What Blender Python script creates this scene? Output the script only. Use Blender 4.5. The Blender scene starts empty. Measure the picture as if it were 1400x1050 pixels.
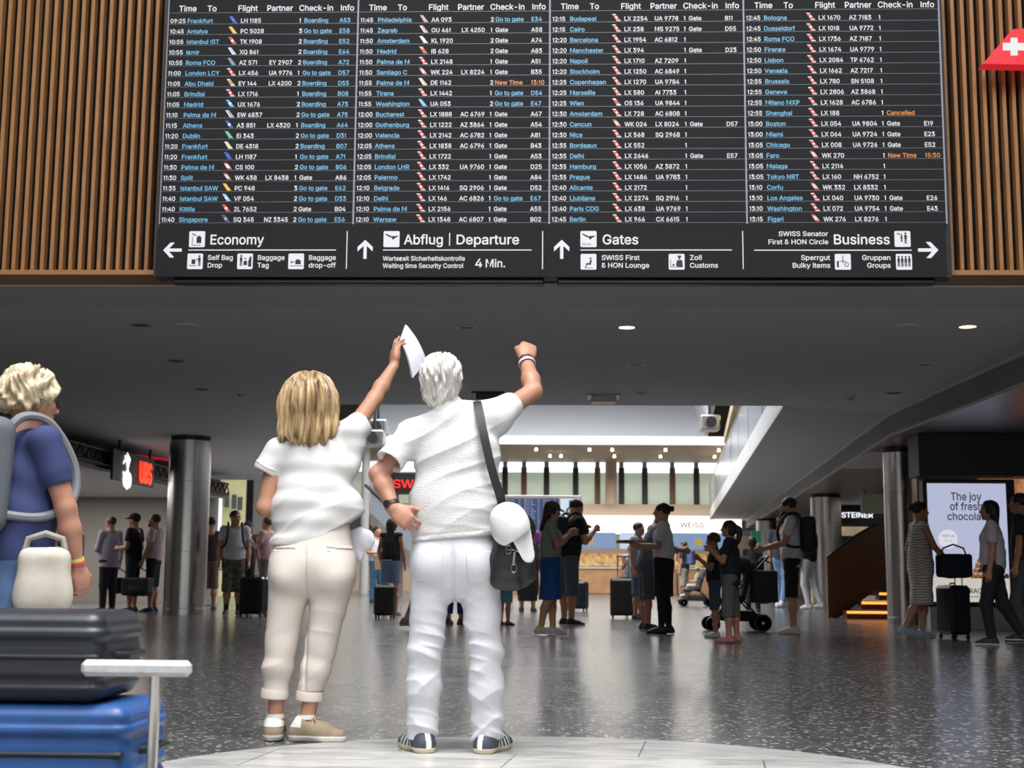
import bpy, bmesh, math, random
import numpy as np
from mathutils import Matrix, Vector

# ------------------------------------------------------------------ camera
SC = bpy.context.scene
COL = SC.collection
FPX, CAMH = 1850.0, 0.77
YAW, PITCH, ROLL = math.radians(1.83), math.radians(8.03), math.radians(0.43)
_f = np.array([-math.sin(YAW)*math.cos(PITCH), math.cos(YAW)*math.cos(PITCH), math.sin(PITCH)])
_r0 = np.array([math.cos(YAW), math.sin(YAW), 0.0])
_u0 = np.cross(_r0, _f)
_r = math.cos(ROLL)*_r0 + math.sin(ROLL)*_u0
_u = np.cross(_r, _f)
CAMPOS = np.array([0.0, 0.0, CAMH])
cam_data = bpy.data.cameras.new('camera')
cam_data.sensor_fit = 'HORIZONTAL'
cam_data.sensor_width = 36.0
cam_data.lens = 36.0*FPX/1400.0
cam_data.clip_end = 300
cam = bpy.data.objects.new('camera', cam_data)
COL.objects.link(cam)
M = Matrix.Identity(4)
for i in range(3):
    M[i][0], M[i][1], M[i][2], M[i][3] = _r[i], _u[i], -_f[i], CAMPOS[i]
cam.matrix_world = M
SC.camera = cam
cam_data.dof.use_dof = True
cam_data.dof.focus_distance = 8.0
cam_data.dof.aperture_fstop = 4.5

def ray(px, py):
    return _f + _r*((px-700.0)/FPX) - _u*((py-525.0)/FPX)
def PY(px, py, Y):
    d = ray(px, py); return CAMPOS + d*((Y-CAMPOS[1])/d[1])
def PZ(px, py, Z):
    d = ray(px, py); return CAMPOS + d*((Z-CAMPOS[2])/d[2])
def project(p):
    v = np.asarray(p, float)-CAMPOS; z = v@_f
    return 700+FPX*(v@_r)/z, 525-FPX*(v@_u)/z

# ------------------------------------------------------------------ world, exposure, large lights
SC.view_settings.view_transform = 'Standard'
SC.view_settings.look = 'None'
SC.view_settings.gamma = 1.0
SC.view_settings.use_curve_mapping = False
SC.view_settings.exposure = 0.0
SC.render.engine = 'CYCLES'
SC.cycles.max_bounces = 7
SC.cycles.diffuse_bounces = 4
SC.cycles.glossy_bounces = 4
SC.cycles.transmission_bounces = 6
SC.cycles.transparent_max_bounces = 8
SC.cycles.caustics_reflective = False
SC.cycles.caustics_refractive = False
SC.cycles.sample_clamp_indirect = 4.0
w = bpy.data.worlds.new('sky'); SC.world = w; w.use_nodes = True
wb = w.node_tree.nodes['Background']
wb.inputs[0].default_value = (0.82, 0.90, 1.0, 1); wb.inputs[1].default_value = 0.06

def area(name, loc, size, energy, color=(1, 1, 1), aim=(0, 0, -1), spread=180):
    l = bpy.data.lights.new(name, 'AREA'); l.shape = 'RECTANGLE'
    l.size, l.size_y = size; l.energy = energy; l.color = color
    l.spread = math.radians(spread)
    o = bpy.data.objects.new(name, l); COL.objects.link(o); o.location = loc
    o.rotation_euler = Vector(aim).to_track_quat('-Z', 'Y').to_euler()
    return o
# daylight falling through the roof light over the front of the hall
area('hall_skylight', (-0.1, 4.0, 9.5), (2.4, 2.4), 85, (1.0, 0.985, 0.96), (0.0, 0.04, -1), 44)
area('hall_rooflight', (0, 1.0, 10.0), (11, 8), 2100, (0.95, 0.98, 1.0), (0, 0.55, -1))
# added soft fill from behind the camera; the rear wall has no windows
area('rear_fill', (0, -6.7, 1.75), (26, 3.2), 260, (0.94, 0.97, 1.0), (0, 1, 0))
# daylight falling through the atrium roof beyond the dark ceiling
area('atrium_skylight', (-1.0, 36, 9.6), (12, 24), 5600, (0.97, 0.985, 1.0))
# shop lighting under the tan soffit, and the lamps in the bank
area('shop_lights', (0, 56.5, 5.2), (24, 5), 1500, (1.0, 0.90, 0.78))
area('bank_lights', (-11.3, 29, 2.66), (4, 9), 420, (1.0, 0.96, 0.92))
area('east_passage_lights', (12, 34, 2.9), (5, 24), 160, (1.0, 0.93, 0.86))

# ------------------------------------------------------------------ object helpers
def tag(o, label, cat, group=None):
    o['label'] = label; o['category'] = cat
    if group: o['group'] = group
    return o
def empty(name, loc=(0, 0, 0), rz=0.0, label=None, cat=None, group=None):
    o = bpy.data.objects.new(name, None); COL.objects.link(o)
    o.empty_display_size = 0.1
    o.location = loc; o.rotation_euler = (0, 0, rz)
    if label: tag(o, label, cat, group)
    return o
def link_mesh(name, me, mats, parent=None, smooth=False):
    if not isinstance(mats, (list, tuple)): mats = [mats]
    for m in mats: me.materials.append(m)
    o = bpy.data.objects.new(name, me); COL.objects.link(o)
    if parent: o.parent = parent
    if smooth: me.polygons.foreach_set('use_smooth', [True]*len(me.polygons))
    return o
def struct(o):
    o['kind'] = 'structure'; return o

class MB:
    """collects boxes, tubes, prisms, lathes into one mesh; .m = current material slot"""
    def __init__(s): s.v = []; s.f = []; s.mi = []; s.sm = []; s.m = 0; s.smooth = False
    def _add(s, vs, fs, smooth=None):
        b = len(s.v); s.v += [tuple(map(float, v)) for v in vs]
        for f in fs:
            s.f.append(tuple(b+i for i in f)); s.mi.append(s.m); s.sm.append(s.smooth if smooth is None else smooth)
        return s
    def box(s, c, size, R=None, bev=0.0):
        hx, hy, hz = [q/2 for q in size]
        if bev > 0:
            b = min(bev, hx*.98, hy*.98, hz*.98); vs = []; idx = {}
            for sx in (-1, 1):
                for sy in (-1, 1):
                    for sz in (-1, 1):
                        for ax in range(3):
                            p = [sx*(hx-b), sy*(hy-b), sz*(hz-b)]
                            p[ax] = (sx*hx, sy*hy, sz*hz)[ax]
                            idx[(sx, sy, sz, ax)] = len(vs); vs.append(p)
            fs = []
            S = (-1, 1)
            for sg in S:
                fs.append([idx[(sg, a, c_, 0)] for a, c_ in ((-1, -1), (1, -1), (1, 1), (-1, 1))][::sg])
                fs.append([idx[(a, sg, c_, 1)] for a, c_ in ((-1, -1), (-1, 1), (1, 1), (1, -1))][::sg])
                fs.append([idx[(a, c_, sg, 2)] for a, c_ in ((-1, -1), (1, -1), (1, 1), (-1, 1))][::sg])
            for a in S:
                for c_ in S:
                    q = [idx[(-1, a, c_, 1)], idx[(1, a, c_, 1)], idx[(1, a, c_, 2)], idx[(-1, a, c_, 2)]]
                    fs.append(q[::a*c_])
                    q = [idx[(a, -1, c_, 0)], idx[(a, 1, c_, 0)], idx[(a, 1, c_, 2)], idx[(a, -1, c_, 2)]]
                    fs.append(q[::-a*c_])
                    q = [idx[(a, c_, -1, 0)], idx[(a, c_, 1, 0)], idx[(a, c_, 1, 1)], idx[(a, c_, -1, 1)]]
                    fs.append(q[::a*c_])
            for sx in S:
                for sy in S:
                    for sz in S:
                        q = [idx[(sx, sy, sz, 0)], idx[(sx, sy, sz, 1)], idx[(sx, sy, sz, 2)]]
                        fs.append(q[::sx*sy*sz])
        else:
            vs = [(x, y, z) for z in (-hz, hz) for y in (-hy, hy) for x in (-hx, hx)]
            fs = [(0, 2, 3, 1), (4, 5, 7, 6), (0, 1, 5, 4), (2, 6, 7, 3), (0, 4, 6, 2), (1, 3, 7, 5)]
        vs = np.array(vs, float)
        if R is not None: vs = vs @ np.asarray(R).T
        return s._add(vs+np.asarray(c, float), fs, False)
    def bb(s, lo, hi, bev=0.0):
        lo = np.asarray(lo, float); hi = np.asarray(hi, float)
        return s.box((lo+hi)/2, np.abs(hi-lo), None, bev)
    def prism(s, poly, d):
        """poly: 3-D points of a planar outline, d: extrusion vector"""
        n = len(poly); a = [np.asarray(p, float) for p in poly]; d = np.asarray(d, float)
        nrm = sum((np.cross(a[i]-a[0], a[(i+1) % n]-a[0]) for i in range(1, n-1)), np.zeros(3))
        if nrm@d > 0: a = a[::-1]
        vs = a+[p+d for p in a]
        fs = [tuple(range(n)), tuple(range(2*n-1, n-1, -1))]+[(i, n+i, n+(i+1) % n, (i+1) % n)for i in range(n)]
        return s._add(vs, fs, False)
    def quad(s, pts): return s._add(pts, [tuple(range(len(pts)))], False)
    def tube(s, pts, r, n=8, caps=True, closed=False):
        pts = [np.asarray(p, float) for p in pts]; N = len(pts)
        rs = r if isinstance(r, (list, tuple)) else [r]*N
        vs = []; up = None
        for i in range(N):
            if closed: t = pts[(i+1) % N]-pts[i-1]
            else: t = pts[min(i+1, N-1)]-pts[max(i-1, 0)]
            t = t/(np.linalg.norm(t)+1e-9)
            if up is None:
                up = np.array([0, 0, 1.]) if abs(t[2]) < .9 else np.array([1., 0, 0])
            a = np.cross(t, up); a /= np.linalg.norm(a)+1e-9; b = np.cross(a, t); up = b
            for k in range(n):
                th = 2*math.pi*k/n
                vs.append(pts[i]+rs[i]*(math.cos(th)*a+math.sin(th)*b))
        fs = []
        for i in range(N if closed else N-1):
            j = (i+1) % N
            for k in range(n):
                fs.append((i*n+k, i*n+(k+1) % n, j*n+(k+1) % n, j*n+k))
        s._add(vs, fs, True)
        if caps and not closed:
            b = len(s.v)-N*n
            for f in (tuple(b+k for k in range(n-1, -1, -1)), tuple(b+(N-1)*n+k for k in range(n))):
                s.f.append(f); s.mi.append(s.m); s.sm.append(False)
        return s
    def lathe(s, prof, c=(0, 0, 0), n=24, axis='z', smooth=True):
        vs = []; c = np.asarray(c, float)
        for (r, z) in prof:
            for k in range(n):
                th = 2*math.pi*k/n; p = (r*math.cos(th), r*math.sin(th), z)
                if axis == 'y': p = (p[0], p[2], p[1])
                if axis == 'x': p = (p[2], p[0], p[1])
                vs.append(c+np.array(p))
        fs = []
        for i in range(len(prof)-1):
            for k in range(n):
                q = (i*n+k, i*n+(k+1) % n, (i+1)*n+(k+1) % n, (i+1)*n+k)
                fs.append(q if axis != 'y' else q[::-1])
        caps = []
        if prof[0][0] > 1e-6: caps.append(tuple(range(n-1, -1, -1)) if axis != 'y' else tuple(range(n)))
        if prof[-1][0] > 1e-6:
            t = tuple((len(prof)-1)*n+k for k in range(n)); caps.append(t if axis != 'y' else t[::-1])
        b0 = len(s.v); s._add(vs, fs, smooth)
        for f in caps: s.f.append(tuple(b0+i for i in f)); s.mi.append(s.m); s.sm.append(False)
        return s
    def sphere(s, c, r, n=12):
        r = np.broadcast_to(np.asarray(r, float), (3,))
        m = n//2; vs = []; fs = []
        for i in range(m+1):
            ph = math.pi*i/m-math.pi/2
            for k in range(n):
                th = 2*math.pi*k/n
                vs.append((c[0]+r[0]*math.cos(ph)*math.cos(th), c[1]+r[1]*math.cos(ph)*math.sin(th), c[2]+r[2]*math.sin(ph)))
        for i in range(m):
            for k in range(n):
                fs.append((i*n+k, i*n+(k+1) % n, (i+1)*n+(k+1) % n, (i+1)*n+k))
        return s._add(vs, fs, True)
    def mesh(s, name='mesh'):
        me = bpy.data.meshes.new(name); me.from_pydata(s.v, [], s.f)
        me.polygons.foreach_set('material_index', s.mi)
        me.polygons.foreach_set('use_smooth', s.sm)
        me.update(); me.set_sharp_from_angle(angle=.7); return me
    def obj(s, name, mats, parent=None): return link_mesh(name, s.mesh(name), mats, parent)

# ------------------------------------------------------------------ materials
def _new(name):
    m = bpy.data.materials.new(name); m.use_nodes = True
    nt = m.node_tree; return m, nt, nt.nodes['Principled BSDF']
def lin(c):
    """sRGB 0-255 to linear"""
    return tuple(((x/255)/12.92 if x/255 <= .04045 else ((x/255+.055)/1.055)**2.4) for x in c)
_mc = {}
def mat(name, col, rough=.6, metal=0.0, var=.12, scale=30.0, bump=0.0, bscale=None, emit=0.0, stretch=(1, 1, 1), spec=None, srgb=True):
    if name in _mc: return _mc[name]
    m, nt, b = _new(name); _mc[name] = m
    c = lin(col) if srgb else col
    N = nt.nodes; L = nt.links
    tc = N.new('ShaderNodeTexCoord'); mp = N.new('ShaderNodeMapping'); mp.inputs['Scale'].default_value = stretch
    L.new(tc.outputs['Object'], mp.inputs['Vector'])
    nz = N.new('ShaderNodeTexNoise'); nz.inputs['Scale'].default_value = scale; nz.inputs['Detail'].default_value = 3
    L.new(mp.outputs[0], nz.inputs['Vector'])
    rp = N.new('ShaderNodeValToRGB')
    rp.color_ramp.elements[0].position = .3; rp.color_ramp.elements[1].position = .7
    rp.color_ramp.elements[0].color = (*[x*(1-var) for x in c], 1)
    rp.color_ramp.elements[1].color = (*[min(1, x*(1+var)) for x in c], 1)
    L.new(nz.outputs['Fac'], rp.inputs['Fac']); L.new(rp.outputs['Color'], b.inputs['Base Color'])
    b.inputs['Roughness'].default_value = rough; b.inputs['Metallic'].default_value = metal
    if spec is not None: b.inputs['Specular IOR Level'].default_value = spec
    if bump:
        n2 = N.new('ShaderNodeTexNoise'); n2.inputs['Scale'].default_value = bscale or scale*3; n2.inputs['Detail'].default_value = 2
        L.new(mp.outputs[0], n2.inputs['Vector'])
        bp = N.new('ShaderNodeBump'); bp.inputs['Strength'].default_value = min(1, bump); bp.inputs['Distance'].default_value = .004
        L.new(n2.outputs['Fac'], bp.inputs['Height']); L.new(bp.outputs['Normal'], b.inputs['Normal'])
    if emit:
        L.new(rp.outputs['Color'], b.inputs['Emission Color']); b.inputs['Emission Strength'].default_value = emit
    return m
def glow(name, col, strength, base=(0.02, 0.02, 0.02), rough=.4, spec=.5):
    if name in _mc: return _mc[name]
    m, nt, b = _new(name); _mc[name] = m
    b.inputs['Base Color'].default_value = (*base, 1); b.inputs['Roughness'].default_value = rough; b.inputs['Specular IOR Level'].default_value = spec
    b.inputs['Emission Color'].default_value = (*lin(col), 1); b.inputs['Emission Strength'].default_value = strength
    return m
def glass_mat(name='clear_glass', tint=(.9, .96, .95), alpha=.75, rough=.03):
    if name in _mc: return _mc[name]
    m, nt, b = _new(name); _mc[name] = m
    N = nt.nodes; L = nt.links
    tr = N.new('ShaderNodeBsdfTransparent'); tr.inputs[0].default_value = (*tint, 1)
    gl = N.new('ShaderNodeBsdfGlossy'); gl.inputs['Roughness'].default_value = rough
    mx = N.new('ShaderNodeMixShader'); fr = N.new('ShaderNodeFresnel'); fr.inputs[0].default_value = 1.45
    L.new(fr.outputs[0], mx.inputs[0]); L.new(tr.outputs[0], mx.inputs[1]); L.new(gl.outputs[0], mx.inputs[2])
    L.new(mx.outputs[0], N['Material Output'].inputs['Surface'])
    return m
# ------------------------------------------------------------------ implicit surface modelling (bodies, clothes, hair)
V = lambda *a: np.array(a, float)
def unit(v):
    v = np.asarray(v, float); return v/(np.linalg.norm(v)+1e-12)
def basis(z, hint=(0, 1, 0)):
    """3x3 matrix whose columns are x,y,z with z along the given axis"""
    z = unit(z); x = np.cross(hint, z)
    if np.linalg.norm(x) < 1e-4: x = np.cross((1, 0, 0), z)
    x = unit(x); return np.stack([x, np.cross(z, x), z], 1)
def cone(a, b, ra, rb, k=.03): return ('c', np.asarray(a, float), np.asarray(b, float), ra, rb, k)
def ell(c, r, R=None, k=.03): return ('e', np.asarray(c, float), np.broadcast_to(np.asarray(r, float), (3,)).astype(float), None if R is None else np.asarray(R, float), k)
def rbox(c, h, rd, R=None, k=.02): return ('b', np.asarray(c, float), np.asarray(h, float), rd, None if R is None else np.asarray(R, float), k)
def econe(a, b, ra, rb, flat, axis, k=.03):
    """round cone flattened along axis by factor flat (<1 thinner)"""
    return ('f', np.asarray(a, float), np.asarray(b, float), ra, rb, flat, unit(axis), k)
def path(pts, rs, k=.03):
    return [cone(pts[i], pts[i+1], rs[i], rs[i+1], k) for i in range(len(pts)-1)]
def curve(pts, rs, n=6, k=.02):
    """catmull-rom tube"""
    P = [np.asarray(p, float) for p in pts]; P = [2*P[0]-P[1]]+P+[2*P[-1]-P[-2]]; R = [rs[0]]+list(rs)+[rs[-1]]
    o = []; q = []
    for i in range(1, len(P)-2):
        for j in range(n):
            t = j/n; a, b, c, d = P[i-1], P[i], P[i+1], P[i+2]
            o.append(.5*((2*b)+(-a+c)*t+(2*a-5*b+4*c-d)*t*t+(-a+3*b-3*c+d)*t**3)); q.append(R[i]*(1-t)+R[i+1]*t)
    o.append(P[-2]); q.append(R[-2]); return path(o, q, k)

def _bounds(p, grow=0):
    t = p[0]
    if t == 'c' or t == 'f': r = max(p[3], p[4]); lo = np.minimum(p[1], p[2])-r; hi = np.maximum(p[1], p[2])+r
    else:
        r = p[2]+(p[3] if t == 'b' else 0); R = p[3] if t == 'e' else p[4]
        e = r if R is None else np.abs(R)@r
        lo = p[1]-e; hi = p[1]+e
    return lo-grow, hi+grow
def _cone_d(X, a, b, ra, rb):
    ba = b-a; L2 = ba@ba+1e-12; pa = [X[i]-a[i] for i in range(3)]
    h = np.clip((pa[0]*ba[0]+pa[1]*ba[1]+pa[2]*ba[2])/L2, 0, 1)
    d2 = (pa[0]-h*ba[0])**2+(pa[1]-h*ba[1])**2+(pa[2]-h*ba[2])**2
    return np.sqrt(d2)-(ra+(rb-ra)*h)
def _dist(p, X):
    t = p[0]
    if t == 'c': return _cone_d(X, p[1], p[2], p[3], p[4])
    if t == 'f':
        ax = p[6]; f = p[5]; m = (p[1]+p[2])/2
        s = (X[0]-m[0])*ax[0]+(X[1]-m[1])*ax[1]+(X[2]-m[2])*ax[2]
        g = s*(1/f-1)
        Xs = [X[i]+g*ax[i] for i in range(3)]
        a = p[1]+((p[1]-m)@ax)*(1/f-1)*ax; b = p[2]+((p[2]-m)@ax)*(1/f-1)*ax
        d = _cone_d(Xs, a, b, p[3], p[4])
        return d*(f+(1-f)*.45)
    c = p[1]; R = p[3] if t == 'e' else p[4]
    q = [X[i]-c[i] for i in range(3)]
    if R is not None: q = [q[0]*R[0, j]+q[1]*R[1, j]+q[2]*R[2, j] for j in range(3)]
    if t == 'e':
        r = p[2]
        k0 = np.sqrt((q[0]/r[0])**2+(q[1]/r[1])**2+(q[2]/r[2])**2)
        k1 = np.sqrt((q[0]/r[0]**2)**2+(q[1]/r[1]**2)**2+(q[2]/r[2]**2)**2)+1e-9
        return k0*(k0-1)/k1
    h = p[2]; d = [np.abs(q[i])-h[i] for i in range(3)]
    o = np.sqrt(np.maximum(d[0], 0)**2+np.maximum(d[1], 0)**2+np.maximum(d[2], 0)**2)
    return o+np.minimum(np.maximum(d[0], np.maximum(d[1], d[2])), 0)-p[3]

class Field:
    def __init__(s, prims, h, pad=.0, lo=None, hi=None):
        bs = [_bounds(p) for p in prims]
        s.lo = (np.min([b[0] for b in bs], 0) if lo is None else np.asarray(lo, float))-4*h-pad
        s.hi = (np.max([b[1] for b in bs], 0) if hi is None else np.asarray(hi, float))+4*h+pad
        s.h = h
        s.n = np.maximum(((s.hi-s.lo)/h).astype(int)+2, 4)
        s.A = np.full(tuple(s.n), 9.0, np.float32)
        s.ax = [(s.lo[i]+h*np.arange(s.n[i])).astype(np.float32) for i in range(3)]
        for p in prims: s.add(p)
    def _win(s, p, m):
        lo, hi = _bounds(p, m)
        i0 = np.clip(((lo-s.lo)/s.h).astype(int), 0, s.n); i1 = np.clip(((hi-s.lo)/s.h).astype(int)+2, 0, s.n)
        if np.any(i1 <= i0): return None, None
        sl = tuple(slice(a, b) for a, b in zip(i0, i1))
        X = [s.ax[0][sl[0]][:, None, None], s.ax[1][sl[1]][None, :, None], s.ax[2][sl[2]][None, None, :]]
        return sl, X
    def add(s, p):
        k = p[-1]; sl, X = s._win(p, k+3.5*s.h)
        if sl is None: return
        d = _dist(p, X); a = s.A[sl]
        hh = np.maximum(k-np.abs(a-d), 0)/k
        s.A[sl] = np.minimum(a, d)-hh*hh*(k*.25)
    def cut(s, p):
        """smooth subtraction"""
        k = p[-1]; sl, X = s._win(p, k+3.5*s.h)
        if sl is None: return
        d = -_dist(p, X); a = s.A[sl]
        hh = np.maximum(k-np.abs(a-d), 0)/k
        s.A[sl] = np.maximum(a, d)+hh*hh*(k*.25)
    def half(s, pt, n):
        """keep the side the normal points away from"""
        n = unit(n); pt = np.asarray(pt, float)
        d = (s.ax[0]-pt[0])[:, None, None]*n[0]+(s.ax[1]-pt[1])[None, :, None]*n[1]+(s.ax[2]-pt[2])[None, None, :]*n[2]
        s.A = np.maximum(s.A, d.astype(np.float32))
    def disp(s, fn, band=.04):
        """fn(x,y,z)->outward offset in metres, applied near the surface"""
        I = np.nonzero(np.abs(s.A) < band)
        s.A[I] -= fn(s.ax[0][I[0]], s.ax[1][I[1]], s.ax[2][I[2]]).astype(np.float32)
    def surf(s):
        A = s.A; h = s.h
        ins = A < 0
        c = [ins[i:A.shape[0]-1+i, j:A.shape[1]-1+j, k:A.shape[2]-1+k] for i in (0, 1) for j in (0, 1) for k in (0, 1)]
        anyv = c[0].copy(); allv = c[0].copy()
        for q in c[1:]: anyv |= q; allv &= q
        act = anyv & ~allv
        I = np.argwhere(act)
        if len(I) == 0: return np.zeros((0, 3)), np.zeros((0, 4), int)
        idx = np.full(act.shape, -1, np.int32); idx[act] = np.arange(len(I))
        off = np.array([(i, j, k) for i in (0, 1) for j in (0, 1) for k in (0, 1)])
        val = np.stack([A[I[:, 0]+o[0], I[:, 1]+o[1], I[:, 2]+o[2]] for o in off], 1)
        acc = np.zeros((len(I), 3)); cnt = np.zeros(len(I))
        for a in range(8):
            for b in range(a+1, 8):
                dd = off[b]-off[a]
                if np.abs(dd).sum() != 1: continue
                va, vb = val[:, a], val[:, b]; m = (va < 0) != (vb < 0)
                t = np.where(m, va/(va-vb+1e-20), 0)
                acc += np.where(m[:, None], off[a]+t[:, None]*dd, 0); cnt += m
        P = s.lo+h*(I+acc/np.maximum(cnt, 1)[:, None])
        F = []
        for ax in range(3):
            u, v = [(1, 2), (2, 0), (0, 1)][ax]
            sl0 = [slice(1, -1)]*3; sl1 = [slice(1, -1)]*3
            sl0[ax] = slice(0, -1); sl1[ax] = slice(1, None)
            a = ins[tuple(sl0)]; b = ins[tuple(sl1)]
            E = np.argwhere(a != b)
            if len(E) == 0: continue
            flip = a[tuple(E.T)]
            E = E.copy()
            for q in range(3):
                if q != ax: E[:, q] += 1
            def cell(du, dv):
                C = E.copy(); C[:, u] -= du; C[:, v] -= dv; return idx[tuple(C.T)]
            Q = np.stack([cell(1, 1), cell(0, 1), cell(0, 0), cell(1, 0)], 1)
            Q[~flip] = Q[~flip][:, ::-1]
            F.append(Q)
        F = np.concatenate(F)
        F = F[(F >= 0).all(1)]
        return P, F
    def mesh(s, name='mesh', slots=None, relax=1):
        P, F = s.surf()
        return grid_mesh(name, P, F, slots, relax)
def grid_mesh(name, P, F, slots=None, relax=1):
    for _ in range(relax):
        acc = np.zeros_like(P); cnt = np.zeros(len(P))
        for a, b in ((0, 1), (1, 2), (2, 3), (3, 0)):
            for i, j in ((a, b), (b, a)):
                for q in range(3): acc[:, q] += np.bincount(F[:, i], P[F[:, j], q], len(P))
                cnt += np.bincount(F[:, i], minlength=len(P))
        P = P*.5+.5*acc/np.maximum(cnt, 1)[:, None]
    me = bpy.data.meshes.new(name)
    me.vertices.add(len(P)); me.vertices.foreach_set('co', P.astype(np.float32).ravel())
    me.loops.add(F.size); me.loops.foreach_set('vertex_index', F.astype(np.int32).ravel())
    me.polygons.add(len(F)); me.polygons.foreach_set('loop_start', np.arange(0, F.size, 4, dtype=np.int32))
    if slots is not None:
        me.polygons.foreach_set('material_index', slots(P[F].mean(1)).astype(np.int32))
    me.polygons.foreach_set('use_smooth', np.ones(len(F), bool))
    me.update(); me.validate(); return me
def sdf_obj(name, prims, h, mats, parent, cuts=(), halves=(), disp=None, slots=None, relax=1, band=.04):
    f = Field(prims, h)
    for d in ([disp] if callable(disp) else (disp or [])): f.disp(d, band)
    for c in cuts: f.cut(c)
    for pt, n in halves: f.half(pt, n)
    return link_mesh(name, f.mesh(name, slots, relax), mats, parent)

def vnoise(x, y, z, seed=0):
    """smooth pseudo noise from summed sines"""
    rs = np.random.RandomState(seed); o = 0
    for i in range(5):
        d = rs.randn(3); d *= (1+.5*i)/np.linalg.norm(d)
        o = o+np.sin(d[0]*x+d[1]*y+d[2]*z+rs.rand()*6.28)/(1+.35*i)
    return o/2.6
def folds(dirv, freq, amp, seed=0, warp=1.2, sharp=.6):
    """cloth folds: ridges running across dirv"""
    d = unit(dirv)
    def fn(x, y, z):
        wv = vnoise(x*7, y*7, z*7, seed)*warp
        mask = np.clip(vnoise(x*5, y*5, z*5, seed+9)*.9+.35, 0, 1)
        s = np.sin((x*d[0]+y*d[1]+z*d[2])*freq+wv*2.2)
        return amp*mask*(np.sign(s)*np.abs(s)**(1/sharp if sharp > 1 else 1)*.5+.5*s)
    return fn

# ------------------------------------------------------------------ hands, feet, heads
def hand_prims(wr, d, pn, side, s=1.0, curl=.35, spread=.08, thumb=(.5, .35), curls=None, k=.007):
    """wr wrist, d direction of the fingers, pn palm normal (the way the palm faces), side +1 thumb on d x pn side; s = hand length / 0.19"""
    d = unit(d); pn = unit(np.asarray(pn, float)-(np.asarray(pn, float)@d)*d); t = np.cross(d, pn)*side
    wr = np.asarray(wr, float); P = []
    pl = .098*s
    B = np.stack([t, pn, d], 1)
    P.append(econe(wr-d*.01*s, wr+d*.05*s, .028*s, .038*s, .62, pn, .02*s))
    P.append(rbox(wr+d*.062*s, V(.026, .004, .026)*s, .0125*s, B, .02*s))
    P.append(cone(wr+d*.015*s+t*.018*s+pn*.006*s, wr+d*.055*s+t*.034*s+pn*.008*s, .017*s, .015*s, .015*s))
    offs = [.0295, .010, -.0095, -.028]; lens = [.072, .080, .074, .058]; rad = [.0088, .0092, .0088, .0078]; st = [.094, .098, .095, .088]
    for i in range(4):
        c = curl if curls is None else curls[i]
        a = wr+d*(st[i]-.012)*s+t*offs[i]*s
        ang = 0.0; dirf = unit(d+t*spread*(1.5-i)/1.5)
        p = a; seg = [.46, .30, .24]; r = rad[i]*s
        bend = [c*1.1, c*1.5, c*.9]
        L = lens[i]*s
        for j in range(3):
            ang += bend[j]
            dv = dirf*math.cos(ang)+pn*math.sin(ang)
            q = p+dv*(L*seg[j]+(.012*s if j == 0 else 0))
            P.append(cone(p, q, r*(1-.07*j), r*(1-.07*(j+1)), k if j else .010*s)); p = q
    a = wr+d*.03*s+t*.030*s+pn*.004*s
    dv = unit(d*.75+t*(.25+thumb[0])+pn*.25); q = a+dv*.042*s
    P.append(cone(a, q, .0145*s, .0115*s, .015*s))
    dv2 = unit(dv*(1-thumb[1])+d*.5+pn*thumb[1]*1.2-t*thumb[1]*.6); q2 = q+dv2*.032*s
    P.append(cone(q, q2, .0112*s, .0098*s, k)); P.append(cone(q2, q2+unit(dv2+pn*.2)*.022*s, .0098*s, .0075*s, k))
    return P
def head_prims(c, R, s, nose=1.0, jaw=1.0):
    """c: centre of the head; R columns = right, forward, up; s = head height / 0.225"""
    R = np.asarray(R); W = lambda x, y, z: c+R@(V(x, y, z)*s)
    P = [ell(W(0, -.012, .030), V(.076, .094, .082)*s, R, .03*s),
         ell(W(0, .018, -.035), V(.060, .072, .072)*s, R, .04*s),
         cone(W(-.030, .045, -.082), W(.030, .045, -.082), .024*s*jaw, .024*s*jaw, .03*s),
         ell(W(0, .068, -.092), V(.020, .016, .016)*s, R, .025*s),
         cone(W(-.032, .076, .022), W(.032, .076, .022), .012*s, .012*s, .02*s),           # brow
         cone(W(0, .084, .012), W(0, .108*nose, -.026), .009*s, .013*s, .012*s),           # nose
         cone(W(-.012, .096, -.030), W(.012, .096, -.030), .009*s, .009*s, .008*s),
         cone(W(-.020, .086, -.057), W(.020, .086, -.057), .0085*s, .0085*s, .012*s),      # lips
         cone(W(-.017, .084, -.067), W(.017, .084, -.067), .009*s, .009*s, .012*s),
         ell(W(-.045, .066, -.012), V(.022, .018, .020)*s, R, .02*s), ell(W(.045, .066, -.012), V(.022, .018, .020)*s, R, .02*s)]
    for q in (-1, 1):                                                                       # ears
        P.append(ell(W(q*.077, -.006, -.006), V(.010, .019, .031)*s, R, .006*s))
        P.append(cone(W(q*.074, -.004, -.034), W(q*.076, -.004, -.026), .009*s, .009*s, .006*s))
    return P
def head_cuts(c, R, s):
    R = np.asarray(R); W = lambda x, y, z: c+R@(V(x, y, z)*s)
    return [ell(W(q*.031, .093, .004), V(.019, .016, .012)*s, R, .012*s) for q in (-1, 1)]+[cone(W(-.021, .1, -.062), W(.021, .1, -.062), .003*s, .003*s, .006*s)]
def eye_balls(c, R, s):
    R = np.asarray(R); W = lambda x, y, z: c+R@(V(x, y, z)*s)
    return [ell(W(q*.031, .074, .004), V(.013, .013, .013)*s, R, .003*s) for q in (-1, 1)]
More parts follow.
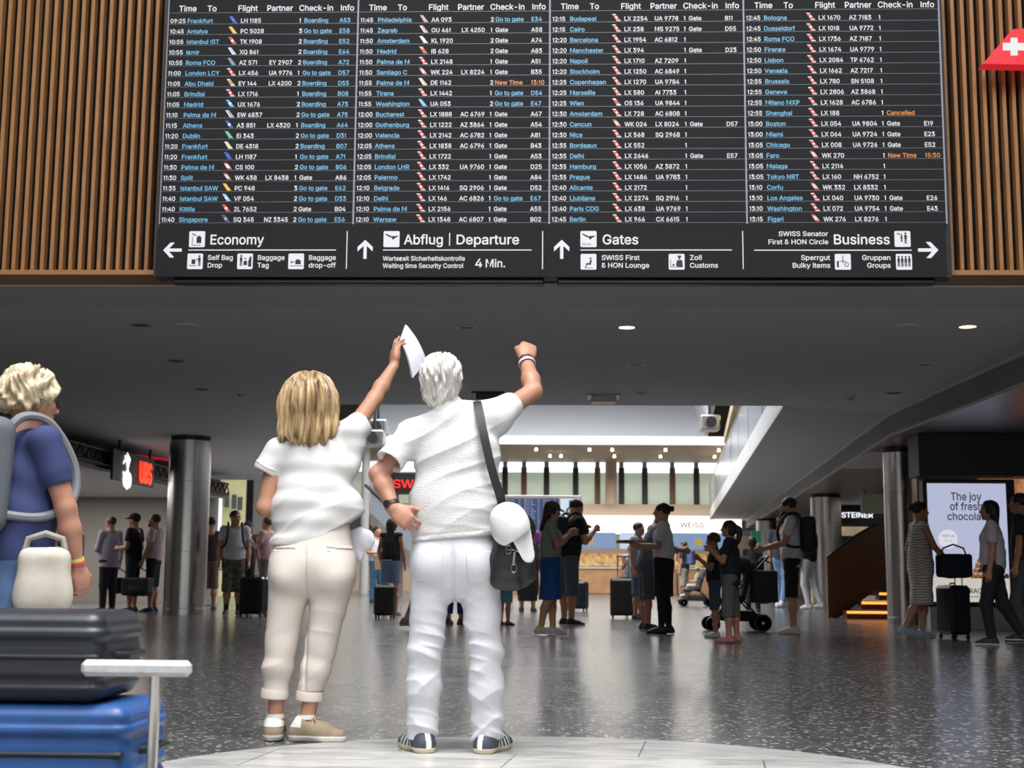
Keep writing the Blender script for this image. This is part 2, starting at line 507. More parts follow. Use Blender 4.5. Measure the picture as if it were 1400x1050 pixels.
def head_slots(c, R, s):
    """material slots on the skin: 0 skin, 1 lips, 2 white of the eye, 3 iris, 4 brow"""
    R = np.asarray(R)
    def fn(C):
        q = ((C-c)@R)/s; m = np.zeros(len(C), int)
        f = q[:, 1] > .06
        m[f & (np.abs(q[:, 2]+.062) < .011) & (np.abs(q[:, 0]) < .024)] = 1
        for sg in (-1, 1):
            ex = q[:, 0]-sg*.031; ez = q[:, 2]-.004
            m[f & (ex**2/.0145**2+ez**2/.008**2 < 1)] = 2
            m[f & (ex**2+ez**2 < .0072**2)] = 3
            m[f & (np.abs(ex) < .020) & (np.abs(ez-.020+.2*np.abs(ex)) < .0045)] = 4
        return m
    return fn
# ------------------------------------------------------------------ people
def skin_mats(tone='light'):
    c = {'light': (180, 132, 107), 'tan': (196, 142, 112), 'olive': (178, 124, 96), 'dark': (120, 80, 60), 'pink': (174, 125, 103)}[tone]
    return [mat('skin_'+tone, c, .5, var=.07, scale=9, bump=.12, bscale=160), mat('lips_'+tone, tuple(int(q*w_) for q, w_ in zip(c, (.92, .66, .66))), .45),
            mat('eye_white', (232, 228, 222), .2, var=.02), mat('iris', (60, 44, 34), .15, var=.05), mat('brow', (84, 66, 52), .8)]
def cloth(name, col, var=.08, rough=.85, scale=14, bump=.25, bscale=220):
    return mat('cloth_'+name, col, rough, var=var, scale=scale, bump=bump, bscale=bscale)
def rotx(a):
    c, s = math.cos(a), math.sin(a); return np.array([[1, 0, 0], [0, c, -s], [0, s, c]])
def rotz(a):
    c, s = math.cos(a), math.sin(a); return np.array([[c, -s, 0], [s, c, 0], [0, 0, 1.]])
def roty(a):
    c, s = math.cos(a), math.sin(a); return np.array([[c, 0, s], [0, 1, 0], [-s, 0, c]])

HAIRC = {'dark': (38, 28, 24), 'black': (22, 19, 19), 'brown': (74, 52, 38), 'blond': (196, 166, 116), 'grey': (150, 146, 142), 'white': (226, 224, 220), 'lightbrown': (120, 92, 66)}
def hair_mat(c):
    return mat('hair_'+c, HAIRC[c], .55, var=.35, scale=26, stretch=(1, 1, .12), bump=.35, bscale=120)

def shoe_prims(an, fd, H, infl=1.0):
    """an: ankle joint, fd: direction of the toes"""
    fd = unit(V(fd[0], fd[1], 0)); z0 = an[2]-.038*H
    b = lambda f, z: V(an[0], an[1], 0)+fd*f*H+V(0, 0, z0+z*H)
    r = .021*H*infl
    sd = np.cross(fd, (0, 0, 1))
    P = [cone(b(-.022, .020), b(.05, .019), r, r*1.05, .02*H), cone(b(.05, .017), b(.098, .013), r*1.08, r*.78, .02*H),
         cone(b(-.022, .018), b(-.012, .045), r*.95, r*1.0, .02*H), cone(b(.0, .04), b(.05, .025), r, r*.8, .02*H)]
    return P, (V(0, 0, z0), V(0, 0, -1)), b, r

def figure(label, at, H=1.72, face=0.0, h=.012, skin='light', lean=0, head=(0, 0), arms=(None, None), legs=(None, None), feet=(8, 8),
           top=('tee', 'black', (24, 24, 27)), bottom=('trousers', 'navy', (30, 34, 50)), shoes=((40, 40, 44), (230, 230, 226)), hair=('short', 'dark'),
           beard=None, cap=None, wt=1.0, fem=False, socks=None, glasses=False, hands=True, hairk=1.0, group=None, curl=.5, sit=False):
    """a person standing at world point 'at', facing 'face' degrees (0 = away from the camera, 90 = towards +X)"""
    a = math.radians(face)
    root = empty('person', (at[0], at[1], at[2] if len(at) > 2 else 0), -a, label, 'person', group)
    hip0 = .045 if not fem else .05
    sh0 = .105 if not fem else .094
    TH, SH = .247*H, .235*H
    J = {}
    low = 9
    for i, sg in enumerate((-1, 1)):
        lg = legs[i] or (V(sg*.03, .02, -1), V(sg*.02, -.04, -1))
        hp = V(sg*hip0*H, 0, 0); kn = hp+unit(lg[0])*TH; an = kn+unit(lg[1])*SH
        J['hip', i], J['knee', i], J['ank', i] = hp, kn, an; low = min(low, an[2])
    up = V(0, 0, .040*H-low)
    if sit: up = V(0, 0, sit)
    for i in (0, 1):
        for q in ('hip', 'knee', 'ank'): J[q, i] = J[q, i]+up
    pel = V(0, 0, 0)+up
    T = rotx(-math.radians(lean))
    U = lambda x, y, z: pel+T@(V(x, y, z)*H)            # upper body frame, z measured from the hip joint
    for i, sg in enumerate((-1, 1)):
        J['sh', i] = U(sg*sh0, -.004, .292)
        ar = arms[i] or (V(sg*.16, -.02, -1), V(sg*.05, .18, -1))
        J['el', i] = J['sh', i]+unit(ar[0])*.168*H; J['wr', i] = J['el', i]+unit(ar[1])*.148*H
        J['hd', i] = unit(ar[1])
    HR = T@rotz(-math.radians(head[0]))@rotx(math.radians(head[1]))
    hs = .128*H/.222
    hc = U(0, .012, .402)+T@(V(0, .02*math.sin(-math.radians(head[1]))*H, 0))
    J['hc'] = hc; J['HR'] = HR; J['hs'] = hs; J['U'] = U; J['T'] = T
    # --- skin
    bk = bottom[0] if bottom else ('dress' if top and top[0] == 'dress' else None)
    kt = .80 if bk else 1.0; kk = .74 if bk == 'trousers' else 1.0
    if bk in ('skirt', 'wrap', 'dress'): kt = .72
    B = [cone(U(0, -.008, .30), hc+HR@V(0, -.02, -.055)*hs, .036*H*(.86 if fem else 1), .033*H*(.84 if fem else 1), .02*H)]
    B += head_prims(hc, HR, hs)
    B += [ell(U(0, 0, .20), V(sh0*.80, .056*wt, .10)*H, T, .05*H), ell(U(0, 0, .10), V(.070*wt, .052*wt, .09)*H, T, .05*H), ell(U(0, -.004, .01), V(.082*wt, .060*wt, .065)*H, T, .05*H)]
    for i, sg in enumerate((-1, 1)):
        B += [cone(U(0, -.005, .285), J['sh', i], .034*H, .026*H, .03*H), cone(J['sh', i], J['el', i], .027*H*wt, .0215*H*wt, .02*H),
              cone(J['el', i], J['el', i]*.65+J['wr', i]*.35, .0215*H*wt, .0225*H*wt, .01*H), cone(J['el', i]*.65+J['wr', i]*.35, J['wr', i], .0225*H*wt, .0145*H, .01*H)]
        B += [cone(J['hip', i], J['knee', i], .047*H*wt*kt, .031*H*wt*kk, .03*H), cone(J['knee', i], J['knee', i]*.66+J['ank', i]*.34+V(0, -.006*H, 0), .030*H*wt*kk, .0315*H*wt*kk, .02*H),
              cone(J['knee', i]*.66+J['ank', i]*.34+V(0, -.006*H, 0), J['ank', i], .0315*H*wt*kk, .0195*H, .02*H)]
        fd = rotz(-sg*math.radians(feet[i]))@V(0, 1, 0)
        B += [cone(J['ank', i]-fd*.01*H, J['ank', i]-V(0, 0, .022*H)+fd*.06*H, .019*H, .014*H, .02*H)]
        pn = np.cross(J['hd', i], (0, 1, 0)) if abs(J['hd', i][1]) < .8 else V(-sg, 0, 0)
        pn = unit(pn)*(1 if pn[0]*-sg > 0 else -1)
        tside = 1 if np.cross(J['hd', i], pn)[1] > 0 else -1
        if abs(J['hd', i][1]) >= .8: tside = 1 if np.cross(J['hd', i], pn)[2] > 0 else -1
        B += hand_prims(J['wr', i], J['hd', i], pn, tside, H*.105/.19, curl=curl, k=min(.007, h*.6))
        J['palm', i] = J['wr', i]+J['hd', i]*.055*H; J['pn', i] = pn
    sdf_obj('body', B, h, skin_mats(skin), root, cuts=head_cuts(hc, HR, hs), slots=head_slots(hc, HR, hs), relax=1)
    fo = folds((.3, .2, 1), 46, .004 if h < .011 else .0, 3)
    # --- bottom
    kind = bottom[0] if bottom else None
    if kind:
        bm = cloth(bottom[1], bottom[2]); L = bottom[3] if len(bottom) > 3 else None; g = .010*H
        D = [ell(U(0, -.004, .005), V(.086*wt, .066*wt, .072)*H+.006, T, .05*H), ell(U(0, 0, .05), V(.078*wt, .060*wt, .06)*H+.006, T, .04*H)]
        halves = [(U(0, 0, .095), T@V(0, 0, 1))]
        if kind in ('trousers', 'shorts'):
            fr = L if L else (.97 if kind == 'trousers' else .55)
            for i in (0, 1):
                hp, kn, an = J['hip', i], J['knee', i], J['ank', i]
                fl = .006*H if kind == 'shorts' else 0
                D.append(cone(hp, kn, .052*H*wt+.006, .036*H*wt+.009+fl, .03*H))
                if fr > .52:
                    t = (fr-.5)*2; e = kn+(an-kn)*min(1.05, t)
                    r1 = .036*H*wt+.006+fl; r2 = (.026*H+.010 if kind == 'trousers' else .036*H*wt+.010+fl)
                    D.append(cone(kn, e, r1, r1+(r2-r1)*min(1, t) if kind == 'trousers' else r2, .02*H))
                else:
                    pass
            F = Field(D, h); F.disp(fo)
            for i in (0, 1):
                kn, an, hp = J['knee', i], J['ank', i], J['hip', i]
            if kind == 'shorts':
                for i in (0, 1):
                    hp, kn, an = J['hip', i], J['knee', i], J['ank', i]
                    if fr <= .5: e = hp+(kn-hp)*fr*2; n = unit(kn-hp)
                    else: e = kn+(an-kn)*(fr-.5)*2; n = unit(an-kn)
                    # trim the leg below e with a large rounded cutter
                    F.cut(cone(e+n*.075*H, e+n*.30*H, .075*H, .075*H, .004))
            else:
                for i in (0, 1):
                    kn, an = J['knee', i], J['ank', i]; n = unit(an-kn)
                    e = kn+(an-kn)*min(1.08, (fr-.5)*2)
                    F.cut(cone(e+n*.06*H, e+n*.2*H, .06*H, .06*H, .004))
            for pt, n in halves: F.half(pt, n)
            link_mesh(kind, F.mesh(kind), bm, root)
        elif kind in ('skirt', 'wrap'):
            L = L or .25; fl = .10 if len(bottom) < 5 else bottom[4]
            m = (J['knee', 0]+J['knee', 1])/2; d = unit(m-pel); e = pel+d*L*H
            D += [econe(pel, e, .088*H*wt, fl*H, .74, (0, 1, 0), .05*H)]
            for i in (0, 1): D.append(cone(J['hip', i], J['hip', i]+(J['knee', i]-J['hip', i])*min(1.1, L/.247+.1), .05*H, .046*H, .06*H))
            halves.append((e, d))
            sdf_obj(kind, D, h, bm, root, halves=halves, disp=lambda x, y, z: .006*np.sin(np.arctan2(y, x)*11)*np.clip((pel[2]-z)*6, 0, 1))
    # --- top
    if top:
        kind = top[0]; tm = cloth(top[1], top[2]); hem = top[3] if len(top) > 3 else .0; g = .012 if kind != 'vest' else .02
        D = [ell(U(0, -.002, .205), V(sh0*.90, .064*wt, .105)*H+g*.6, T, .06*H), ell(U(0, 0, .10), V(.080*wt, .062*wt, .11)*H+g*.6, T, .06*H),
             cone(U(0, -.006, .292), J['sh', 0], .032*H, .031*H+.004, .03*H), cone(U(0, -.006, .292), J['sh', 1], .032*H, .031*H+.004, .03*H)]
        if fem: D += [ell(U(-.042, .045, .215), V(.036, .034, .038)*H, T, .03*H), ell(U(.042, .045, .215), V(.036, .034, .038)*H, T, .03*H)]
        if hem < .06: D += [econe(U(0, -.002, .07), U(0, -.002, hem-.03), .090*H*wt+g, .094*H*wt+g, .76, T@V(0, 1, 0), .05*H)]
        halves = []
        if kind == 'dress':
            L = top[4]; d = unit((J['knee', 0]+J['knee', 1])/2-pel); e = pel+d*L*H
            D += [econe(pel, e, .088*H*wt, .105*H, .76, (0, 1, 0), .06*H)]+[cone(J['hip', i], J['knee', i]*1.12-J['hip', i]*.12, .05*H, .048*H, .06*H) for i in (0, 1)]; halves.append((e, d))
        else: halves.append((U(0, 0, hem), T@V(0, 0, -1)))
        halves.append((U(0, 0, .345), T@V(0, 0, 1)))
        sl = {'tee': .55, 'shirt': .62, 'polo': .55, 'long': 2.0, 'tank': 0, 'vest': 0, 'dress': .0}[kind]
        F = Field(D+[cone(J['sh', i], J['el', i], .033*H, .03*H, .02) for i in (0, 1)] if sl else D, h)
        F.disp(fo)
        for pt, n in halves: F.half(pt, n)
        F.cut(cone(U(0, .01, .335), U(0, .03, .42), .040*H, .05*H, .006))
        for i in (0, 1):
            s_, e_, w_ = J['sh', i], J['el', i], J['wr', i]; n = unit(e_-s_)
            if sl == 0: F.cut(cone(s_+n*.05*H+V((-1, 1)[i]*.03*H, 0, 0), e_, .036*H, .036*H, .01)) if kind != 'vest' else None
            elif sl < 1.5: pass
            else: F.add(cone(e_, w_, .0275*H*wt+.004, .021*H+.004, .02*H))
            if 0 < sl < 1.5:
                # short sleeve: keep only up to sl of the upper arm
                F.cut(cone(s_+n*(sl*.168*H+.036*H), e_+n*.12*H, .036*H, .04*H, .003))
                F.add(econe(s_, s_+n*sl*.168*H*.8, .033*H, .033*H+.006, 1, (0, 1, 0), .02*H))
        link_mesh({'tee': 'shirt', 'polo': 'shirt', 'tank': 'top', 'long': 'jumper'}.get(kind, kind), F.mesh('top'), tm, root)
    # --- shoes
    if shoes:
        sm = [cloth('shoe%d_%d_%d' % shoes[0], shoes[0], rough=.6), mat('sole%d_%d_%d' % shoes[1], shoes[1], .6)]
        for i, sg in enumerate((-1, 1)):
            fd = rotz(-sg*math.radians(feet[i]))@V(0, 1, 0)
            P, (pt, n), b, r = shoe_prims(J['ank', i], fd, H)
            sz = pt[2]+.012*H
            sdf_obj('shoe', P, min(h, .010), sm, root, halves=[(pt, n)], slots=lambda C, sz=sz: (C[:, 2] < sz).astype(int))
            if socks:
                kn, an = J['knee', i], J['ank', i]
                sdf_obj('sock', [cone(an, an+(kn-an)*socks[1], .0225*H, .0225*H+.012*H*socks[1], .01)], h, cloth(socks[0], socks[2]), root)
    # --- hair, beard, cap
    W = lambda x, y, z: hc+HR@(V(x, y, z)*hs)
    RW = HR
    hm = hair_mat(hair[1]) if hair else None
    st = hair[0] if hair else None
    hh = min(h, .010)
    if st:
        D = [ell(W(0, -.020, .036), V(.086, .100, .088)*hs, RW, .02)]
        if st in ('long', 'bob', 'tail', 'curtain'): D += [ell(W(0, -.045, -.02), V(.086, .070, .10)*hs, RW, .03)]
        if st == 'long' or st == 'curtain':
            D += [econe(W(0, -.07, -.02), W(0, -.085, -.25 if st == 'long' else -.40), .075*hs, .055*hs, .55, RW@V(0, 1, 0), .04), cone(W(-.075, .0, -.02), W(-.07, .01, -.16), .03*hs, .02*hs, .03), cone(W(.075, .0, -.02), W(.07, .01, -.16), .03*hs, .02*hs, .03)]
        if st == 'tail': D += curve([W(0, -.11, .02), W(0, -.155, -.02), W(0, -.15, -.15), W(0, -.12, -.24)], [.03*hs, .036*hs, .03*hs, .012*hs], 3)
        if st == 'bun': D += [ell(W(0, -.135, .04), V(.042, .04, .042)*hs, RW, .02)]
        if st == 'curly': D += [ell(W(0, -.03, .03), V(.098, .105, .098)*hs*hairk, RW, .03), ell(W(0, -.05, -.04), V(.085, .075, .07)*hs*hairk, RW, .03)]
        if st == 'tuft': D += [ell(W(0, .02, .095), V(.07, .07, .04)*hs, RW, .03)]
        F = Field(D, hh)
        F.disp(lambda x, y, z: .004*hs*vnoise(x*70, y*70, z*22, 5)+.003*vnoise(x*150, y*150, z*30, 8))
        for p in [ell(W(0, .105, -.035), V(.070, .062, .088)*hs, RW, .012), rbox(W(0, .06, -.13), V(.10, .06, .075)*hs, .01, RW, .01)]: F.cut(p)
        if st in ('short', 'bun', 'tuft', 'curly'):
            F.cut(rbox(W(0, -.02, -.16), V(.12, .12, .10)*hs, .01, RW, .012))
            for q in (-1, 1): F.cut(ell(W(q*.085, .02, -.05), V(.03, .05, .05)*hs, RW, .01))
        link_mesh('hair', F.mesh('hair', relax=0), hm, root)
    if beard:
        F = Field([ell(W(0, .035, -.062), V(.062, .066, .058)*hs, RW, .02), ell(W(0, .085, -.075), V(.034, .026, .036)*hs, RW, .02)], hh)
        F.cut(ell(W(0, .10, -.02), V(.055, .06, .038)*hs, RW, .01)); F.cut(ell(W(0, .115, -.062), V(.022, .02, .006)*hs, RW, .006)); F.half(W(0, 0, -.02), HR@V(0, 0, 1)); F.half(W(0, -.0, 0), HR@V(0, -1, 0))
        link_mesh('beard', F.mesh('beard'), hair_mat(beard), root)
    if cap:
        F = Field([ell(W(0, -.015, .045), V(.092, .108, .085)*hs, RW, .02)], hh); F.half(W(0, 0, .035), HR@V(0, -.12, -1))
        F.add(econe(W(-.03, .085, .040), W(.03, .085, .040), .06*hs, .06*hs, .16, HR@V(0, .25, 1), .012)); F.add(econe(W(-.022, .12, .032), W(.022, .12, .032), .05*hs, .05*hs, .16, HR@V(0, .25, 1), .012))
        F.add(ell(W(0, -.015, .131), V(.008, .008, .006)*hs, RW, .004))
        link_mesh('cap', F.mesh('cap'), cloth(cap[0], cap[1]), root)
    if glasses:
        mb = MB(); gm = mat('spectacle_frame', (30, 26, 24), .3)
        for q in (-1, 1):
            mb.tube([W(q*.033+.022*math.cos(t), .101, .002+.017*math.sin(t)) for t in np.linspace(0, 6.283, 13)[:-1]], .002, 5, closed=True)
            mb.tube([W(q*.055, .100, .008), W(q*.078, .03, .008), W(q*.082, -.01, .004)], .002, 5)
        mb.tube([W(-.012, .104, .004), W(.012, .104, .004)], .002, 5)
        mb.obj('glasses', gm, root)
    J['root'] = root; J['H'] = H; J['wt'] = wt
    Rz = rotz(-a); o = V(at[0], at[1], at[2] if len(at) > 2 else 0)
    J['w'] = lambda p: o+Rz@np.asarray(p, float)
    J['R'] = Rz
    return J

def backpack(J, label, col, name='bp', size=1.0, z=.20, strap=None):
    """a backpack worn on the back of figure J: body, pocket, two shoulder straps"""
    H, U, T = J['H'], J['U'], J['T']; wk = J.get('wt', 1.0)
    r = J['root']; root = empty('backpack', r.location, r.rotation_euler[2], label, 'backpack')
    m = cloth(name, col, rough=.7); m2 = cloth(name+'_strap', strap or tuple(int(q*.7) for q in col), rough=.7); s = size
    sdf_obj('bag_body', [rbox(U(0, -.125, z), V(.062*s, .022*s, .10*s)*H, .035*H*s, T, .02)], .012, m, root, disp=folds((0, 0, 1), 40, .004, 2))
    sdf_obj('front_pocket', [rbox(U(0, -.165*max(1, s*.98), z-.05*s), V(.045*s, .008*s, .04*s)*H, .02*H*s, T, .02)], .012, m, root)
    for q in (-1, 1):
        mb = MB(); pts = [U(q*.055, -.085, z+.10), U(q*.064, -.045, z+.150), U(q*.066, .03, z+.142), U(q*.07, .088*wk, z+.05), U(q*.084, .084*wk, z-.04), U(q*.104*wk, .0, z-.09), U(q*.07, -.09, z-.09)]
        P = [np.asarray(p) for p in pts]; F = curve(P, [.013*H]*len(P), 5)
        ctr = [f[1] for f in F]+[F[-1][2]]
        fl = []
        mb.tube(ctr, .011*H, 8); mb.obj('shoulder_strap', m2, root)
    return root

# ------------------------------------------------------------------ luggage
def suitcase(at, face, label, col, size=(.40, .26, .58), handle=.35, name='suitcase', shell='hard', group=None, wheels=True):
    """upright trolley case: shell, ribs, two-bar pull handle, grip, four wheels; face as for people"""
    a = math.radians(face); w_, d_, h_ = size
    root = empty('suitcase', at, -a, label, 'suitcase', group)
    m = mat('case_%d_%d_%d' % tuple(col), col, .35 if shell == 'hard' else .8, var=.1, scale=20, bump=.1)
    k = mat('black_plastic', (24, 24, 26), .45); st = mat('handle_metal', (120, 122, 126), .3, 1.0)
    b = MB(); z0 = .06
    b.box((0, 0, z0+h_/2), (w_, d_, h_), None, .035)
    n = 6
    for i in range(n):
        x = -w_/2+w_*(i+.5)/n*.86+w_*.07
        for sg in (-1, 1): b.box((x, sg*d_/2, z0+h_/2), (w_/n*.5, .012, h_*.86), None, .005)
    b.obj('shell', m, root)
    t = MB(); t.box((0, 0, z0+h_/2), (w_+.006, .014, h_+.006), None, .005); t.obj('zip_band', k, root)
    if handle:
        t = MB()
        for sg in (-1, 1): t.tube([(sg*w_*.22, d_*.30, z0+h_-.02), (sg*w_*.22, d_*.30, z0+h_+handle)], .008, 8)
        t.obj('pull_handle', st, root)
        g = MB(); g.box((0, d_*.30, z0+h_+handle), (w_*.55, .028, .028), None, .012); g.obj('grip', k, root)
    g = MB(); g.tube([(-.07, 0, z0+h_-.005), (-.06, 0, z0+h_+.025), (.06, 0, z0+h_+.025), (.07, 0, z0+h_-.005)], .010, 8); g.obj('carry_handle', k, root)
    for sx in (-1, 1):
        for sy in (-1, 1):
            g = MB(); g.lathe([(.012, -.011), (.026, -.011), (.028, -.006), (.028, .006), (.026, .011), (.012, .011)], (sx*(w_/2-.045), sy*(d_/2-.04), .028), 14, 'x')
            g.box((sx*(w_/2-.045), sy*(d_/2-.04), .053), (.03, .03, .024), None, .006); g.obj('wheel', k, root)
    return root
def shoulder_bag(p, rz, label, col, size=(.32, .12, .30), strap=.3, name='bag', cat='bag', kind='shoulder_bag'):
    """soft bag hanging at world point p (top centre) with a loop strap"""
    root = empty(kind, p, rz, label, cat); w_, d_, h_ = size
    m = cloth(name, col, rough=.75)
    sdf_obj('bag_body', [rbox((0, 0, -h_/2), (w_/2-.04, d_/2-.035, h_/2-.04), .04, None, .02), ell((0, 0, -h_*.72), (w_*.5, d_*.55, h_*.28), None, .05)], .012, m, root, disp=folds((1, 0, .4), 40, .006, 4))
    mb = MB(); mb.tube([(-w_*.42, 0, -.05), (-w_*.32, 0, strap*.6), (0, 0, strap), (w_*.32, 0, strap*.6), (w_*.42, 0, -.05)], .012, 8); mb.obj('strap', cloth(name+'_strap', tuple(int(q*.8) for q in col)), root)
    return root
# ------------------------------------------------------------------ the setting
CZ = float(PY(700, 376, 11.3)[2])      # height of the dark ceiling
YB = 62.0                              # far wall of the atrium

def floor_material():
    m, nt, b = _new('terrazzo'); N = nt.nodes; L = nt.links
    tc = N.new('ShaderNodeTexCoord')
    v = N.new('ShaderNodeTexVoronoi'); v.inputs['Scale'].default_value = 42; v.inputs['Randomness'].default_value = 1
    L.new(tc.outputs['Object'], v.inputs['Vector'])
    r1 = N.new('ShaderNodeValToRGB'); e = r1.color_ramp.elements
    e[0].position = 0; e[0].color = (*lin((66, 67, 71)), 1); e[1].position = 1; e[1].color = (*lin((206, 200, 188)), 1)
    for p, c in ((.40, (80, 81, 85)), (.62, (100, 98, 96)), (.80, (134, 130, 124)), (.90, (182, 176, 165))):
        q = e.new(p); q.color = (*lin(c), 1)
    sp = N.new('ShaderNodeSeparateColor'); L.new(v.outputs['Color'], sp.inputs[0]); L.new(sp.outputs[0], r1.inputs[0])
    ed = N.new('ShaderNodeTexVoronoi'); ed.feature = 'DISTANCE_TO_EDGE'; ed.inputs['Scale'].default_value = 42
    L.new(tc.outputs['Object'], ed.inputs['Vector'])
    cr = N.new('ShaderNodeValToRGB'); cr.color_ramp.elements[0].position = .06; cr.color_ramp.elements[1].position = .14
    L.new(ed.outputs['Distance'], cr.inputs[0])
    mx = N.new('ShaderNodeMix'); mx.data_type = 'RGBA'; mx.inputs[6].default_value = (*lin((72, 73, 77)), 1)
    L.new(cr.outputs[0], mx.inputs[0]); L.new(r1.outputs[0], mx.inputs[7])
    mp = N.new('ShaderNodeMapping'); mp.inputs['Location'].default_value = (.4, 1.07, 0); L.new(tc.outputs['Object'], mp.inputs[0])
    br = N.new('ShaderNodeTexBrick'); br.inputs['Scale'].default_value = 1; br.inputs['Brick Width'].default_value = 1.1; br.inputs['Row Height'].default_value = 1.75
    br.inputs['Mortar Size'].default_value = .005; br.inputs['Mortar Smooth'].default_value = 0
    br.inputs['Color1'].default_value = (1, 1, 1, 1); br.inputs['Color2'].default_value = (.90, .90, .90, 1); br.inputs['Mortar'].default_value = (.45, .45, .45, 1)
    L.new(mp.outputs[0], br.inputs['Vector'])
    m2 = N.new('ShaderNodeMix'); m2.data_type = 'RGBA'; m2.blend_type = 'MULTIPLY'; m2.inputs[0].default_value = 1
    L.new(mx.outputs[2], m2.inputs[6]); L.new(br.outputs[0], m2.inputs[7]); L.new(m2.outputs[2], b.inputs['Base Color'])
    nz = N.new('ShaderNodeTexNoise'); nz.inputs['Scale'].default_value = 3; nz.inputs['Detail'].default_value = 5; L.new(tc.outputs['Object'], nz.inputs[0])
    mr = N.new('ShaderNodeMapRange'); mr.inputs[3].default_value = .13; mr.inputs[4].default_value = .27; L.new(nz.outputs[0], mr.inputs[0])
    L.new(mr.outputs[0], b.inputs['Roughness'])
    n2 = N.new('ShaderNodeTexNoise'); n2.inputs['Scale'].default_value = 16; L.new(tc.outputs['Object'], n2.inputs[0])
    bp = N.new('ShaderNodeBump'); bp.inputs['Strength'].default_value = .12; bp.inputs['Distance'].default_value = .002; L.new(n2.outputs[0], bp.inputs['Height']); L.new(bp.outputs[0], b.inputs['Normal'])
    b.inputs['Specular IOR Level'].default_value = .42
    return m
def marble_material():
    m, nt, b = _new('marble'); N = nt.nodes; L = nt.links
    tc = N.new('ShaderNodeTexCoord')
    mp = N.new('ShaderNodeMapping'); mp.inputs['Rotation'].default_value = (0, 0, .5); mp.inputs['Scale'].default_value = (1, 3.5, 1); L.new(tc.outputs['Object'], mp.inputs[0])
    nz = N.new('ShaderNodeTexNoise'); nz.inputs['Scale'].default_value = 2.4; nz.inputs['Detail'].default_value = 6; nz.inputs['Distortion'].default_value = 1.4; L.new(mp.outputs[0], nz.inputs[0])
    r = N.new('ShaderNodeValToRGB'); e = r.color_ramp.elements; e[0].position = .3; e[0].color = (*lin((150, 149, 148)), 1); e[1].position = .62; e[1].color = (*lin((198, 196, 193)), 1)
    L.new(nz.outputs[0], r.inputs[0])
    br = N.new('ShaderNodeTexBrick'); br.inputs['Scale'].default_value = 1; br.inputs['Brick Width'].default_value = 1.05; br.inputs['Row Height'].default_value = .58; br.inputs['Mortar Size'].default_value = .004
    br.inputs['Color1'].default_value = (1, 1, 1, 1); br.inputs['Color2'].default_value = (.92, .92, .92, 1); br.inputs['Mortar'].default_value = (.38, .37, .36, 1)
    m3 = N.new('ShaderNodeMapping'); m3.inputs['Location'].default_value = (.22, .17, 0); m3.inputs['Rotation'].default_value = (0, 0, .12); L.new(tc.outputs['Object'], m3.inputs[0]); L.new(m3.outputs[0], br.inputs['Vector'])
    m2 = N.new('ShaderNodeMix'); m2.data_type = 'RGBA'; m2.blend_type = 'MULTIPLY'; m2.inputs[0].default_value = 1
    L.new(r.outputs[0], m2.inputs[6]); L.new(br.outputs[0], m2.inputs[7]); L.new(m2.outputs[2], b.inputs['Base Color'])
    b.inputs['Roughness'].default_value = .3
    return m
M_ceil = mat('ceiling_paint', (222, 222, 224), .75, var=.02, scale=3)
M_trimw = mat('white_trim', (205, 205, 205), .6, var=.02, scale=3)
M_wall = mat('wall_paint', (150, 144, 138), .8, var=.03, scale=2)
M_dark = mat('dark_metal', (34, 34, 37), .45, var=.1, scale=8)
M_black = mat('black_paint', (18, 18, 20), .5, var=.1, scale=8)
M_steel = mat('brushed_steel', (200, 197, 193), .27, 1.0, var=.05, scale=3, stretch=(1, 1, .2))
M_panel = mat('metal_ceiling_panel', (150, 145, 140), .35, .6, var=.1, scale=2)
M_wood = mat('slat_wood', (158, 110, 66), .55, var=.18, scale=10, stretch=(6, 6, .5), bump=.1, bscale=30)
M_oak = mat('balustrade_wood', (104, 62, 36), .4, var=.2, scale=6, stretch=(5, 5, .6))
M_glass = glass_mat()

b = MB(); b.bb((-32, -7, -.2), (32, 72, 0)); FLOOR = struct(b.obj('floor', floor_material()))
# added unseen pale floor slab that bounces light up to ceiling and people
b = MB(); b.bb((-20, -7, 0), (24, 2.6, .003)); struct(b.obj('floor_bounce', mat('pale_bounce', (206, 203, 198), .45, var=.05, scale=2)))
# round light marble inlay the couple stands on
e0 = PZ(640, 1008, 0); e1 = PZ(205, 1046, 0); e2 = PZ(1235, 1050, 0)
def circ(a, b_, c):
    A = 2*np.array([[b_[0]-a[0], b_[1]-a[1]], [c[0]-a[0], c[1]-a[1]]]); B = np.array([b_[0]**2+b_[1]**2-a[0]**2-a[1]**2, c[0]**2+c[1]**2-a[0]**2-a[1]**2])
    p = np.linalg.solve(A, B); return p, math.hypot(*(p-a[:2]))
pc, pr = circ(e0, e1, e2)
b = MB(); b.lathe([(pr, 0.0), (pr, .003), (pr-.004, .004), (0, .004)], (0, 0, 0), 96, smooth=False); o = struct(b.obj('floor_inlay', marble_material())); o.location = (pc[0], pc[1], 0)

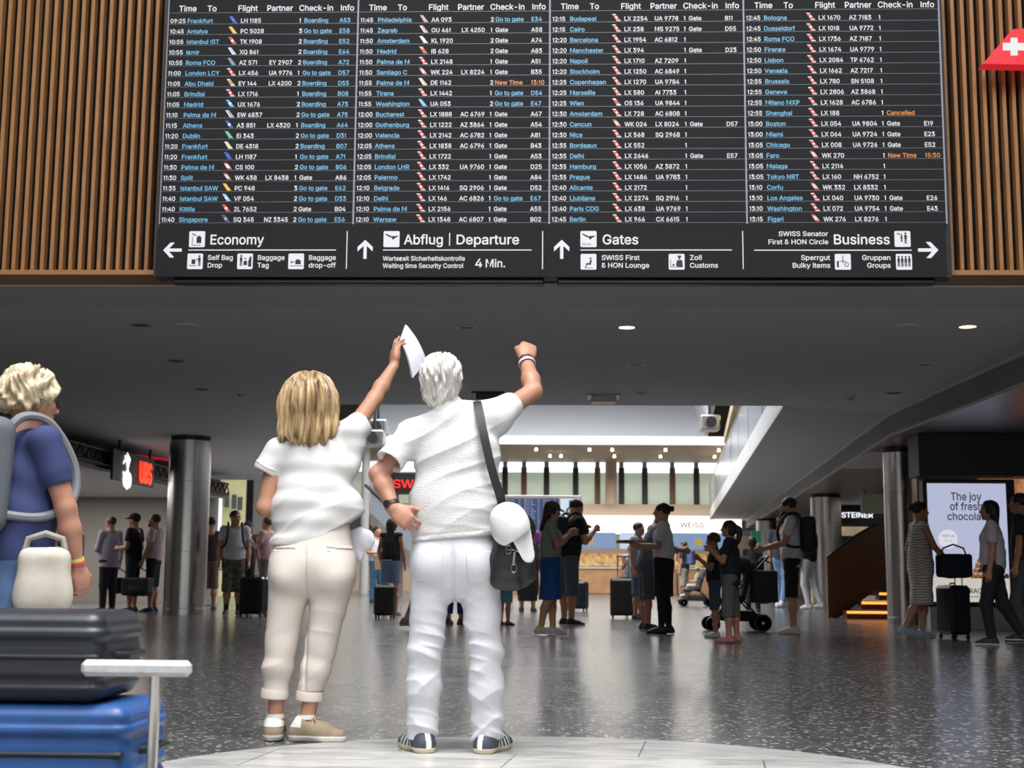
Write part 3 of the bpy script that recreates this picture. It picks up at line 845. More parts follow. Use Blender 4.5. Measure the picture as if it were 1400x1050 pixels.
# ceiling: the dark plane over the middle of the hall and its arm to the far left
A1, A2 = PZ(1400, 480, CZ), PZ(1215, 565, CZ); A3, A4 = PZ(1015, 715, CZ), PZ(970, 710, CZ); A5 = PZ(1070, 555, CZ)
A0 = A1+(A1-A2)*(A1[1]-12.63)/(A2[1]-A1[1])
ye = A5[1]; xl = PZ(462, 553, CZ)[0]; xl2 = PZ(392, 655, CZ)[0]
b = MB(); b.prism([(-20, 12.63, CZ), (A0[0], 12.63, CZ), (A1[0], A1[1], CZ), (A2[0], A2[1], CZ), (A5[0], ye, CZ), (xl, ye, CZ), (xl2, 37, CZ), (-20, 37, CZ)], (0, 0, .35))
struct(b.obj('ceiling', M_ceil))
b = MB(); b.bb((-20, 11.72, CZ-.012), (20, 12.63, CZ+.3)); struct(b.obj('trim_1', M_trimw))
# upper floor gallery running away on the east side: soffit, white edge, glass parapet
b = MB(); b.prism([A5, A2, A3, A4], (0, 0, .02)); o = struct(b.obj('ceiling_gallery', M_trimw))
dv = unit(A4-A5); nv = np.array([-dv[1], dv[0], 0]);
if nv[0] > 0: nv = -nv
b = MB(); b.prism([A5-V(0, 0, .02), A4-V(0, 0, .02), A4+V(0, 0, .42), A5+V(0, 0, .42)], -nv*.18); struct(b.obj('trim_2', M_trimw))
b = MB(); b.prism([A4-V(0, 0, .02), A3-V(0, 0, .02), A3+V(0, 0, .42), A4+V(0, 0, .42)], (0, .18, 0)); struct(b.obj('trim_3', M_trimw))
par = empty('glass_parapet', tuple((A5+A4)/2+V(0, 0, .42)), 0, 'frosted glass parapet along the edge of the upper gallery', 'railing')
def loc(o, p): return np.asarray(p, float)-np.array(o.location)
nP = 9
M_frost = mat('frosted_glass', (150, 156, 164), .25, var=.03)
for i in range(nP):
    p, q = A5+(A4-A5)*(i+.02)/nP, A5+(A4-A5)*(i+.98)/nP
    b = MB(); b.prism([loc(par, p+V(0, 0, .42)), loc(par, q+V(0, 0, .42)), loc(par, q+V(0, 0, 1.45)), loc(par, p+V(0, 0, 1.45))], -nv*.02); b.obj('pane', M_frost, par)
b = MB(); b.tube([loc(par, A5+V(0, 0, 1.48)), loc(par, A4+V(0, 0, 1.48))], .03, 8); b.obj('handrail', M_steel, par)
# lower metal ceiling to the east with its pale fascia
zl = CZ-.34
b = MB()
for p, q in ((A0, A1), (A1, A2), (A2, A3)): b.prism([p, q, q-V(0, 0, .355), p-V(0, 0, .355)], (.06, 0, 0))
struct(b.obj('trim_4', M_trimw))
b = MB(); b.prism([(A0[0], 12.63, zl), (24, 12.63, zl), (24, 70, zl), (A3[0], A3[1], zl), (A2[0], A2[1], zl), (A1[0], A1[1], zl)], (0, 0, .3))
struct(b.obj('ceiling_metal', M_panel))
b = MB()
q = [PZ(1142, 640, zl), PZ(1214, 640, zl), PZ(1214, 617, zl), PZ(1190, 617, zl)]
b.prism([p-V(0, 0, .012) for p in q], (0, 0, .012)); struct(b.obj('trim_5', M_trimw))

# slatted wood wall above the ceiling edge
b = MB(); b.bb((-20, 11.62, CZ+.02), (20, 11.9, 10)); struct(b.obj('wall_front', mat('dark_backing', (20, 17, 15), .9)))
BYF = 11.15
bl = PY(216, 380, BYF)[0]; brr = PY(1298, 380, BYF)[0]
for nm, x0, x1 in (('slat_wall', -9.2, bl+.10), ('slat_wall', brr-.10, 9.6)):
    r_ = empty(nm, ((x0+x1)/2, 11.45, CZ), 0, 'vertical brown wooden slats west of the departure board' if x0 < 0 else 'vertical brown wooden slats east of the departure board, behind the red tail fin sign', 'wall cladding')
    b = MB(); x = x0 if x0 > 0 else x1
    n_ = int((x1-x0)/.0835)
    for i in range(n_):
        xc = (x0+.04+i*.0835) if x0 > 0 else (x1-.04-i*.0835)
        b.box((xc-r_.location[0], .0, 3.1), (.034, .085, 6.1), None, .004)
    b.obj('slats', M_wood, r_)
    b = MB(); b.bb((x0-r_.location[0], -.15, .0), (x1-r_.location[0], .26, .045), .004); b.obj('bottom_board', M_wood, r_)

# side and rear walls of the front hall (outside the picture, closing the room)
b = MB(); b.bb((-20.3, -7, 0), (-20, 72, 11)); struct(b.obj('wall_left', M_wall))
b = MB(); b.bb((24, -7, 0), (24.3, 72, 11)); struct(b.obj('wall_right', M_wall))
b = MB(); b.bb((-20, -7.3, 0), (24, -7, 11)); struct(b.obj('wall_rear', M_wall))
# roof with the two daylight openings
b = MB(); b.bb((-20, 11.9, 10.2), (24, 24, 10.4)); b.bb((-20, 52, 10.2), (24, 72, 10.4)); struct(b.obj('roof', M_trimw))

def ceiling_light(px, py, lit, label, r=.11, col=(255, 214, 160)):
    p = PZ(px, py, CZ); o = empty('ceiling_light', (p[0], p[1], CZ), 0, label, 'ceiling light', 'round downlights in the dark ceiling')
    b = MB(); b.lathe([(r, 0), (r, -.008), (r*.78, -.010), (r*.74, -.001)], (0, 0, 0), 28); b.obj('trim_ring', M_trimw if lit else M_panel, o)
    b = MB(); b.lathe([(0, -.002), (r*.74, -.002), (r*.74, -.004), (0, -.004)], (0, 0, 0), 24); b.obj('lens', glow('lamp_lit', col, 9) if lit == 1 else M_black, o)
    return o
for a in [(191, 444, 0, 'dark unlit round downlight nearest the slat wall, above the blond traveller'), (240, 493, 0, 'unlit round downlight midway between slat wall and left steel column'),
          (275, 532, 0, 'small unlit downlight in the ceiling, just before the left steel column'),
          (639, 447, 0, 'unlit round downlight in the ceiling above the white-haired man'), (857, 447, 1, 'lit warm downlight in the ceiling between the raised fist and the board'),
          (870, 498, 0, 'unlit round downlight behind the lit one in the middle of the ceiling'), (877, 537, 2, 'small unlit downlight close to the atrium edge of the ceiling'),
          (1323, 446, 1, 'lit warm downlight in the ceiling under the east slat wall'), (1267, 498, 2, 'unlit round downlight near the pale fascia of the metal ceiling'),
          (1222, 537, 0, 'small unlit downlight at the corner where ceiling meets gallery'), (80, 531, 1, 'tiny glowing downlight over the blond traveller in blue')]:
    ceiling_light(a[0], a[1], a[2], a[3], .11 if a[0] != 80 else .05)
for px, py, lb in [(257, 445, 'flat round blank cover plate beside the unlit downlight'), (1240, 446, 'flat round blank cover plate beside the lit downlight')]:
    p = PZ(px, py, CZ); b = MB(); b.lathe([(.13, 0), (.13, -.006), (.12, -.009), (0, -.009)], (0, 0, 0), 28); o = tag(b.obj('cover_plate', M_ceil), lb, 'cover plate'); o.location = p
for px, py, lb in [(329, 536, 'small pale smoke detector before the left column'), (1162, 541, 'small pale smoke detector near the gallery corner')]:
    p = PZ(px, py, CZ); o = empty('smoke_detector', p, 0, lb, 'smoke detector')
    b = MB(); b.lathe([(.075, 0), (.075, -.02), (.06, -.03), (0, -.03)], (0, 0, 0), 20); b.obj('base', M_trimw, o)
    b = MB(); b.lathe([(.042, -.03), (.042, -.055), (.03, -.065), (0, -.065)], (0, 0, 0), 20); b.obj('sensor_head', M_panel, o)
for px, py, lb, c in [(825, 541, 'square grey sprinkler box on the ceiling before the skylight', M_panel), (668, 538, 'dark square loudspeaker on the ceiling behind the raised fist', M_dark)]:
    p = PZ(px, py, CZ); o = empty('ceiling_box', p, 0, lb, 'ceiling fitting'); b = MB(); b.box((0, 0, -.012), (.46, .46, .024), None, .006); b.obj('flange', c, o); b = MB(); b.box((0, 0, -.06), (.34, .34, .09), None, .01); b.obj('box', c, o)

# steel columns
def column(px, Y, r, z, label):
    x = PY(px, 780, Y)[0]; o = empty('steel_column', (x, Y, 0), 0, label, 'column')
    b = MB(); b.lathe([(r, .12), (r, z*.35)], n=48); b.lathe([(r, z*.35+.006), (r, z*.74)], n=48); b.lathe([(r, z*.74+.006), (r, z-.09)], n=48)
    b.obj('shaft', M_steel, o)
    b = MB(); b.lathe([(r*1.012, 0), (r*1.012, .115), (r*.99, .12)], n=48); b.obj('base_ring', M_steel, o)
    b = MB(); b.lathe([(r*.96, z-.09), (r*.96, z)], n=48); b.obj('collar', M_dark, o)
    return o
column(254, 25.2, .385, CZ, 'thick brushed steel column west of the couple, beside the queue')
column(1234, 23.2, .27, zl, 'brushed steel column beside the chocolate poster screen')
column(1131, 36.5, .40, zl, 'steel column behind the man with the black backpack')
column(1049, 52, .38, zl, 'farthest steel column under the gallery, left of the two behind')

# ---- west side: bank front with hanging sign
xw = -8.6
o = empty('bank', (xw, 27, 0), 0, 'grey bank hall with dark fascia and lit white edge', 'shop front')
b = MB(); b.bb((-.12, -8, 2.72), (0, 8.2, 3.06)); b.obj('fascia', M_dark, o)
b = MB(); b.bb((-6, -8, 2.70), (-.12, 8.2, 2.76)); b.obj('soffit', M_trimw, o)
b = MB(); b.bb((-6, 8.0, 0), (-.1, 8.2, 2.7)); b.obj('rear_wall', M_wall, o)
b = MB(); b.bb((-.09, 7.9, 1.2), (-.03, 8.0, 2.68)); b.obj('light_strip', glow('strip_white', (235, 240, 250), 1.6), o)
b = MB()
for i in range(34):
    y = -8+.48*i; b.tube([(.06, y, 2.82), (.06, y+.24, 3.04), (.06, y+.48, 2.82)], .018, 5)
b.tube([(.06, -8, 2.80), (.06, 8.2, 2.80)], .03, 6); b.tube([(.06, -8, 3.06), (.06, 8.2, 3.06)], .03, 6)
b.obj('lattice_girder', M_black, o)
p, q = PZ(186, 621, CZ), PZ(258, 631, CZ); b = MB(); b.prism([p+V(0, 0, -.002), V(q[0], q[1], CZ-.002), V(q[0]+.1, q[1]+.8, CZ-.002), p+V(.1, .8, -.002)], (0, 0, -.03)); tag(b.obj('ceiling_strip', glow('red_strip', (190, 24, 44), .6)), 'red glowing strip on the ceiling beside the left steel column', 'light')

# ---- far wall of the atrium
def zb(py, Y=YB): return float(PY(850, py, Y)[2])
def xb(px, Y=YB): return float(PY(px, 700, Y)[0])
z_sign0, z_sign1, z_band, z_win = zb(731), zb(706), zb(690), zb(632)
xL, xR = -14.0, 14.0
b = MB(); b.bb((xL, YB, z_band-.0), (xR, YB+.3, z_band-.0+.02)); b.bb((xL, YB, z_sign1), (xR, YB+.3, z_band)); b.bb((xL, YB+.6, 0), (xR, YB+.8, z_sign0)); b.bb((xL, YB, z_win), (xR, YB+.3, 10.2)); b.bb((-20, YB, 0), (xL, YB+.3, 10.2)); b.bb((xR, YB, 0), (24, YB+.3, 10.2))
struct(b.obj('wall_back', mat('beige_wall', (196, 178, 162), .7, var=.03, scale=1)))
ts = [455, 500, 540, 577, 612, 650, 690, 716, 747, 787, 817, 850, 882, 920, 953, 990, 1030]
M_win = mat('window_lower', (176, 190, 176), .2, var=.08, scale=.6, emit=.50)
M_sky = glow('window_sky', (240, 248, 255), 1.6)
zs = zb(646)
for i in range(len(ts)-1):
    x0, x1 = xb(ts[i]), xb(ts[i+1])
    w_ = empty('window_%d' % (i+1), ((x0+x1)/2, YB+.1, z_band)); w_['kind'] = 'structure'
    hw = (x1-x0)/2; H_ = z_win-z_band
    b = MB(); b.bb((-hw+.1, .05, .03), (hw-.1, .08, zs-z_band)); p = b.obj('lower_pane', M_win, w_)
    b = MB(); b.bb((-hw+.1, .05, zs-z_band), (hw-.1, .08, H_)); p = b.obj('upper_pane', M_sky, w_)
    b = MB(); b.bb((hw-.13, -.05, .0), (hw+.13, .1, H_-.25)); p = b.obj('window_frame', M_dark if i % 3 else mat('bronze_frame', (112, 84, 52), .5), w_)
b = MB(); b.lathe([(.26, 0), (.26, z_win-z_band)], n=24); o = tag(b.obj('pillar', mat('beige_wall', (196, 178, 162))), 'slim beige round pillar before the upper windows', 'column'); o.location = (xb(835), YB-.5, z_band)
# brown soffit with spot lamps, bright lower edge of the skylight and its sloping well
y_s = 52.0; z_s = z_win
b = MB(); b.bb((xL, y_s, z_s), (xR, YB+.3, z_s+.08)); struct(b.obj('ceiling_soffit', mat('tan_soffit', (168, 148, 128), .6, var=.03, scale=1)))
zl0, zl1 = zb(608, y_s), zb(597, y_s)
b = MB(); b.bb((xL, y_s-.1, z_s), (xR, y_s, zl0)); struct(b.obj('trim_6', mat('tan_soffit', (168, 148, 128))))
b = MB(); b.bb((xL, y_s-.15, zl0), (xR, y_s, zl1)); struct(b.obj('window_17', glow('skylight_edge', (250, 250, 250), 1.5)))
for i, (px, py) in enumerate([(733, 627), (767, 624), (806, 628), (840, 625), (837, 629), (752, 629), (910, 625), (903, 629), (983, 626), (977, 630), (560, 627), (600, 627), (640, 627)]):
    y_ = 54+(i % 2)*3; p = PY(px, py, y_); o = empty('spot_lamp', (p[0], y_, z_s), 0, 'small lit spot lamp under the tan soffit of the far wall', 'spot lamp', 'spot lamps under the tan soffit')
    b = MB(); b.tube([(0, 0, 0), (0, 0, -.10)], .015, 6); b.obj('stem', M_dark, o)
    b = MB(); b.lathe([(.05, -.10), (.06, -.22), (0, -.215)], (0, 0, 0), 14); b.obj('lamp_head', glow('spot_warm', (255, 236, 205), 5), o)
# sloping skylight well: grey far panel and splayed side panels
M_well = mat('skylight_well', (205, 207, 210), .6, var=.02, scale=1)
zt = 10.2
fp = [V(xb(500, y_s), y_s-.15, zl1), V(xb(963, y_s), y_s-.15, zl1), V(xb(940, y_s), 58, zt), V(xb(520, y_s), 58, zt)]
b = MB(); b.prism(fp, (0, .15, 0)); struct(b.obj('trim_7', M_well))
xr_ = float(PY(986, 580, 34)[0]); g = [fp[1], V(xr_, 34, zl1+.1), V(xr_, 34, zt), fp[2]]
b = MB(); b.prism(g, (.15, 0, 0)); struct(b.obj('trim_8', M_well))
xl_ = float(PY(488, 580, 34)[0]); g = [fp[0], V(xl_, 34, zl1+.1), V(xl_, 34, zt), fp[3]]
b = MB(); b.prism(g, (-.15, 0, 0)); struct(b.obj('trim_9', M_well))
# wooden frame with projectors at the two ends of the well
def projector(px, py, Y, label, rz, arm, up_=.6):
    p = PY(px, py, Y); o = empty('projector', p, 0, label, 'projector')
    b = MB(); b.box((0, 0, 0), (.55, .75, .42), None, .04); b.obj('housing', M_steel, o)
    b = MB(); b.lathe([(.15, -.50), (.15, -.37), (.11, -.37), (.11, -.48), (0, -.46)], (0, 0, 0), 18, 'y'); b.obj('lens', M_dark, o)
    b = MB(); b.tube([(0, 0, .2), (0, 0, up_), (arm, .0, up_)], .04, 8); b.obj('bracket', M_dark, o)
projector(970, 579, 38, 'grey projector hanging at the east corner of the skylight', -.5, .25, 1.35)
projector(517, 585, 38, 'grey projector hanging beside the woman raised arm', .5, -.60, 1.55)
projector(512, 600, 36, 'white projector under the grey one beside the raised arm', .3, -.52, 2.05)
b = MB(); p, q = PY(1003, 552, 34), PY(990, 606, 46); b.prism([p, q, q+V(.36, 0, 0), p+V(.36, 0, 0)], (0, 0, .3)); tag(b.obj('wooden_beam', mat('pale_wood', (200, 176, 140), .5, var=.15, scale=4)), 'pale wooden beam along the skylight beside the gallery parapet', 'beam')

# ---- shop line under the far wall
o = empty('shop_sign', (0, YB-.9, z_sign0), 0, 'long glowing white shop sign along the far wall above the food counters', 'sign')
b = MB(); b.bb((xb(690), 0, 0), (xb(1010), .3, z_sign1-z_sign0)); b.obj('light_box', glow('sign_white', (255, 246, 232), 1.6), o)
# ------------------------------------------------------------------ lettering
GLYPH = {' ': (111, []),
'&': (264, [[116,-11,87,-8,62,1,42,15,26,33,17,55,14,78,16,98,22,115,32,130,45,143,61,156,79,170,123,203,129,207,135,212,140,218,144,224,147,231,148,239,146,249,140,258,131,263,119,265,110,264,102,261,96,257,91,251,88,244,87,235,88,226,92,217,97,207,105,197,114,185,125,172,271,-6,212,-7,96,132,66,169,55,184,46,200,40,217,38,235,40,255,48,274,60,289,76,300,96,307,118,309,140,307,160,300,176,289,188,274,195,257,197,239,196,224,192,211,185,198,177,187,167,177,155,168,95,123,80,110,70,99,65,89,64,77,65,65,70,55,77,46,87,40,100,35,114,34,130,36,145,41,160,49,173,61,184,75,192,92,197,111,200,139,247,139,245,105,240,83,233,65,224,51,216,40,209,32,201,23,184,8,162,-2,139,-9]]),
'+': (267, [[110,14,110,221,157,221,157,14],[30,95,30,140,237,140,237,95]]),
'-': (267, [[205,151,205,104,61,104,61,151]]),
'.': (111, [[56,-9,43,-7,32,0,25,11,22,24,25,37,32,48,43,55,56,58,69,55,80,48,87,37,90,24,87,11,80,0,69,-7]]),
'0': (267, [[134,-11,101,-6,73,9,50,33,34,65,25,104,22,150,25,196,35,235,51,267,73,291,101,306,134,311,167,306,195,291,217,267,233,235,242,196,246,150,242,104,233,65,217,33,195,9,167,-6],[134,36,152,39,167,48,179,64,188,87,194,115,196,150,194,185,188,213,179,236,167,252,152,261,134,264,116,261,101,252,88,236,79,213,73,185,71,150,73,115,79,87,88,64,101,48,116,39]]),
'1': (165, [[118,0,68,0,68,240,20,216,20,262,78,300,118,300]]),
'2': (267, [[31,-7,31,31,133,139,149,156,161,171,171,183,177,195,181,207,182,219,181,232,176,243,168,252,158,259,146,263,132,264,117,263,105,258,95,251,88,241,83,228,81,207,31,207,35,240,45,264,61,284,81,299,106,308,133,311,160,308,184,299,203,285,219,266,228,244,231,220,230,202,225,185,216,168,203,149,186,127,162,101,97,33,97,40,236,40,236,-7]]),
'3': (267, [[128,-11,101,-8,76,0,54,12,36,30,24,52,18,84,70,84,74,66,80,55,89,47,100,41,114,37,129,36,145,37,159,42,171,49,180,58,186,70,187,85,186,100,181,112,172,123,159,132,142,137,118,139,86,139,86,179,163,267,163,260,34,260,34,307,226,307,226,269,121,153,118,177,156,177,185,169,207,154,224,135,235,111,238,85,235,59,224,35,207,16,185,1,158,-8]]),
'4': (267, [[17,56,17,95,142,307,195,307,71,96,71,102,250,102,250,56],[160,-7,160,71,160,86,160,194,209,194,209,-7]]),
'5': (267, [[131,-11,104,-8,80,1,59,14,43,32,33,53,27,83,77,83,81,66,87,56,95,48,105,42,117,37,130,36,146,38,159,44,171,53,179,65,185,79,187,96,185,112,179,127,170,140,159,149,145,155,128,157,115,156,101,152,89,147,77,138,32,143,51,307,223,307,223,260,95,260,86,184,78,184,88,191,103,198,118,202,135,203,156,201,176,195,193,186,208,173,220,157,230,139,235,118,237,96,234,67,223,41,207,20,185,3,159,-7]]),
'6': (267, [[133,-11,105,-7,81,3,60,19,44,41,34,66,31,95,33,119,41,143,55,171,75,204,145,307,202,307,92,147,74,147,85,166,93,174,102,182,113,187,125,191,139,192,166,189,189,180,209,165,224,145,233,120,236,93,233,65,223,40,207,19,186,3,161,-7],[133,35,148,37,161,43,171,51,179,63,185,77,186,93,185,109,179,123,171,134,161,143,148,148,133,150,119,148,106,143,95,134,87,123,82,109,80,93,82,77,87,63,95,51,106,43,119,37]]),
'7': (250, [[46,-7,182,260,30,260,30,307,237,307,237,263,101,-7]]),
'8': (267, [[133,-11,104,-8,77,1,55,14,38,33,28,55,24,80,26,100,32,118,42,134,55,147,71,157,83,161,83,153,66,161,49,178,38,200,35,224,38,248,48,269,63,286,83,300,107,308,133,311,160,308,183,300,203,286,219,269,228,248,232,224,228,200,217,178,200,161,184,153,184,161,196,157,211,147,224,134,234,118,241,100,243,80,239,55,229,33,212,14,190,1,163,-8],[133,36,151,37,165,42,177,49,185,58,190,69,192,82,190,96,184,108,176,118,164,125,150,130,133,132,117,130,103,125,91,118,82,108,77,96,75,82,76,69,82,58,90,49,101,42,116,37],[133,177,147,179,159,183,168,190,175,198,180,209,182,221,180,234,176,244,169,253,159,259,147,263,133,265,119,263,108,259,98,253,91,244,86,234,85,221,86,209,91,198,98,190,108,183,120,179]]),
'9': (267, [[133,311,161,307,186,297,207,281,223,259,233,234,236,205,233,181,226,157,212,129,191,96,122,-7,64,-7,174,153,193,153,182,134,174,126,165,118,154,113,142,109,128,108,101,111,78,120,58,135,43,155,34,180,31,207,34,236,44,261,60,281,81,297,106,307],[133,265,119,263,106,257,96,249,87,237,82,223,81,207,82,191,87,177,95,166,106,157,119,152,133,150,148,152,161,157,172,166,180,177,185,191,186,207,185,223,180,237,171,249,161,257,148,263]]),
':': (111, [[56,-9,43,-7,32,0,25,11,22,24,25,37,32,48,43,55,56,58,69,55,80,48,87,37,90,24,87,11,80,0,69,-7],[56,153,43,155,32,163,25,174,22,186,25,199,32,210,43,218,56,220,69,218,80,210,87,199,90,186,87,174,80,163,69,155]]),
'A': (283, [[0,-7,114,307,167,307,282,-7,228,-7,163,176,157,195,149,217,141,246,128,289,153,289,141,245,132,217,125,194,119,176,55,-7],[58,77,58,124,225,124,225,77]]),
'B': (269, [[29,-7,29,307,142,307,172,304,197,295,216,282,230,264,239,243,241,221,240,202,234,186,225,173,214,163,201,156,192,153,192,160,202,158,218,150,232,139,243,123,251,103,253,80,250,57,242,36,227,18,206,5,179,-4,146,-7],[80,40,144,40,173,43,190,52,200,65,203,81,201,93,196,105,188,115,177,123,163,128,146,130,80,130],[80,175,140,175,155,176,167,181,177,187,185,196,190,207,191,219,188,235,180,248,165,257,141,260,80,260]]),
'C': (301, [[157,-11,119,-6,85,9,57,33,35,65,22,104,17,150,22,195,35,235,57,267,85,291,119,306,157,311,181,309,203,304,223,295,241,283,257,268,270,250,279,230,287,199,236,199,230,217,224,229,216,239,207,247,196,254,184,258,171,261,158,262,133,259,112,249,94,234,80,212,71,184,68,150,71,116,80,88,94,66,112,51,133,41,158,38,171,39,184,42,196,46,207,53,216,61,224,71,230,83,236,101,287,101,280,71,270,50,257,32,241,17,223,5,203,-4,181,-9]]),
'D': (296, [[129,-7,50,-7,50,40,126,40,159,44,184,53,204,69,217,91,226,118,229,151,226,183,218,210,204,231,185,247,161,256,130,260,48,260,48,307,133,307,175,302,211,288,240,265,262,234,275,195,279,151,275,106,261,67,240,36,210,12,173,-2],[80,307,80,-7,29,-7,29,307]]),
'E': (247, [[29,-7,29,307,226,307,226,260,80,260,80,175,216,175,216,128,80,128,80,40,228,40,228,-7]]),
'F': (242, [[29,-7,29,307,224,307,224,260,80,260,80,171,211,171,211,124,80,124,80,-7]]),
'G': (307, [[158,-11,119,-6,85,9,56,33,35,65,22,104,17,150,22,195,35,235,56,267,84,291,118,306,156,311,180,309,203,303,224,294,242,282,258,267,271,249,280,229,288,199,236,199,229,217,223,228,215,238,206,247,196,253,184,258,171,261,157,262,133,259,112,249,94,234,80,212,71,184,68,150,71,116,80,88,94,66,112,51,134,41,159,38,181,40,200,48,216,60,228,76,235,96,239,127,259,117,160,111,160,157,288,157,288,118,284,82,272,50,252,24,225,5,194,-7]]),
'H': (305, [[29,-7,29,307,80,307,80,177,225,177,225,307,276,307,276,-7,225,-7,225,130,80,130,80,-7]]),
'I': (112, [[82,0,30,0,30,300,82,300]]),
'J': (234, [[109,-11,71,-4,40,14,25,34,16,58,13,85,13,108,64,108,64,86,67,64,77,48,91,39,109,36,127,39,141,48,150,64,154,86,154,307,205,307,205,85,202,58,193,34,178,14,147,-4]]),
'K': (275, [[57,74,55,130,67,145,77,158,87,171,98,183,109,195,120,207,212,307,276,305,139,156,137,156],[29,-7,29,307,80,307,80,197,80,133,80,114,80,-7],[216,-7,102,153,135,193,277,-7]]),
'L': (232, [[29,-7,29,307,80,307,80,40,220,40,220,-7]]),
'M': (370, [[29,-7,29,307,94,307,170,113,172,105,176,96,183,74,186,63,190,51,198,22,172,22,181,51,188,73,196,95,199,105,202,113,276,307,341,307,341,-7,291,-7,291,172,291,193,291,218,292,244,293,276,311,276,304,254,300,239,290,212,286,199,282,187,275,169,206,-7,164,-7,94,169,91,177,88,187,79,211,75,224,70,238,65,253,57,276,76,276,77,245,78,219,78,194,78,172,78,-7]]),
'N': (309, [[29,-7,29,307,84,307,208,111,213,103,220,92,227,80,234,66,242,51,254,27,233,24,231,47,230,63,229,79,229,93,229,115,229,307,280,307,280,-7,225,-7,114,168,106,179,99,192,91,205,82,221,53,272,77,275,79,227,79,209,80,194,80,181,80,172,80,-7]]),
'O': (314, [[157,-11,119,-6,85,9,57,33,35,65,22,104,17,150,22,195,35,235,57,267,85,291,119,306,157,311,196,306,230,291,258,267,279,235,293,195,297,150,293,104,279,65,258,33,230,9,196,-6],[157,38,181,41,203,50,221,66,235,88,244,116,247,150,244,184,235,212,221,234,203,250,181,259,157,262,134,259,112,249,94,234,80,212,71,184,68,150,71,116,80,88,94,66,112,51,134,41]]),
'P': (262, [[29,-7,29,307,139,307,172,303,199,293,221,277,236,257,245,232,248,205,245,178,236,153,221,132,199,116,172,106,139,103,58,103,58,150,137,150,157,151,172,157,183,165,190,176,195,190,197,205,195,220,190,234,183,245,172,253,157,258,137,260,80,260,80,-7]]),
'Q': (314, [[131,100,188,100,223,54,232,42,289,-35,233,-35,198,12,190,23],[157,-11,119,-6,85,9,57,33,35,65,22,104,17,150,22,195,35,235,57,267,85,291,119,306,157,311,196,306,230,291,258,267,279,235,293,195,297,150,293,104,279,65,258,33,230,9,196,-6],[157,38,181,41,203,50,221,66,235,88,244,116,247,150,244,184,235,212,221,234,203,250,181,259,157,262,134,259,112,249,94,234,80,212,71,184,68,150,71,116,80,88,94,66,112,51,134,41]]),
'R': (265, [[29,-7,29,307,139,307,172,304,199,294,221,279,236,259,245,235,248,208,245,181,236,157,221,137,199,122,172,113,139,110,50,110,50,157,137,157,158,159,173,163,184,171,191,180,195,193,197,208,195,223,191,236,183,246,173,253,157,258,137,260,80,260,80,-7],[204,-7,125,142,182,142,263,-7]]),
'S': (263, [[132,-12,100,-9,73,-1,50,13,32,32,21,54,15,87,67,87,71,67,78,56,88,47,100,41,115,37,132,36,150,37,166,42,179,49,189,58,195,69,197,82,195,93,191,101,183,108,172,115,158,120,143,125,106,135,72,148,46,166,29,190,24,220,28,245,39,268,56,286,78,300,105,308,134,311,163,308,189,299,211,286,228,268,239,247,244,216,194,216,187,239,174,252,156,261,133,264,116,262,101,258,90,251,81,243,76,233,75,222,76,210,82,201,91,194,103,188,115,183,127,179,158,171,171,167,186,162,201,154,216,145,228,134,238,120,245,102,247,82,244,57,233,34,216,15,193,0,165,-9]]),
'T': (265, [[12,260,12,307,252,307,252,260,158,260,158,-7,107,-7,107,260]]),
'U': (305, [[153,-11,118,-8,88,3,63,21,44,44,33,71,29,102,29,307,80,307,80,105,82,86,89,70,99,56,113,46,131,39,153,37,174,39,192,46,206,56,216,70,223,86,225,105,225,307,276,307,276,102,272,71,261,44,242,21,217,3,187,-8]]),
'V': (283, [[116,-7,0,307,54,307,120,124,126,106,133,83,142,55,155,12,130,12,142,55,151,83,159,106,165,124,228,307,282,307,168,-7]]),
'W': (405, [[86,-7,1,307,54,307,103,117,106,102,110,87,113,72,117,56,120,41,124,17,104,17,108,41,111,57,115,72,118,87,122,102,126,117,176,307,229,307,279,117,282,102,286,87,290,72,293,57,296,41,301,17,280,17,285,41,288,57,291,72,295,87,302,117,351,307,403,307,318,-7,264,-7,210,189,206,208,201,229,196,253,190,287,214,287,208,254,204,231,199,210,194,189,141,-7]]),
'X': (280, [[-2,-7,131,177,131,130,5,307,65,307,110,240,119,227,126,217,132,207,137,197,143,187,154,166,126,166,137,187,143,197,149,207,155,217,162,227,171,240,217,307,276,307,150,132,150,178,281,-7,222,-7,167,73,159,84,153,94,147,103,142,112,136,122,125,143,155,143,144,122,139,113,133,103,127,94,120,84,113,73,57,-7]]),
'Y': (278, [[113,-7,113,121,-2,307,57,307,119,207,128,191,137,175,145,158,157,129,122,129,134,159,142,176,151,191,160,207,221,307,280,307,165,121,165,-7]]),
'Z': (259, [[18,-7,18,29,156,231,165,244,175,258,185,271,203,294,214,262,187,261,168,260,150,260,131,260,17,260,17,307,241,307,241,270,105,72,95,58,84,44,73,29,55,6,44,38,71,39,90,40,108,40,126,40,242,40,242,-7]]),
'a': (230, [[94,-12,73,-10,53,-3,36,8,22,23,14,42,11,64,13,83,20,98,30,110,42,120,57,126,72,131,88,134,104,136,123,139,137,140,147,142,153,144,155,146,156,151,156,151,155,163,151,172,146,179,138,184,128,187,115,188,102,187,91,184,81,179,74,173,69,166,62,154,15,168,28,194,42,209,58,220,76,228,95,232,114,233,128,233,142,230,158,226,172,218,185,207,196,192,203,172,205,148,205,-7,157,-7,157,24,164,24,161,19,153,10,143,1,129,-6,113,-10],[100,33,117,35,131,40,142,48,150,58,154,70,156,82,156,99,162,104,155,101,147,99,138,97,128,96,119,94,104,93,92,90,82,87,73,83,66,78,62,71,61,62,62,53,65,47,71,41,79,37,89,34]]),
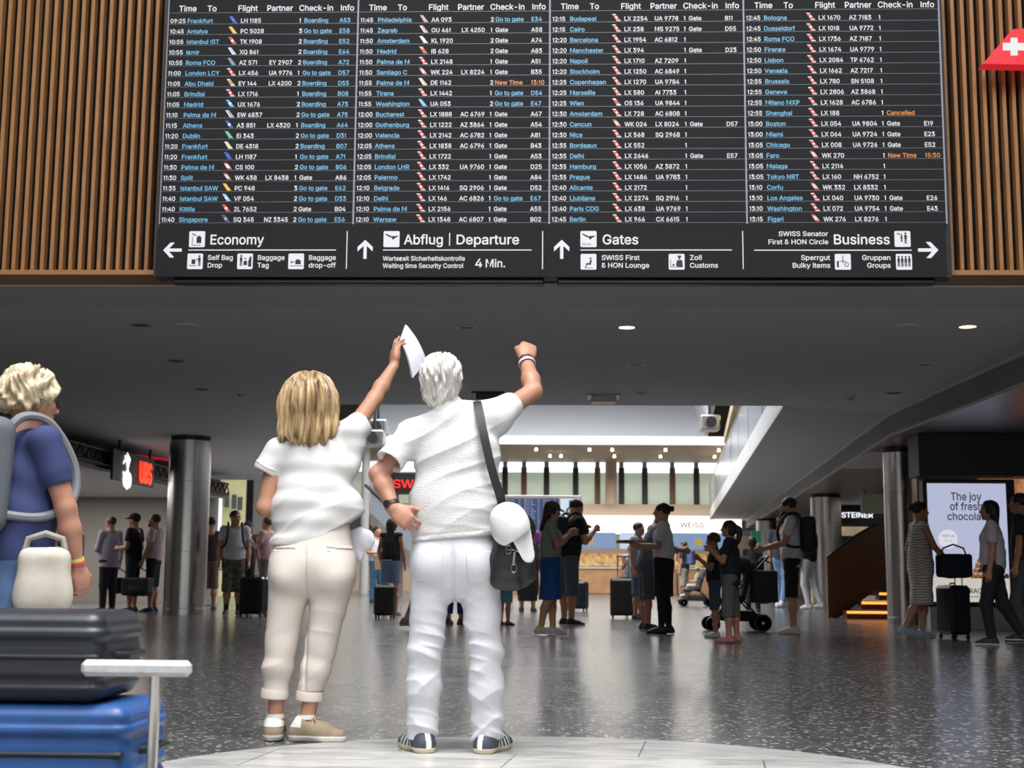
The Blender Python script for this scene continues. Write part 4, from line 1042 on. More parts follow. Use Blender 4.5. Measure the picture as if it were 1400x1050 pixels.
'b': (250, [[135,-11,115,-10,99,-4,86,5,76,14,69,23,66,28,73,28,73,-7,24,-7,24,307,74,307,74,195,66,195,69,199,76,208,85,217,98,226,115,231,135,233,163,230,188,218,209,200,224,175,234,146,237,111,234,77,224,47,209,22,188,4,164,-8],[130,34,147,37,161,44,172,56,180,71,185,90,187,112,185,133,180,152,172,167,161,178,147,185,130,188,113,186,99,179,88,168,80,153,75,134,73,112,75,89,80,70,88,55,99,44,113,37]]),
'c': (233, [[122,-11,92,-8,65,4,43,23,27,47,17,77,14,111,17,145,27,175,43,199,65,218,92,229,122,233,139,232,155,229,170,223,184,215,196,206,206,194,214,180,222,159,174,147,170,160,166,167,161,173,155,178,148,182,141,185,132,187,122,188,104,185,90,178,78,166,70,150,65,131,63,111,65,90,70,72,78,56,90,44,104,37,122,34,132,35,141,37,149,40,156,44,162,50,166,56,170,63,175,77,223,65,215,43,207,29,196,17,184,7,171,-1,156,-7,139,-10]]),
'd': (250, [[115,-11,87,-8,62,4,42,22,26,47,17,77,14,111,17,146,26,175,42,200,62,218,87,230,115,233,136,231,152,226,165,217,174,208,181,199,184,195,177,195,177,307,226,307,226,-7,178,-7,178,28,184,28,181,23,174,14,164,5,152,-4,135,-10],[121,34,137,37,151,44,162,55,170,70,176,89,177,112,176,134,171,153,162,168,151,179,138,186,121,188,103,185,89,178,78,167,70,152,65,133,63,112,65,90,70,71,78,56,90,44,104,37]]),
'e': (238, [[125,-11,93,-8,65,4,43,23,27,47,17,77,14,110,17,144,27,174,43,199,64,218,91,229,121,233,140,232,159,227,177,218,193,206,206,189,217,169,223,144,225,115,225,93,38,93,38,137,208,133,177,108,174,139,169,156,162,169,151,180,138,186,121,188,104,186,90,179,79,169,70,156,65,141,63,124,63,105,65,83,71,66,80,52,92,42,107,36,125,34,137,35,147,37,156,42,164,48,170,55,177,70,224,58,214,34,202,19,187,6,169,-4,148,-9]]),
'f': (150, [[141,230,141,186,-3,186,-3,230],[41,-7,41,255,43,274,51,290,62,303,77,312,93,317,110,319,122,319,132,317,140,315,151,311,139,268,125,272,121,273,115,273,103,271,96,267,92,259,90,246,90,-7]]),
'g': (251, [[122,-95,98,-94,77,-89,59,-80,44,-70,33,-57,21,-39,62,-15,70,-27,76,-34,84,-41,94,-46,106,-50,122,-51,145,-48,162,-39,173,-25,177,-3,177,34,184,34,181,29,174,20,164,11,152,3,135,-2,115,-4,88,0,63,10,42,27,27,50,17,79,14,113,17,146,26,176,42,200,63,218,88,230,115,233,136,231,152,226,165,218,175,208,182,199,185,195,178,195,178,230,226,230,226,-6,223,-34,212,-57,195,-74,174,-86,149,-93],[121,41,138,44,152,50,163,60,171,74,176,92,178,114,176,135,171,153,163,168,152,179,138,186,121,188,104,185,89,178,78,167,70,152,65,134,63,114,65,93,70,75,78,61,90,50,104,44]]),
'h': (242, [[74,133,74,-7,24,-7,24,307,74,307,74,163,50,163,67,200,86,219,108,230,134,233,157,231,177,223,194,210,207,192,215,169,217,142,217,-7,168,-7,168,138,165,160,156,175,142,184,124,187,110,186,98,181,88,174,80,164,75,150]]),
'i': (98, [[24,-7,24,230,74,230,74,-7],[49,254,37,257,27,263,20,273,18,285,20,297,27,307,37,313,49,316,61,313,72,307,79,297,81,285,79,273,72,263,61,257]]),
'j': (98, [[24,230,74,230,74,-18,72,-38,66,-56,56,-71,41,-82,23,-89,3,-91,-12,-91,-12,-45,1,-45,12,-43,19,-38,23,-30,24,-17],[49,254,37,257,27,263,20,273,17,285,20,297,27,307,37,313,49,316,61,313,72,307,79,297,81,285,79,273,72,263,61,257]]),
'k': (224, [[60,69,58,131,68,131,165,230,224,229,111,111,107,111],[24,-7,24,307,74,307,74,-7],[170,-7,78,110,113,145,232,-6]]),
'l': (102, [[76,0,26,0,26,312,76,312]]),
'm': (360, [[24,-7,24,230,73,230,73,168,54,168,63,194,73,208,85,220,99,228,114,233,129,234,154,230,174,218,188,199,198,167,175,167,184,192,194,207,207,218,222,227,239,233,258,234,278,232,296,225,312,213,325,197,332,176,335,151,335,-7,286,-7,286,149,283,168,274,179,262,186,247,188,234,187,224,183,216,176,209,168,206,158,204,145,204,-7,155,-7,155,153,152,168,145,179,133,186,117,188,106,187,96,183,87,176,80,167,75,155,74,140,74,-7]]),
'n': (242, [[74,133,74,-7,24,-7,24,230,72,230,73,163,50,163,67,200,86,219,108,230,134,233,157,231,177,223,194,210,207,192,215,169,217,142,217,-7,168,-7,168,138,165,160,156,175,142,184,124,187,110,186,98,181,88,174,80,164,75,150]]),
'o': (245, [[122,-11,92,-8,65,4,43,23,27,47,17,77,14,111,17,145,27,175,43,199,65,218,92,229,122,233,153,229,180,218,202,199,218,175,228,145,231,111,228,77,218,47,202,23,180,4,153,-8],[122,34,141,37,155,44,167,56,175,72,180,90,182,111,180,131,175,150,167,166,155,178,141,185,122,188,104,185,90,178,78,166,70,150,65,131,63,111,65,90,70,72,78,56,90,44,104,37]]),
'p': (250, [[24,-91,24,230,73,230,73,195,66,195,69,199,76,208,85,217,98,226,115,231,135,233,163,230,188,218,209,200,224,175,234,146,237,111,234,77,224,47,209,22,188,4,164,-8,135,-11,115,-10,99,-4,86,5,76,14,69,23,66,28,74,28,74,-91],[130,34,147,37,161,44,172,56,180,71,185,90,187,112,185,133,180,152,172,167,161,178,147,185,130,188,113,186,99,179,88,168,80,153,75,134,73,112,75,89,80,70,88,55,99,44,113,37]]),
'q': (250, [[226,-91,177,-91,177,28,184,28,181,23,174,14,164,5,152,-4,135,-10,115,-11,87,-8,62,4,42,22,26,47,17,77,14,111,17,146,26,175,42,200,62,218,87,230,115,233,136,231,152,226,165,217,174,208,181,199,184,195,178,195,178,230,226,230],[121,34,137,37,151,44,162,55,170,70,176,89,177,112,176,134,171,153,162,168,151,179,138,186,121,188,103,185,89,178,78,167,70,152,65,133,63,112,65,90,70,71,78,56,90,44,104,37]]),
'r': (153, [[24,-7,24,230,72,230,72,196,64,196,71,209,86,222,105,231,125,233,135,233,150,233,150,182,135,185,129,185,122,185,109,184,97,180,87,173,80,164,75,153,74,139,74,-7]]),
's': (215, [[107,-11,84,-10,64,-4,46,5,31,18,21,35,12,61,59,70,68,50,77,41,90,35,107,33,126,36,140,42,149,51,151,61,150,69,145,75,137,81,123,85,86,94,58,104,38,118,25,138,21,161,24,182,33,199,47,214,65,225,87,231,110,233,133,231,152,226,169,217,181,204,191,189,200,166,154,156,147,172,139,181,127,187,111,189,94,187,81,181,73,173,71,163,72,155,78,148,87,143,103,138,137,130,165,120,185,106,198,86,202,63,199,42,190,24,175,9,156,-2,133,-9]]),
't': (134, [[127,230,127,186,-3,186,-3,230],[32,284,81,284,81,58,82,47,85,41,91,37,101,36,108,37,124,39,133,-4,121,-7,114,-8,107,-9,99,-9,71,-5,50,8,36,28,32,54]]),
'u': (242, [[108,-10,85,-7,65,1,48,13,35,32,27,55,24,82,24,230,74,230,74,85,77,64,86,49,99,39,118,36,132,38,144,42,154,50,161,60,166,74,168,90,168,230,217,230,217,-7,169,-7,169,61,192,61,174,24,156,5,133,-6]]),
'v': (230, [[91,-7,1,230,54,230,104,94,111,73,117,53,122,33,130,6,100,6,108,33,113,53,119,73,126,94,175,230,229,230,138,-7]]),
'w': (334, [[76,-7,4,230,56,230,85,128,91,106,97,82,103,55,111,18,89,18,97,54,103,81,109,105,115,128,144,230,192,230,220,128,225,106,231,82,238,55,245,18,223,18,231,55,237,81,243,106,249,128,278,230,330,230,258,-7,212,-7,182,100,173,131,169,147,165,164,155,206,180,206,170,164,165,147,161,131,157,115,152,99,122,-7]]),
'x': (223, [[0,-7,104,138,104,91,4,230,63,230,93,184,103,168,111,153,120,138,134,115,92,115,106,138,114,153,122,168,132,184,163,230,220,230,120,90,120,136,224,-7,166,-7,131,47,121,62,112,77,104,91,90,114,132,114,118,91,111,77,103,62,93,47,57,-7]]),
'y': (230, [[20,-86,31,-43,43,-45,52,-46,60,-46,66,-44,72,-39,77,-31,83,-19,89,-1,1,230,54,230,104,94,111,73,116,53,122,33,130,6,100,6,108,33,113,53,119,73,126,94,175,230,229,230,126,-37,119,-53,109,-67,98,-78,85,-86,70,-91,54,-92,45,-92,37,-91,30,-89]]),
'z': (224, [[18,-7,18,29,143,191,143,184,22,184,22,230,203,230,203,193,81,33,81,40,206,40,206,-7]]),
'|': (136, [[90,403,90,-103,45,-103,45,403]]),
}
_gc = {}
from mathutils.geometry import tessellate_polygon
def _area(l): return .5*sum(l[i-2]*l[i+1]-l[i]*l[i-1] for i in range(0, len(l), 2))
def _inside(x, y, l):
    c = False
    for i in range(0, len(l), 2):
        x0, y0, x1, y1 = l[i-2], l[i-1], l[i], l[i+1]
        if (y0 > y) != (y1 > y) and x < (x1-x0)*(y-y0)/(y1-y0)+x0: c = not c
    return c
def _glyph(ch):
    """advance, points and triangles; contours turning like the largest one are solid, the others are holes"""
    if ch not in _gc:
        a, loops = GLYPH[ch]; q = []; f = []
        if loops:
            sg = _area(max(loops, key=lambda l: abs(_area(l))))
            solid = [l for l in loops if _area(l)*sg > 0]; holes = [l for l in loops if _area(l)*sg <= 0]
            for s_ in solid:
                P = [s_]+[h_ for h_ in holes if _inside(sum(h_[0::2])/(len(h_)/2)+.5, sum(h_[1::2])/(len(h_)/2)+.5, s_) or _inside(h_[0], h_[1], s_)]
                W_ = [[Vector((l[i]/300.0, l[i+1]/300.0, 0)) for i in range(0, len(l), 2)] for l in P]
                n = len(q); q += [v[:2] for l in W_ for v in l]
                for tr in tessellate_polygon(W_):
                    (x0, y0), (x1, y1), (x2, y2) = q[n+tr[0]], q[n+tr[1]], q[n+tr[2]]
                    tr = tuple(n+i for i in tr); f.append(tr if (x1-x0)*(y2-y0)-(x2-x0)*(y1-y0) > 0 else tr[::-1])
        _gc[ch] = (a/300.0, np.array(q, float).reshape(-1, 2), f)
    return _gc[ch]
def text_verts(s, cap, off=.0, xs=1.0, align='L'):
    """flat mesh of a line of text, cap height 'cap', origin on the baseline"""
    co = []; fs = []; x = 0; n = 0
    for ch in s:
        a, q, f = _glyph(ch)
        if len(q): co.append(q+[x, 0]); fs += [tuple(n+i for i in t) for t in f]; n += len(q)
        x += a
    co = np.concatenate(co) if co else np.zeros((0, 2))
    co = co*cap; co[:, 0] *= xs
    if n:
        if align == 'R': co[:, 0] -= co[:, 0].max()
        if align == 'C': co[:, 0] -= (co[:, 0].max()+co[:, 0].min())/2
    return co, fs
class Lettering:
    """letters lying on a plane: origin o, right r, up u, raised slightly along n"""
    def __init__(s, o, r, u, n, lift=.004): s.o, s.r, s.u, s.n = [np.asarray(q, float) for q in (o, r, u, n)]; s.l = lift; s.mb = {}
    def b(s, k): return s.mb.setdefault(k, MB())
    def at(s, x, y, l=None): return s.o+s.r*x+s.u*y+s.n*(s.l if l is None else l)
    def text(s, k, t, x, y, cap, off=.012, xs=1.0, align='L', fit=None):
        co, fs = text_verts(t, cap, off, xs, align)
        if fit and len(co):
            w_ = np.ptp(co[:, 0]); co[:, 0] *= fit/w_
        s.b(k)._add([s.at(x+c[0], y+c[1]) for c in co], fs, False)
    def poly(s, k, pts, l=None): s.b(k)._add([s.at(p[0], p[1], l) for p in pts], [tuple(range(len(pts)))], False)
    def rect(s, k, x0, y0, x1, y1, l=None): s.poly(k, [(x0, y0), (x1, y0), (x1, y1), (x0, y1)], l)
    def disc(s, k, x, y, r, l=None, n=16): s.poly(k, [(x+r*math.cos(6.2832*i/n), y+r*math.sin(6.2832*i/n)) for i in range(n)], l)
M_wt = glow('led_white', (236, 236, 240), .95); M_bt = glow('led_blue', (112, 196, 240), .85); M_ot = glow('led_orange', (240, 140, 36), .9)
M_ln = glow('led_line', (112, 112, 122), .55); M_sep = glow('led_separator', (165, 165, 182), .7); M_ink = mat('pictogram_black', (22, 22, 26), .5)
M_screen = glow('led_screen', (30, 30, 32), .85, (.008, .008, .009), .6, .12)
TAILC = {'LH': [(20, 70, 190), (40, 110, 220)], 'PC': [(245, 190, 40), (250, 214, 90)], 'TK': [(226, 70, 36), (245, 245, 245)], 'XQ': [(236, 240, 246), (150, 190, 220)], 'AZ': [(80, 170, 210), (220, 60, 50)],
         'LX': [(226, 50, 36), (246, 246, 246)], 'EY': [(232, 222, 196), (206, 160, 60)], 'UX': [(90, 180, 230), (220, 240, 250)], 'EW': [(226, 230, 240), (150, 30, 100)], 'A3': [(20, 84, 200), (230, 240, 250)],
         'EI': [(80, 190, 160), (120, 220, 120)], 'DE': [(244, 240, 226), (236, 190, 60)], 'CS': [(226, 60, 36), (246, 246, 246)], 'WK': [(222, 40, 60), (226, 220, 206)], 'VF': [(160, 210, 235), (240, 246, 250)],
         '2L': [(226, 64, 36), (246, 246, 246)], 'SQ': [(30, 80, 180), (230, 180, 50)], 'AA': [(214, 150, 140), (190, 200, 214)], 'OU': [(236, 226, 230), (200, 90, 90)], 'KL': [(236, 242, 246), (226, 236, 242)],
         'IB': [(214, 50, 36), (240, 190, 50)], 'UA': [(110, 190, 236), (160, 214, 240)], 'OS': [(240, 236, 230), (226, 60, 40)]}
FL = ["""09:25|Frankfurt|LH 1185||1|Boarding|A53
10:45|Antalya|PC 5028||3|Go to gate|E58
10:55|Istanbul IST|TK 1908||2|Boarding|E52
10:55|Izmir|XQ 861||2|Boarding|E64
10:55|Roma FCO|AZ 571|EY 2907|2|Boarding|A72
11:00|London LCY|LX 456|UA 9776|1|Go to gate|D57
11:05|Abu Dhabi|EY 144|LX 4200|2|Boarding|D55
11:05|Brindisi|LX 1716||1|Boarding|B08
11:05|Madrid|UX 1676||2|Boarding|A73
11:10|Palma de M|EW 6837||2|Go to gate|A75
11:15|Athens|A3 851|LX 4320|1|Boarding|A64
11:20|Dublin|EI 343||2|Go to gate|D31
11:20|Frankfurt|DE 4318||2|Boarding|B07
11:20|Frankfurt|LH 1187||1|Go to gate|A71
11:30|Palma de M|CS 100||2|Go to gate|B06
11:30|Split|WK 438|LX 8438|1|Gate|A86
11:35|Istanbul SAW|PC 948||3|Go to gate|E62
11:40|Istanbul SAW|VF 054||2|Go to gate|D33
11:40|Kittila|2L 7652||2|Gate|B04
11:40|Singapore|SQ 345|NZ 3345|2|Go to gate|E56""", """11:45|Philadelphia|AA 093||2|Go to gate|E34
11:45|Zagreb|OU 461|LX 4250|1|Gate|A58
11:50|Amsterdam|KL 1920||2|Gate|A74
11:50|Madrid|IB 628||2|Gate|A83
11:50|Palma de M|LX 2148||1|Gate|A51
11:50|Santiago C|WK 224|LX 8224|1|Gate|B35
11:55|Palma de M|DE 1162||2|New Time|13:10
11:55|Tirana|LX 1442||1|Go to gate|D54
11:55|Washington|UA 053||2|Go to gate|E47
12:00|Bucharest|LX 1888|AC 6769|1|Gate|A67
12:00|Gothenburg|LX 1222|AZ 3864|1|Gate|A54
12:00|Valencia|LX 2142|AC 6782|1|Gate|A81
12:05|Athens|LX 1838|AC 6796|1|Gate|B43
12:05|Brindisi|LX 1722||1|Gate|A53
12:05|London LHR|LX 332|UA 9760|1|Gate|D25
12:05|Palermo|LX 1742||1|Gate|A84
12:10|Belgrade|LX 1416|SQ 2906|1|Gate|D52
12:10|Delhi|LX 146|AC 6826|1|Go to gate|E67
12:10|Palma de M|LX 2156||1|Gate|A55
12:10|Warsaw|LX 1348|AC 6807|1|Gate|B02""", """12:15|Budapest|LX 2254|UA 9778|1|Gate|B11
12:15|Cairo|LX 238|MS 9275|1|Gate|D55
12:20|Barcelona|LX 1954|AC 6812|1||
12:20|Manchester|LX 394||1|Gate|D23
12:20|Napoli|LX 1710|AZ 7209|1||
12:20|Stockholm|LX 1250|AC 6849|1||
12:25|Copenhagen|LX 1270|UA 9784|1||
12:25|Marseille|LX 580|AI 7733|1||
12:25|Wien|OS 136|UA 9844|1||
12:30|Amsterdam|LX 728|AC 6808|1||
12:30|Cancun|WK 024|LX 8024|1|Gate|D57
12:30|Nice|LX 568|SQ 2968|1||
12:35|Bordeaux|LX 552||1||
12:35|Delhi|LX 2646||1|Gate|E57
12:35|Hamburg|LX 1056|AZ 3872|1||
12:35|Prague|LX 1486|UA 9783|1||
12:40|Alicante|LX 2172||1||
12:40|Ljubljana|LX 2274|SQ 2916|1||
12:40|Paris CDG|LX 638|UA 9769|1||
12:45|Berlin|LX 966|CX 6615|1||""", """12:45|Bologna|LX 1670|AZ 7183|1||
12:45|Dusseldorf|LX 1018|UA 9772|1||
12:45|Roma FCO|LX 1736|AZ 7187|1||
12:50|Firenze|LX 1674|UA 9779|1||
12:50|Lisbon|LX 2084|TP 6762|1||
12:50|Venezia|LX 1662|AZ 7217|1||
12:55|Brussels|LX 780|SN 5108|1||
12:55|Geneve|LX 2806|AZ 3868|1||
12:55|Milano MXP|LX 1628|AC 6786|1||
12:55|Shanghai|LX 188||1|Cancelled|
13:00|Boston|LX 054|UA 9804|1|Gate|E19
13:00|Miami|LX 064|UA 9724|1|Gate|E23
13:05|Chicago|LX 008|UA 9726|1|Gate|E52
13:05|Faro|WK 270||1|New Time|15:30
13:05|Malaga|LX 2114||1||
13:05|Tokyo NRT|LX 160|NH 6752|1||
13:10|Corfu|WK 332|LX 8332|1||
13:10|Los Angeles|LX 040|UA 9730|1|Gate|E26
13:10|Washington|LX 072|UA 9754|1|Gate|E43
13:15|Figari|WK 276|LX 8276|1||"""]
X0, X1 = PY(217.5, 304, BYF)[0], PY(1294.5, 304, BYF)[0]
PW = (X1-X0)/4
zy = lambda py: float(PY(750, py, BYF)[2])      # height on the board of image row py at its middle
ZB0, ZTOP = zy(379), zy(-14)
PX = PW/267.5                                    # metres per lettering unit
board = empty('departure_board', ((X0+X1)/2, BYF, ZB0), 0, 'huge black departure board with four columns of flights above the hall', 'departure board')
BL = np.array(board.location)
b = MB(); b.bb((X0-.03-BL[0], .008, 0), (X1+.03-BL[0], .17, ZTOP-ZB0+.05)); b.obj('housing', M_black, board)
for p0, p1 in ((238, 744), (762, 1278)):
    b = MB(); x0, x1 = PY(p0, 383, BYF+.1)[0], PY(p1, 383, BYF+.1)[0]; b.bb((x0-BL[0], .05, -.045), (x1-BL[0], .16, 0), .012); b.obj('cable_tray', M_dark, board)
zr = lambda i: zy(30.6+i*14.42)                  # rule under row i
COLS = dict(time=.012, to=.102, tail=.321, fl=.383, pa=.540, di=.690, st=.716, inf=.902)
def tailfin(L, code, x, y, s):
    c = TAILC.get(code, TAILC['LX']); k1 = ('tail_%d_%d_%d' % c[0]); k2 = ('tail_%d_%d_%d' % c[1])
    glow(k1, c[0], .9); glow(k2, c[1], .9)
    a = [(0, 1), (.36, 1), (1.0, 0), (.52, 0)]
    f = lambda P, l: [(x+p[0]*s*1.22, y+p[1]*s) for p in P]
    L.poly(k1, f([(0, 1), (.52, 0), (1, 0), (.36, 1)], 0))
    l2 = .0055
    if code == 'LX': L.poly(k2, f([(0, 1), (.05, .88), (.46, .88), (.36, 1)], 0), l2); L.poly(k2, f([(.46, .12), (.52, 0), (1, 0), (.94, .12)], 0), l2); L.rect(k2, x+.40*s, y+.44*s, x+.78*s, y+.56*s, l2); L.rect(k2, x+.53*s, y+.30*s, x+.65*s, y+.70*s, l2)
    elif code in ('WK', 'OS', 'CS', 'EY'): L.poly(k2, f([(.12, .78), (.50, .78), (.86, .22), (.40, .22)], 0), l2)
    elif code in ('LH', 'TK', 'UX', '2L', 'A3', 'VF', 'SQ'): L.disc(k2, x+.60*s, y+.45*s, .2*s, l2, 10)
    elif code in ('IB',): L.poly(k2, f([(0, 1), (.18, .66), (.58, .66), (.36, 1)], 0), l2)
    else: L.poly(k2, f([(.24, .9), (.36, .9), (.84, .08), (.70, .08)], 0), l2)
KM = {'w': M_wt, 'b': M_bt, 'o': M_ot, 'l': M_ln, 's': M_sep, 'k': M_ink}
NM = {'w': 'white_lettering', 'b': 'blue_lettering', 'o': 'orange_lettering', 'l': 'row_rules', 's': 'separator', 'k': 'pictograms'}
def flush(L, parent, names=None):
    tails = None
    for k, mb in L.mb.items():
        if k.startswith('tail_'):
            if tails is None: tails = MB(); tm = []
            tm.append(_mc[k]); tails.m = len(tm)-1; tails._add(mb.v, mb.f, False)
        else: mb.obj((names or NM).get(k, NM.get(k, k)), KM.get(k) or _mc[k], parent)
    if tails: tails.obj('airline_tail_logos', tm, parent)
for c in range(4):
    pan = MB(); xa = X0+c*PW-BL[0]; z0, z1 = zy(304.6)-.05-ZB0, ZTOP-ZB0
    pan.bb((xa+.002, 0, z0), (xa+PW-.002, .01, z1)); pn = pan.obj('flight_screen', M_screen, board)
    def page(): return Lettering((xa, 0, 0), (1, 0, 0), (0, 0, 1), (0, -1, 0))
    def row_obj(L, nm):
        al = MB(); ms = []
        for k, mb in L.mb.items(): al.m = len(ms); ms.append(KM.get(k) or _mc[k]); al._add(mb.v, mb.f, False)
        return al.obj(nm, ms, pn)
    cp = 6.1*PX; hc_ = 8.2*PX
    L = page()
    for t, fx in (('Time', .055), ('To', .205), ('Flight', .366), ('Partner', .518), ('Check-in', .688), ('Info', .905)):
        L.text('w', t, fx*PW, zy(13)-ZB0, hc_, .012, .96)
    L.rect('l', 0, zy(15.6)-ZB0, PW, zy(14.8)-ZB0)
    row_obj(L, 'heading_row')
    for i, row in enumerate(FL[c].split('\n')):
        tm_, to, fl, pa, di, st, inf = row.split('|'); L = page()
        zz = zr(i)-ZB0; y = zz+1.6*PX
        L.rect('l', 0, zz-.4*PX, PW, zz+.4*PX)
        sc = 'o' if st in ('New Time', 'Cancelled') else ('w' if st == 'Gate' else 'b')
        L.text('w', tm_, COLS['time']*PW, y, cp, .010, .92); L.text('b', to, COLS['to']*PW, y, cp, .010, 1.0)
        L.text('w', fl, COLS['fl']*PW, y, cp, .010, .95)
        if pa: L.text('w', pa, COLS['pa']*PW, y, cp, .010, .95)
        L.text('w', di, COLS['di']*PW, y, cp, .010)
        if st: L.text(sc, st, COLS['st']*PW, y, cp, .010, .97)
        if inf: L.text(sc, inf, COLS['inf']*PW, y, cp, .010, .95)
        tailfin(L, fl.split()[0], COLS['tail']*PW, y-.4*PX, 10.2*PX)
        row_obj(L, 'flight_row')
    L = page(); L.rect('s', PW-1.3*PX, zy(306.5)-ZB0, PW+.9*PX, ZTOP-ZB0, .0045)
    if c == 0: L.rect('s', -.2*PX, zy(306.5)-ZB0, 1.2*PX, ZTOP-ZB0, .0045)
    row_obj(L, 'separator')
# way-finding strip under the flights, one panel per direction; coordinates in picture units along the strip
def bx(px): return (px-758.0)/(1294.5-217.5)*(X1-X0)+(X0+X1)/2
def strip(px0, px1):
    pan = MB(); xa, xb_ = bx(px0)-BL[0], bx(px1)-BL[0]; pan.bb((xa+.001, 0, .004), (xb_-.001, .01, zy(304.6)-.052-ZB0)); return pan.obj('wayfinding_panel', M_screen, board)
S_ = (X1-X0)/(1294.5-217.5)
class Sign(Lettering):
    def __init__(s): super().__init__((-BL[0], 0, 0), (1, 0, 0), (0, 0, 1), (0, -1, 0))
    def T(s, t, px, py, cap, fit=None, off=.02, align='L'): s.text('w', t, bx(px), zy(py)-ZB0, cap*S_, off, 1, align, fit*S_ if fit else None)
    def Rc(s, k, px0, py0, px1, py1, l=None): s.rect(k, bx(px0), zy(py1)-ZB0, bx(px1), zy(py0)-ZB0, l)
    def Pl(s, k, pts, l=None):
        P = [(bx(p[0]), zy(p[1])-ZB0) for p in pts]
        A = sum(P[i-1][0]*P[i][1]-P[i][0]*P[i-1][1] for i in range(len(P)))
        s.poly(k, P if A > 0 else P[::-1], l)
    def icon(s, px, py, kind, sz=22):
        h = sz/2; r = 1.6
        pts = []
        for cx, cy, a0 in ((h-r, -h+r, -90), (h-r, h-r, 0), (-h+r, h-r, 90), (-h+r, -h+r, 180)):
            for a in (0, 45, 90): pts.append((px+cx+r*math.cos(math.radians(a0+a)), py+cy+r*math.sin(math.radians(a0+a))))
        s.Pl('w', pts)
        q = lambda P: s.Pl('k', [(px+x*h, py-y*h) for x, y in P], .0055)
        bxx = lambda x0, y0, x1, y1: q([(x0, y0), (x1, y0), (x1, y1), (x0, y1)])
        def man(x, y, k=1.0):
            s.disc('k', bx(px+x*h), zy(py-(y+.62*k)*h)-ZB0, .14*k*h*S_, .0055, 10)
            bxx(x-.17*k, y-.12*k, x+.17*k, y+.44*k); bxx(x-.15*k, y-.72*k, x-.02*k, y-.12*k); bxx(x+.02*k, y-.72*k, x+.15*k, y-.12*k)
        if kind == 'plane': q([(-.85, .62), (-.7, .68), (.0, .36), (.78, .42), (.86, .34), (.6, .2), (.1, .14), (-.3, .26)]); q([(.1, .2), (.6, .28), (.25, -.05), (.05, -.02)])
        if kind == 'econ': q([(-.7, .7), (-.6, .74), (-.1, .5), (.0, .5), (-.1, .42), (-.4, .46)]); bxx(-.62, -.8, -.54, .3); bxx(-.62, -.8, .5, -.72); bxx(-.05, -.5, .55, .3); bxx(.1, .3, .4, .42)
        if kind == 'selfbag': man(.55, .06, .95); bxx(-.45, -.35, .05, .25); bxx(-.75, -.6, .15, -.5); q([(.35, .4), (.1, .15), (.16, .08), (.42, .3)])
        if kind == 'tag': man(-.5, .1, .95); bxx(-.18, -.5, .28, .06); q([(.42, -.7), (.82, -.7), (.82, .6), (.62, .6), (.42, .0)]); q([(-.1, .3), (.0, .5), (.08, .3), (.18, .5), (.14, .16)])
        if kind == 'drop': bxx(-.1, -.38, .6, .14); bxx(.05, .14, .4, .26); bxx(-.75, -.62, .8, -.54); q([(-.75, -.1), (-.5, .1), (-.5, -.3)]); bxx(-.5, -.15, -.2, -.05)
        if kind == 'seat': s.disc('k', bx(px+.25*h), zy(py-.42*h)-ZB0, .13*h*S_, .0055, 10); q([(.2, .25), (.45, .25), (.3, -.4), (-.2, -.4), (-.3, -.75), (-.42, -.72), (-.3, -.2), (.1, -.15)]); bxx(-.5, -.82, .55, -.75)
        if kind == 'customs': s.disc('k', bx(px+.35*h), zy(py-.45*h)-ZB0, .16*h*S_, .0055, 10); bxx(.1, .58, .6, .78); q([(.05, .22), (.7, .22), (.78, -.7), (.1, -.7), (-.1, -.4)]); bxx(-.8, -.7, .1, -.62); bxx(-.8, -.7, -.72, .3); q([(-.6, -.5), (-.4, -.2), (-.2, -.5)])
        if kind == 'two': man(-.12, .1, .7); man(.38, .1, .95); q([(-.75, .72), (-.6, .76), (-.2, .55), (-.5, .52)])
        if kind == 'bulky': bxx(-.04, -.2, .06, .8); bxx(-.45, .02, .4, .1); bxx(-.75, -.7, -.5, .1); s.disc('k', bx(px+.45*h), zy(py+.35*h)-ZB0, .3*h*S_, .0055, 16); s.disc('w', bx(px+.45*h), zy(py+.35*h)-ZB0, .2*h*S_, .006, 16)
        if kind == 'group':
            for x in (-.66, -.22, .22, .66): man(x, .05, .92)
    def arrow(s, px, py, d, sz=12.5):
        P = [(-1, 0), (-.25, .80), (.22, .80), (-.36, .17), (1, .17), (1, -.17), (-.36, -.17), (.22, -.80), (-.25, -.80)]
        a = {'left': 0, 'up': -90, 'right': 180}[d]; c, s_ = math.cos(math.radians(a)), math.sin(math.radians(a))
        s.Pl('w', [(px+sz*(x*c-y*s_), py-sz*(x*s_+y*c)) for x, y in P])
p_ = strip(217.5, 481); L = Sign(); L.arrow(240, 342, 'left', 12.8); L.icon(273.5, 327, 'econ'); L.T('Economy', 291, 334, 13.2, 74); L.Rc('w', 262, 341.3, 466, 342.6)
for px, k in ((272, 'selfbag'), (341, 'tag'), (411.5, 'drop')): L.icon(px, 357.5, k, 21.5)
for px, a, c_ in ((289, 'Self Bag', 'Drop'), (358, 'Baggage', 'Tag'), (428.5, 'Baggage', 'drop-off')): L.T(a, px, 355.5, 6.6, None, .026); L.T(c_, px, 366, 6.6, None, .026)
L.Rc('w', 480.2, 316, 481.4, 368); flush(L, p_)
p_ = strip(481, 749); L = Sign(); L.arrow(506, 341, 'up', 13); L.icon(542, 327, 'plane'); L.T('Abflug', 559, 334, 13.2, 53.5); L.Rc('w', 621, 318.5, 622.4, 336); L.T('Departure', 630, 334, 13.2, 85.5); L.Rc('w', 530.5, 341.3, 734, 342.6)
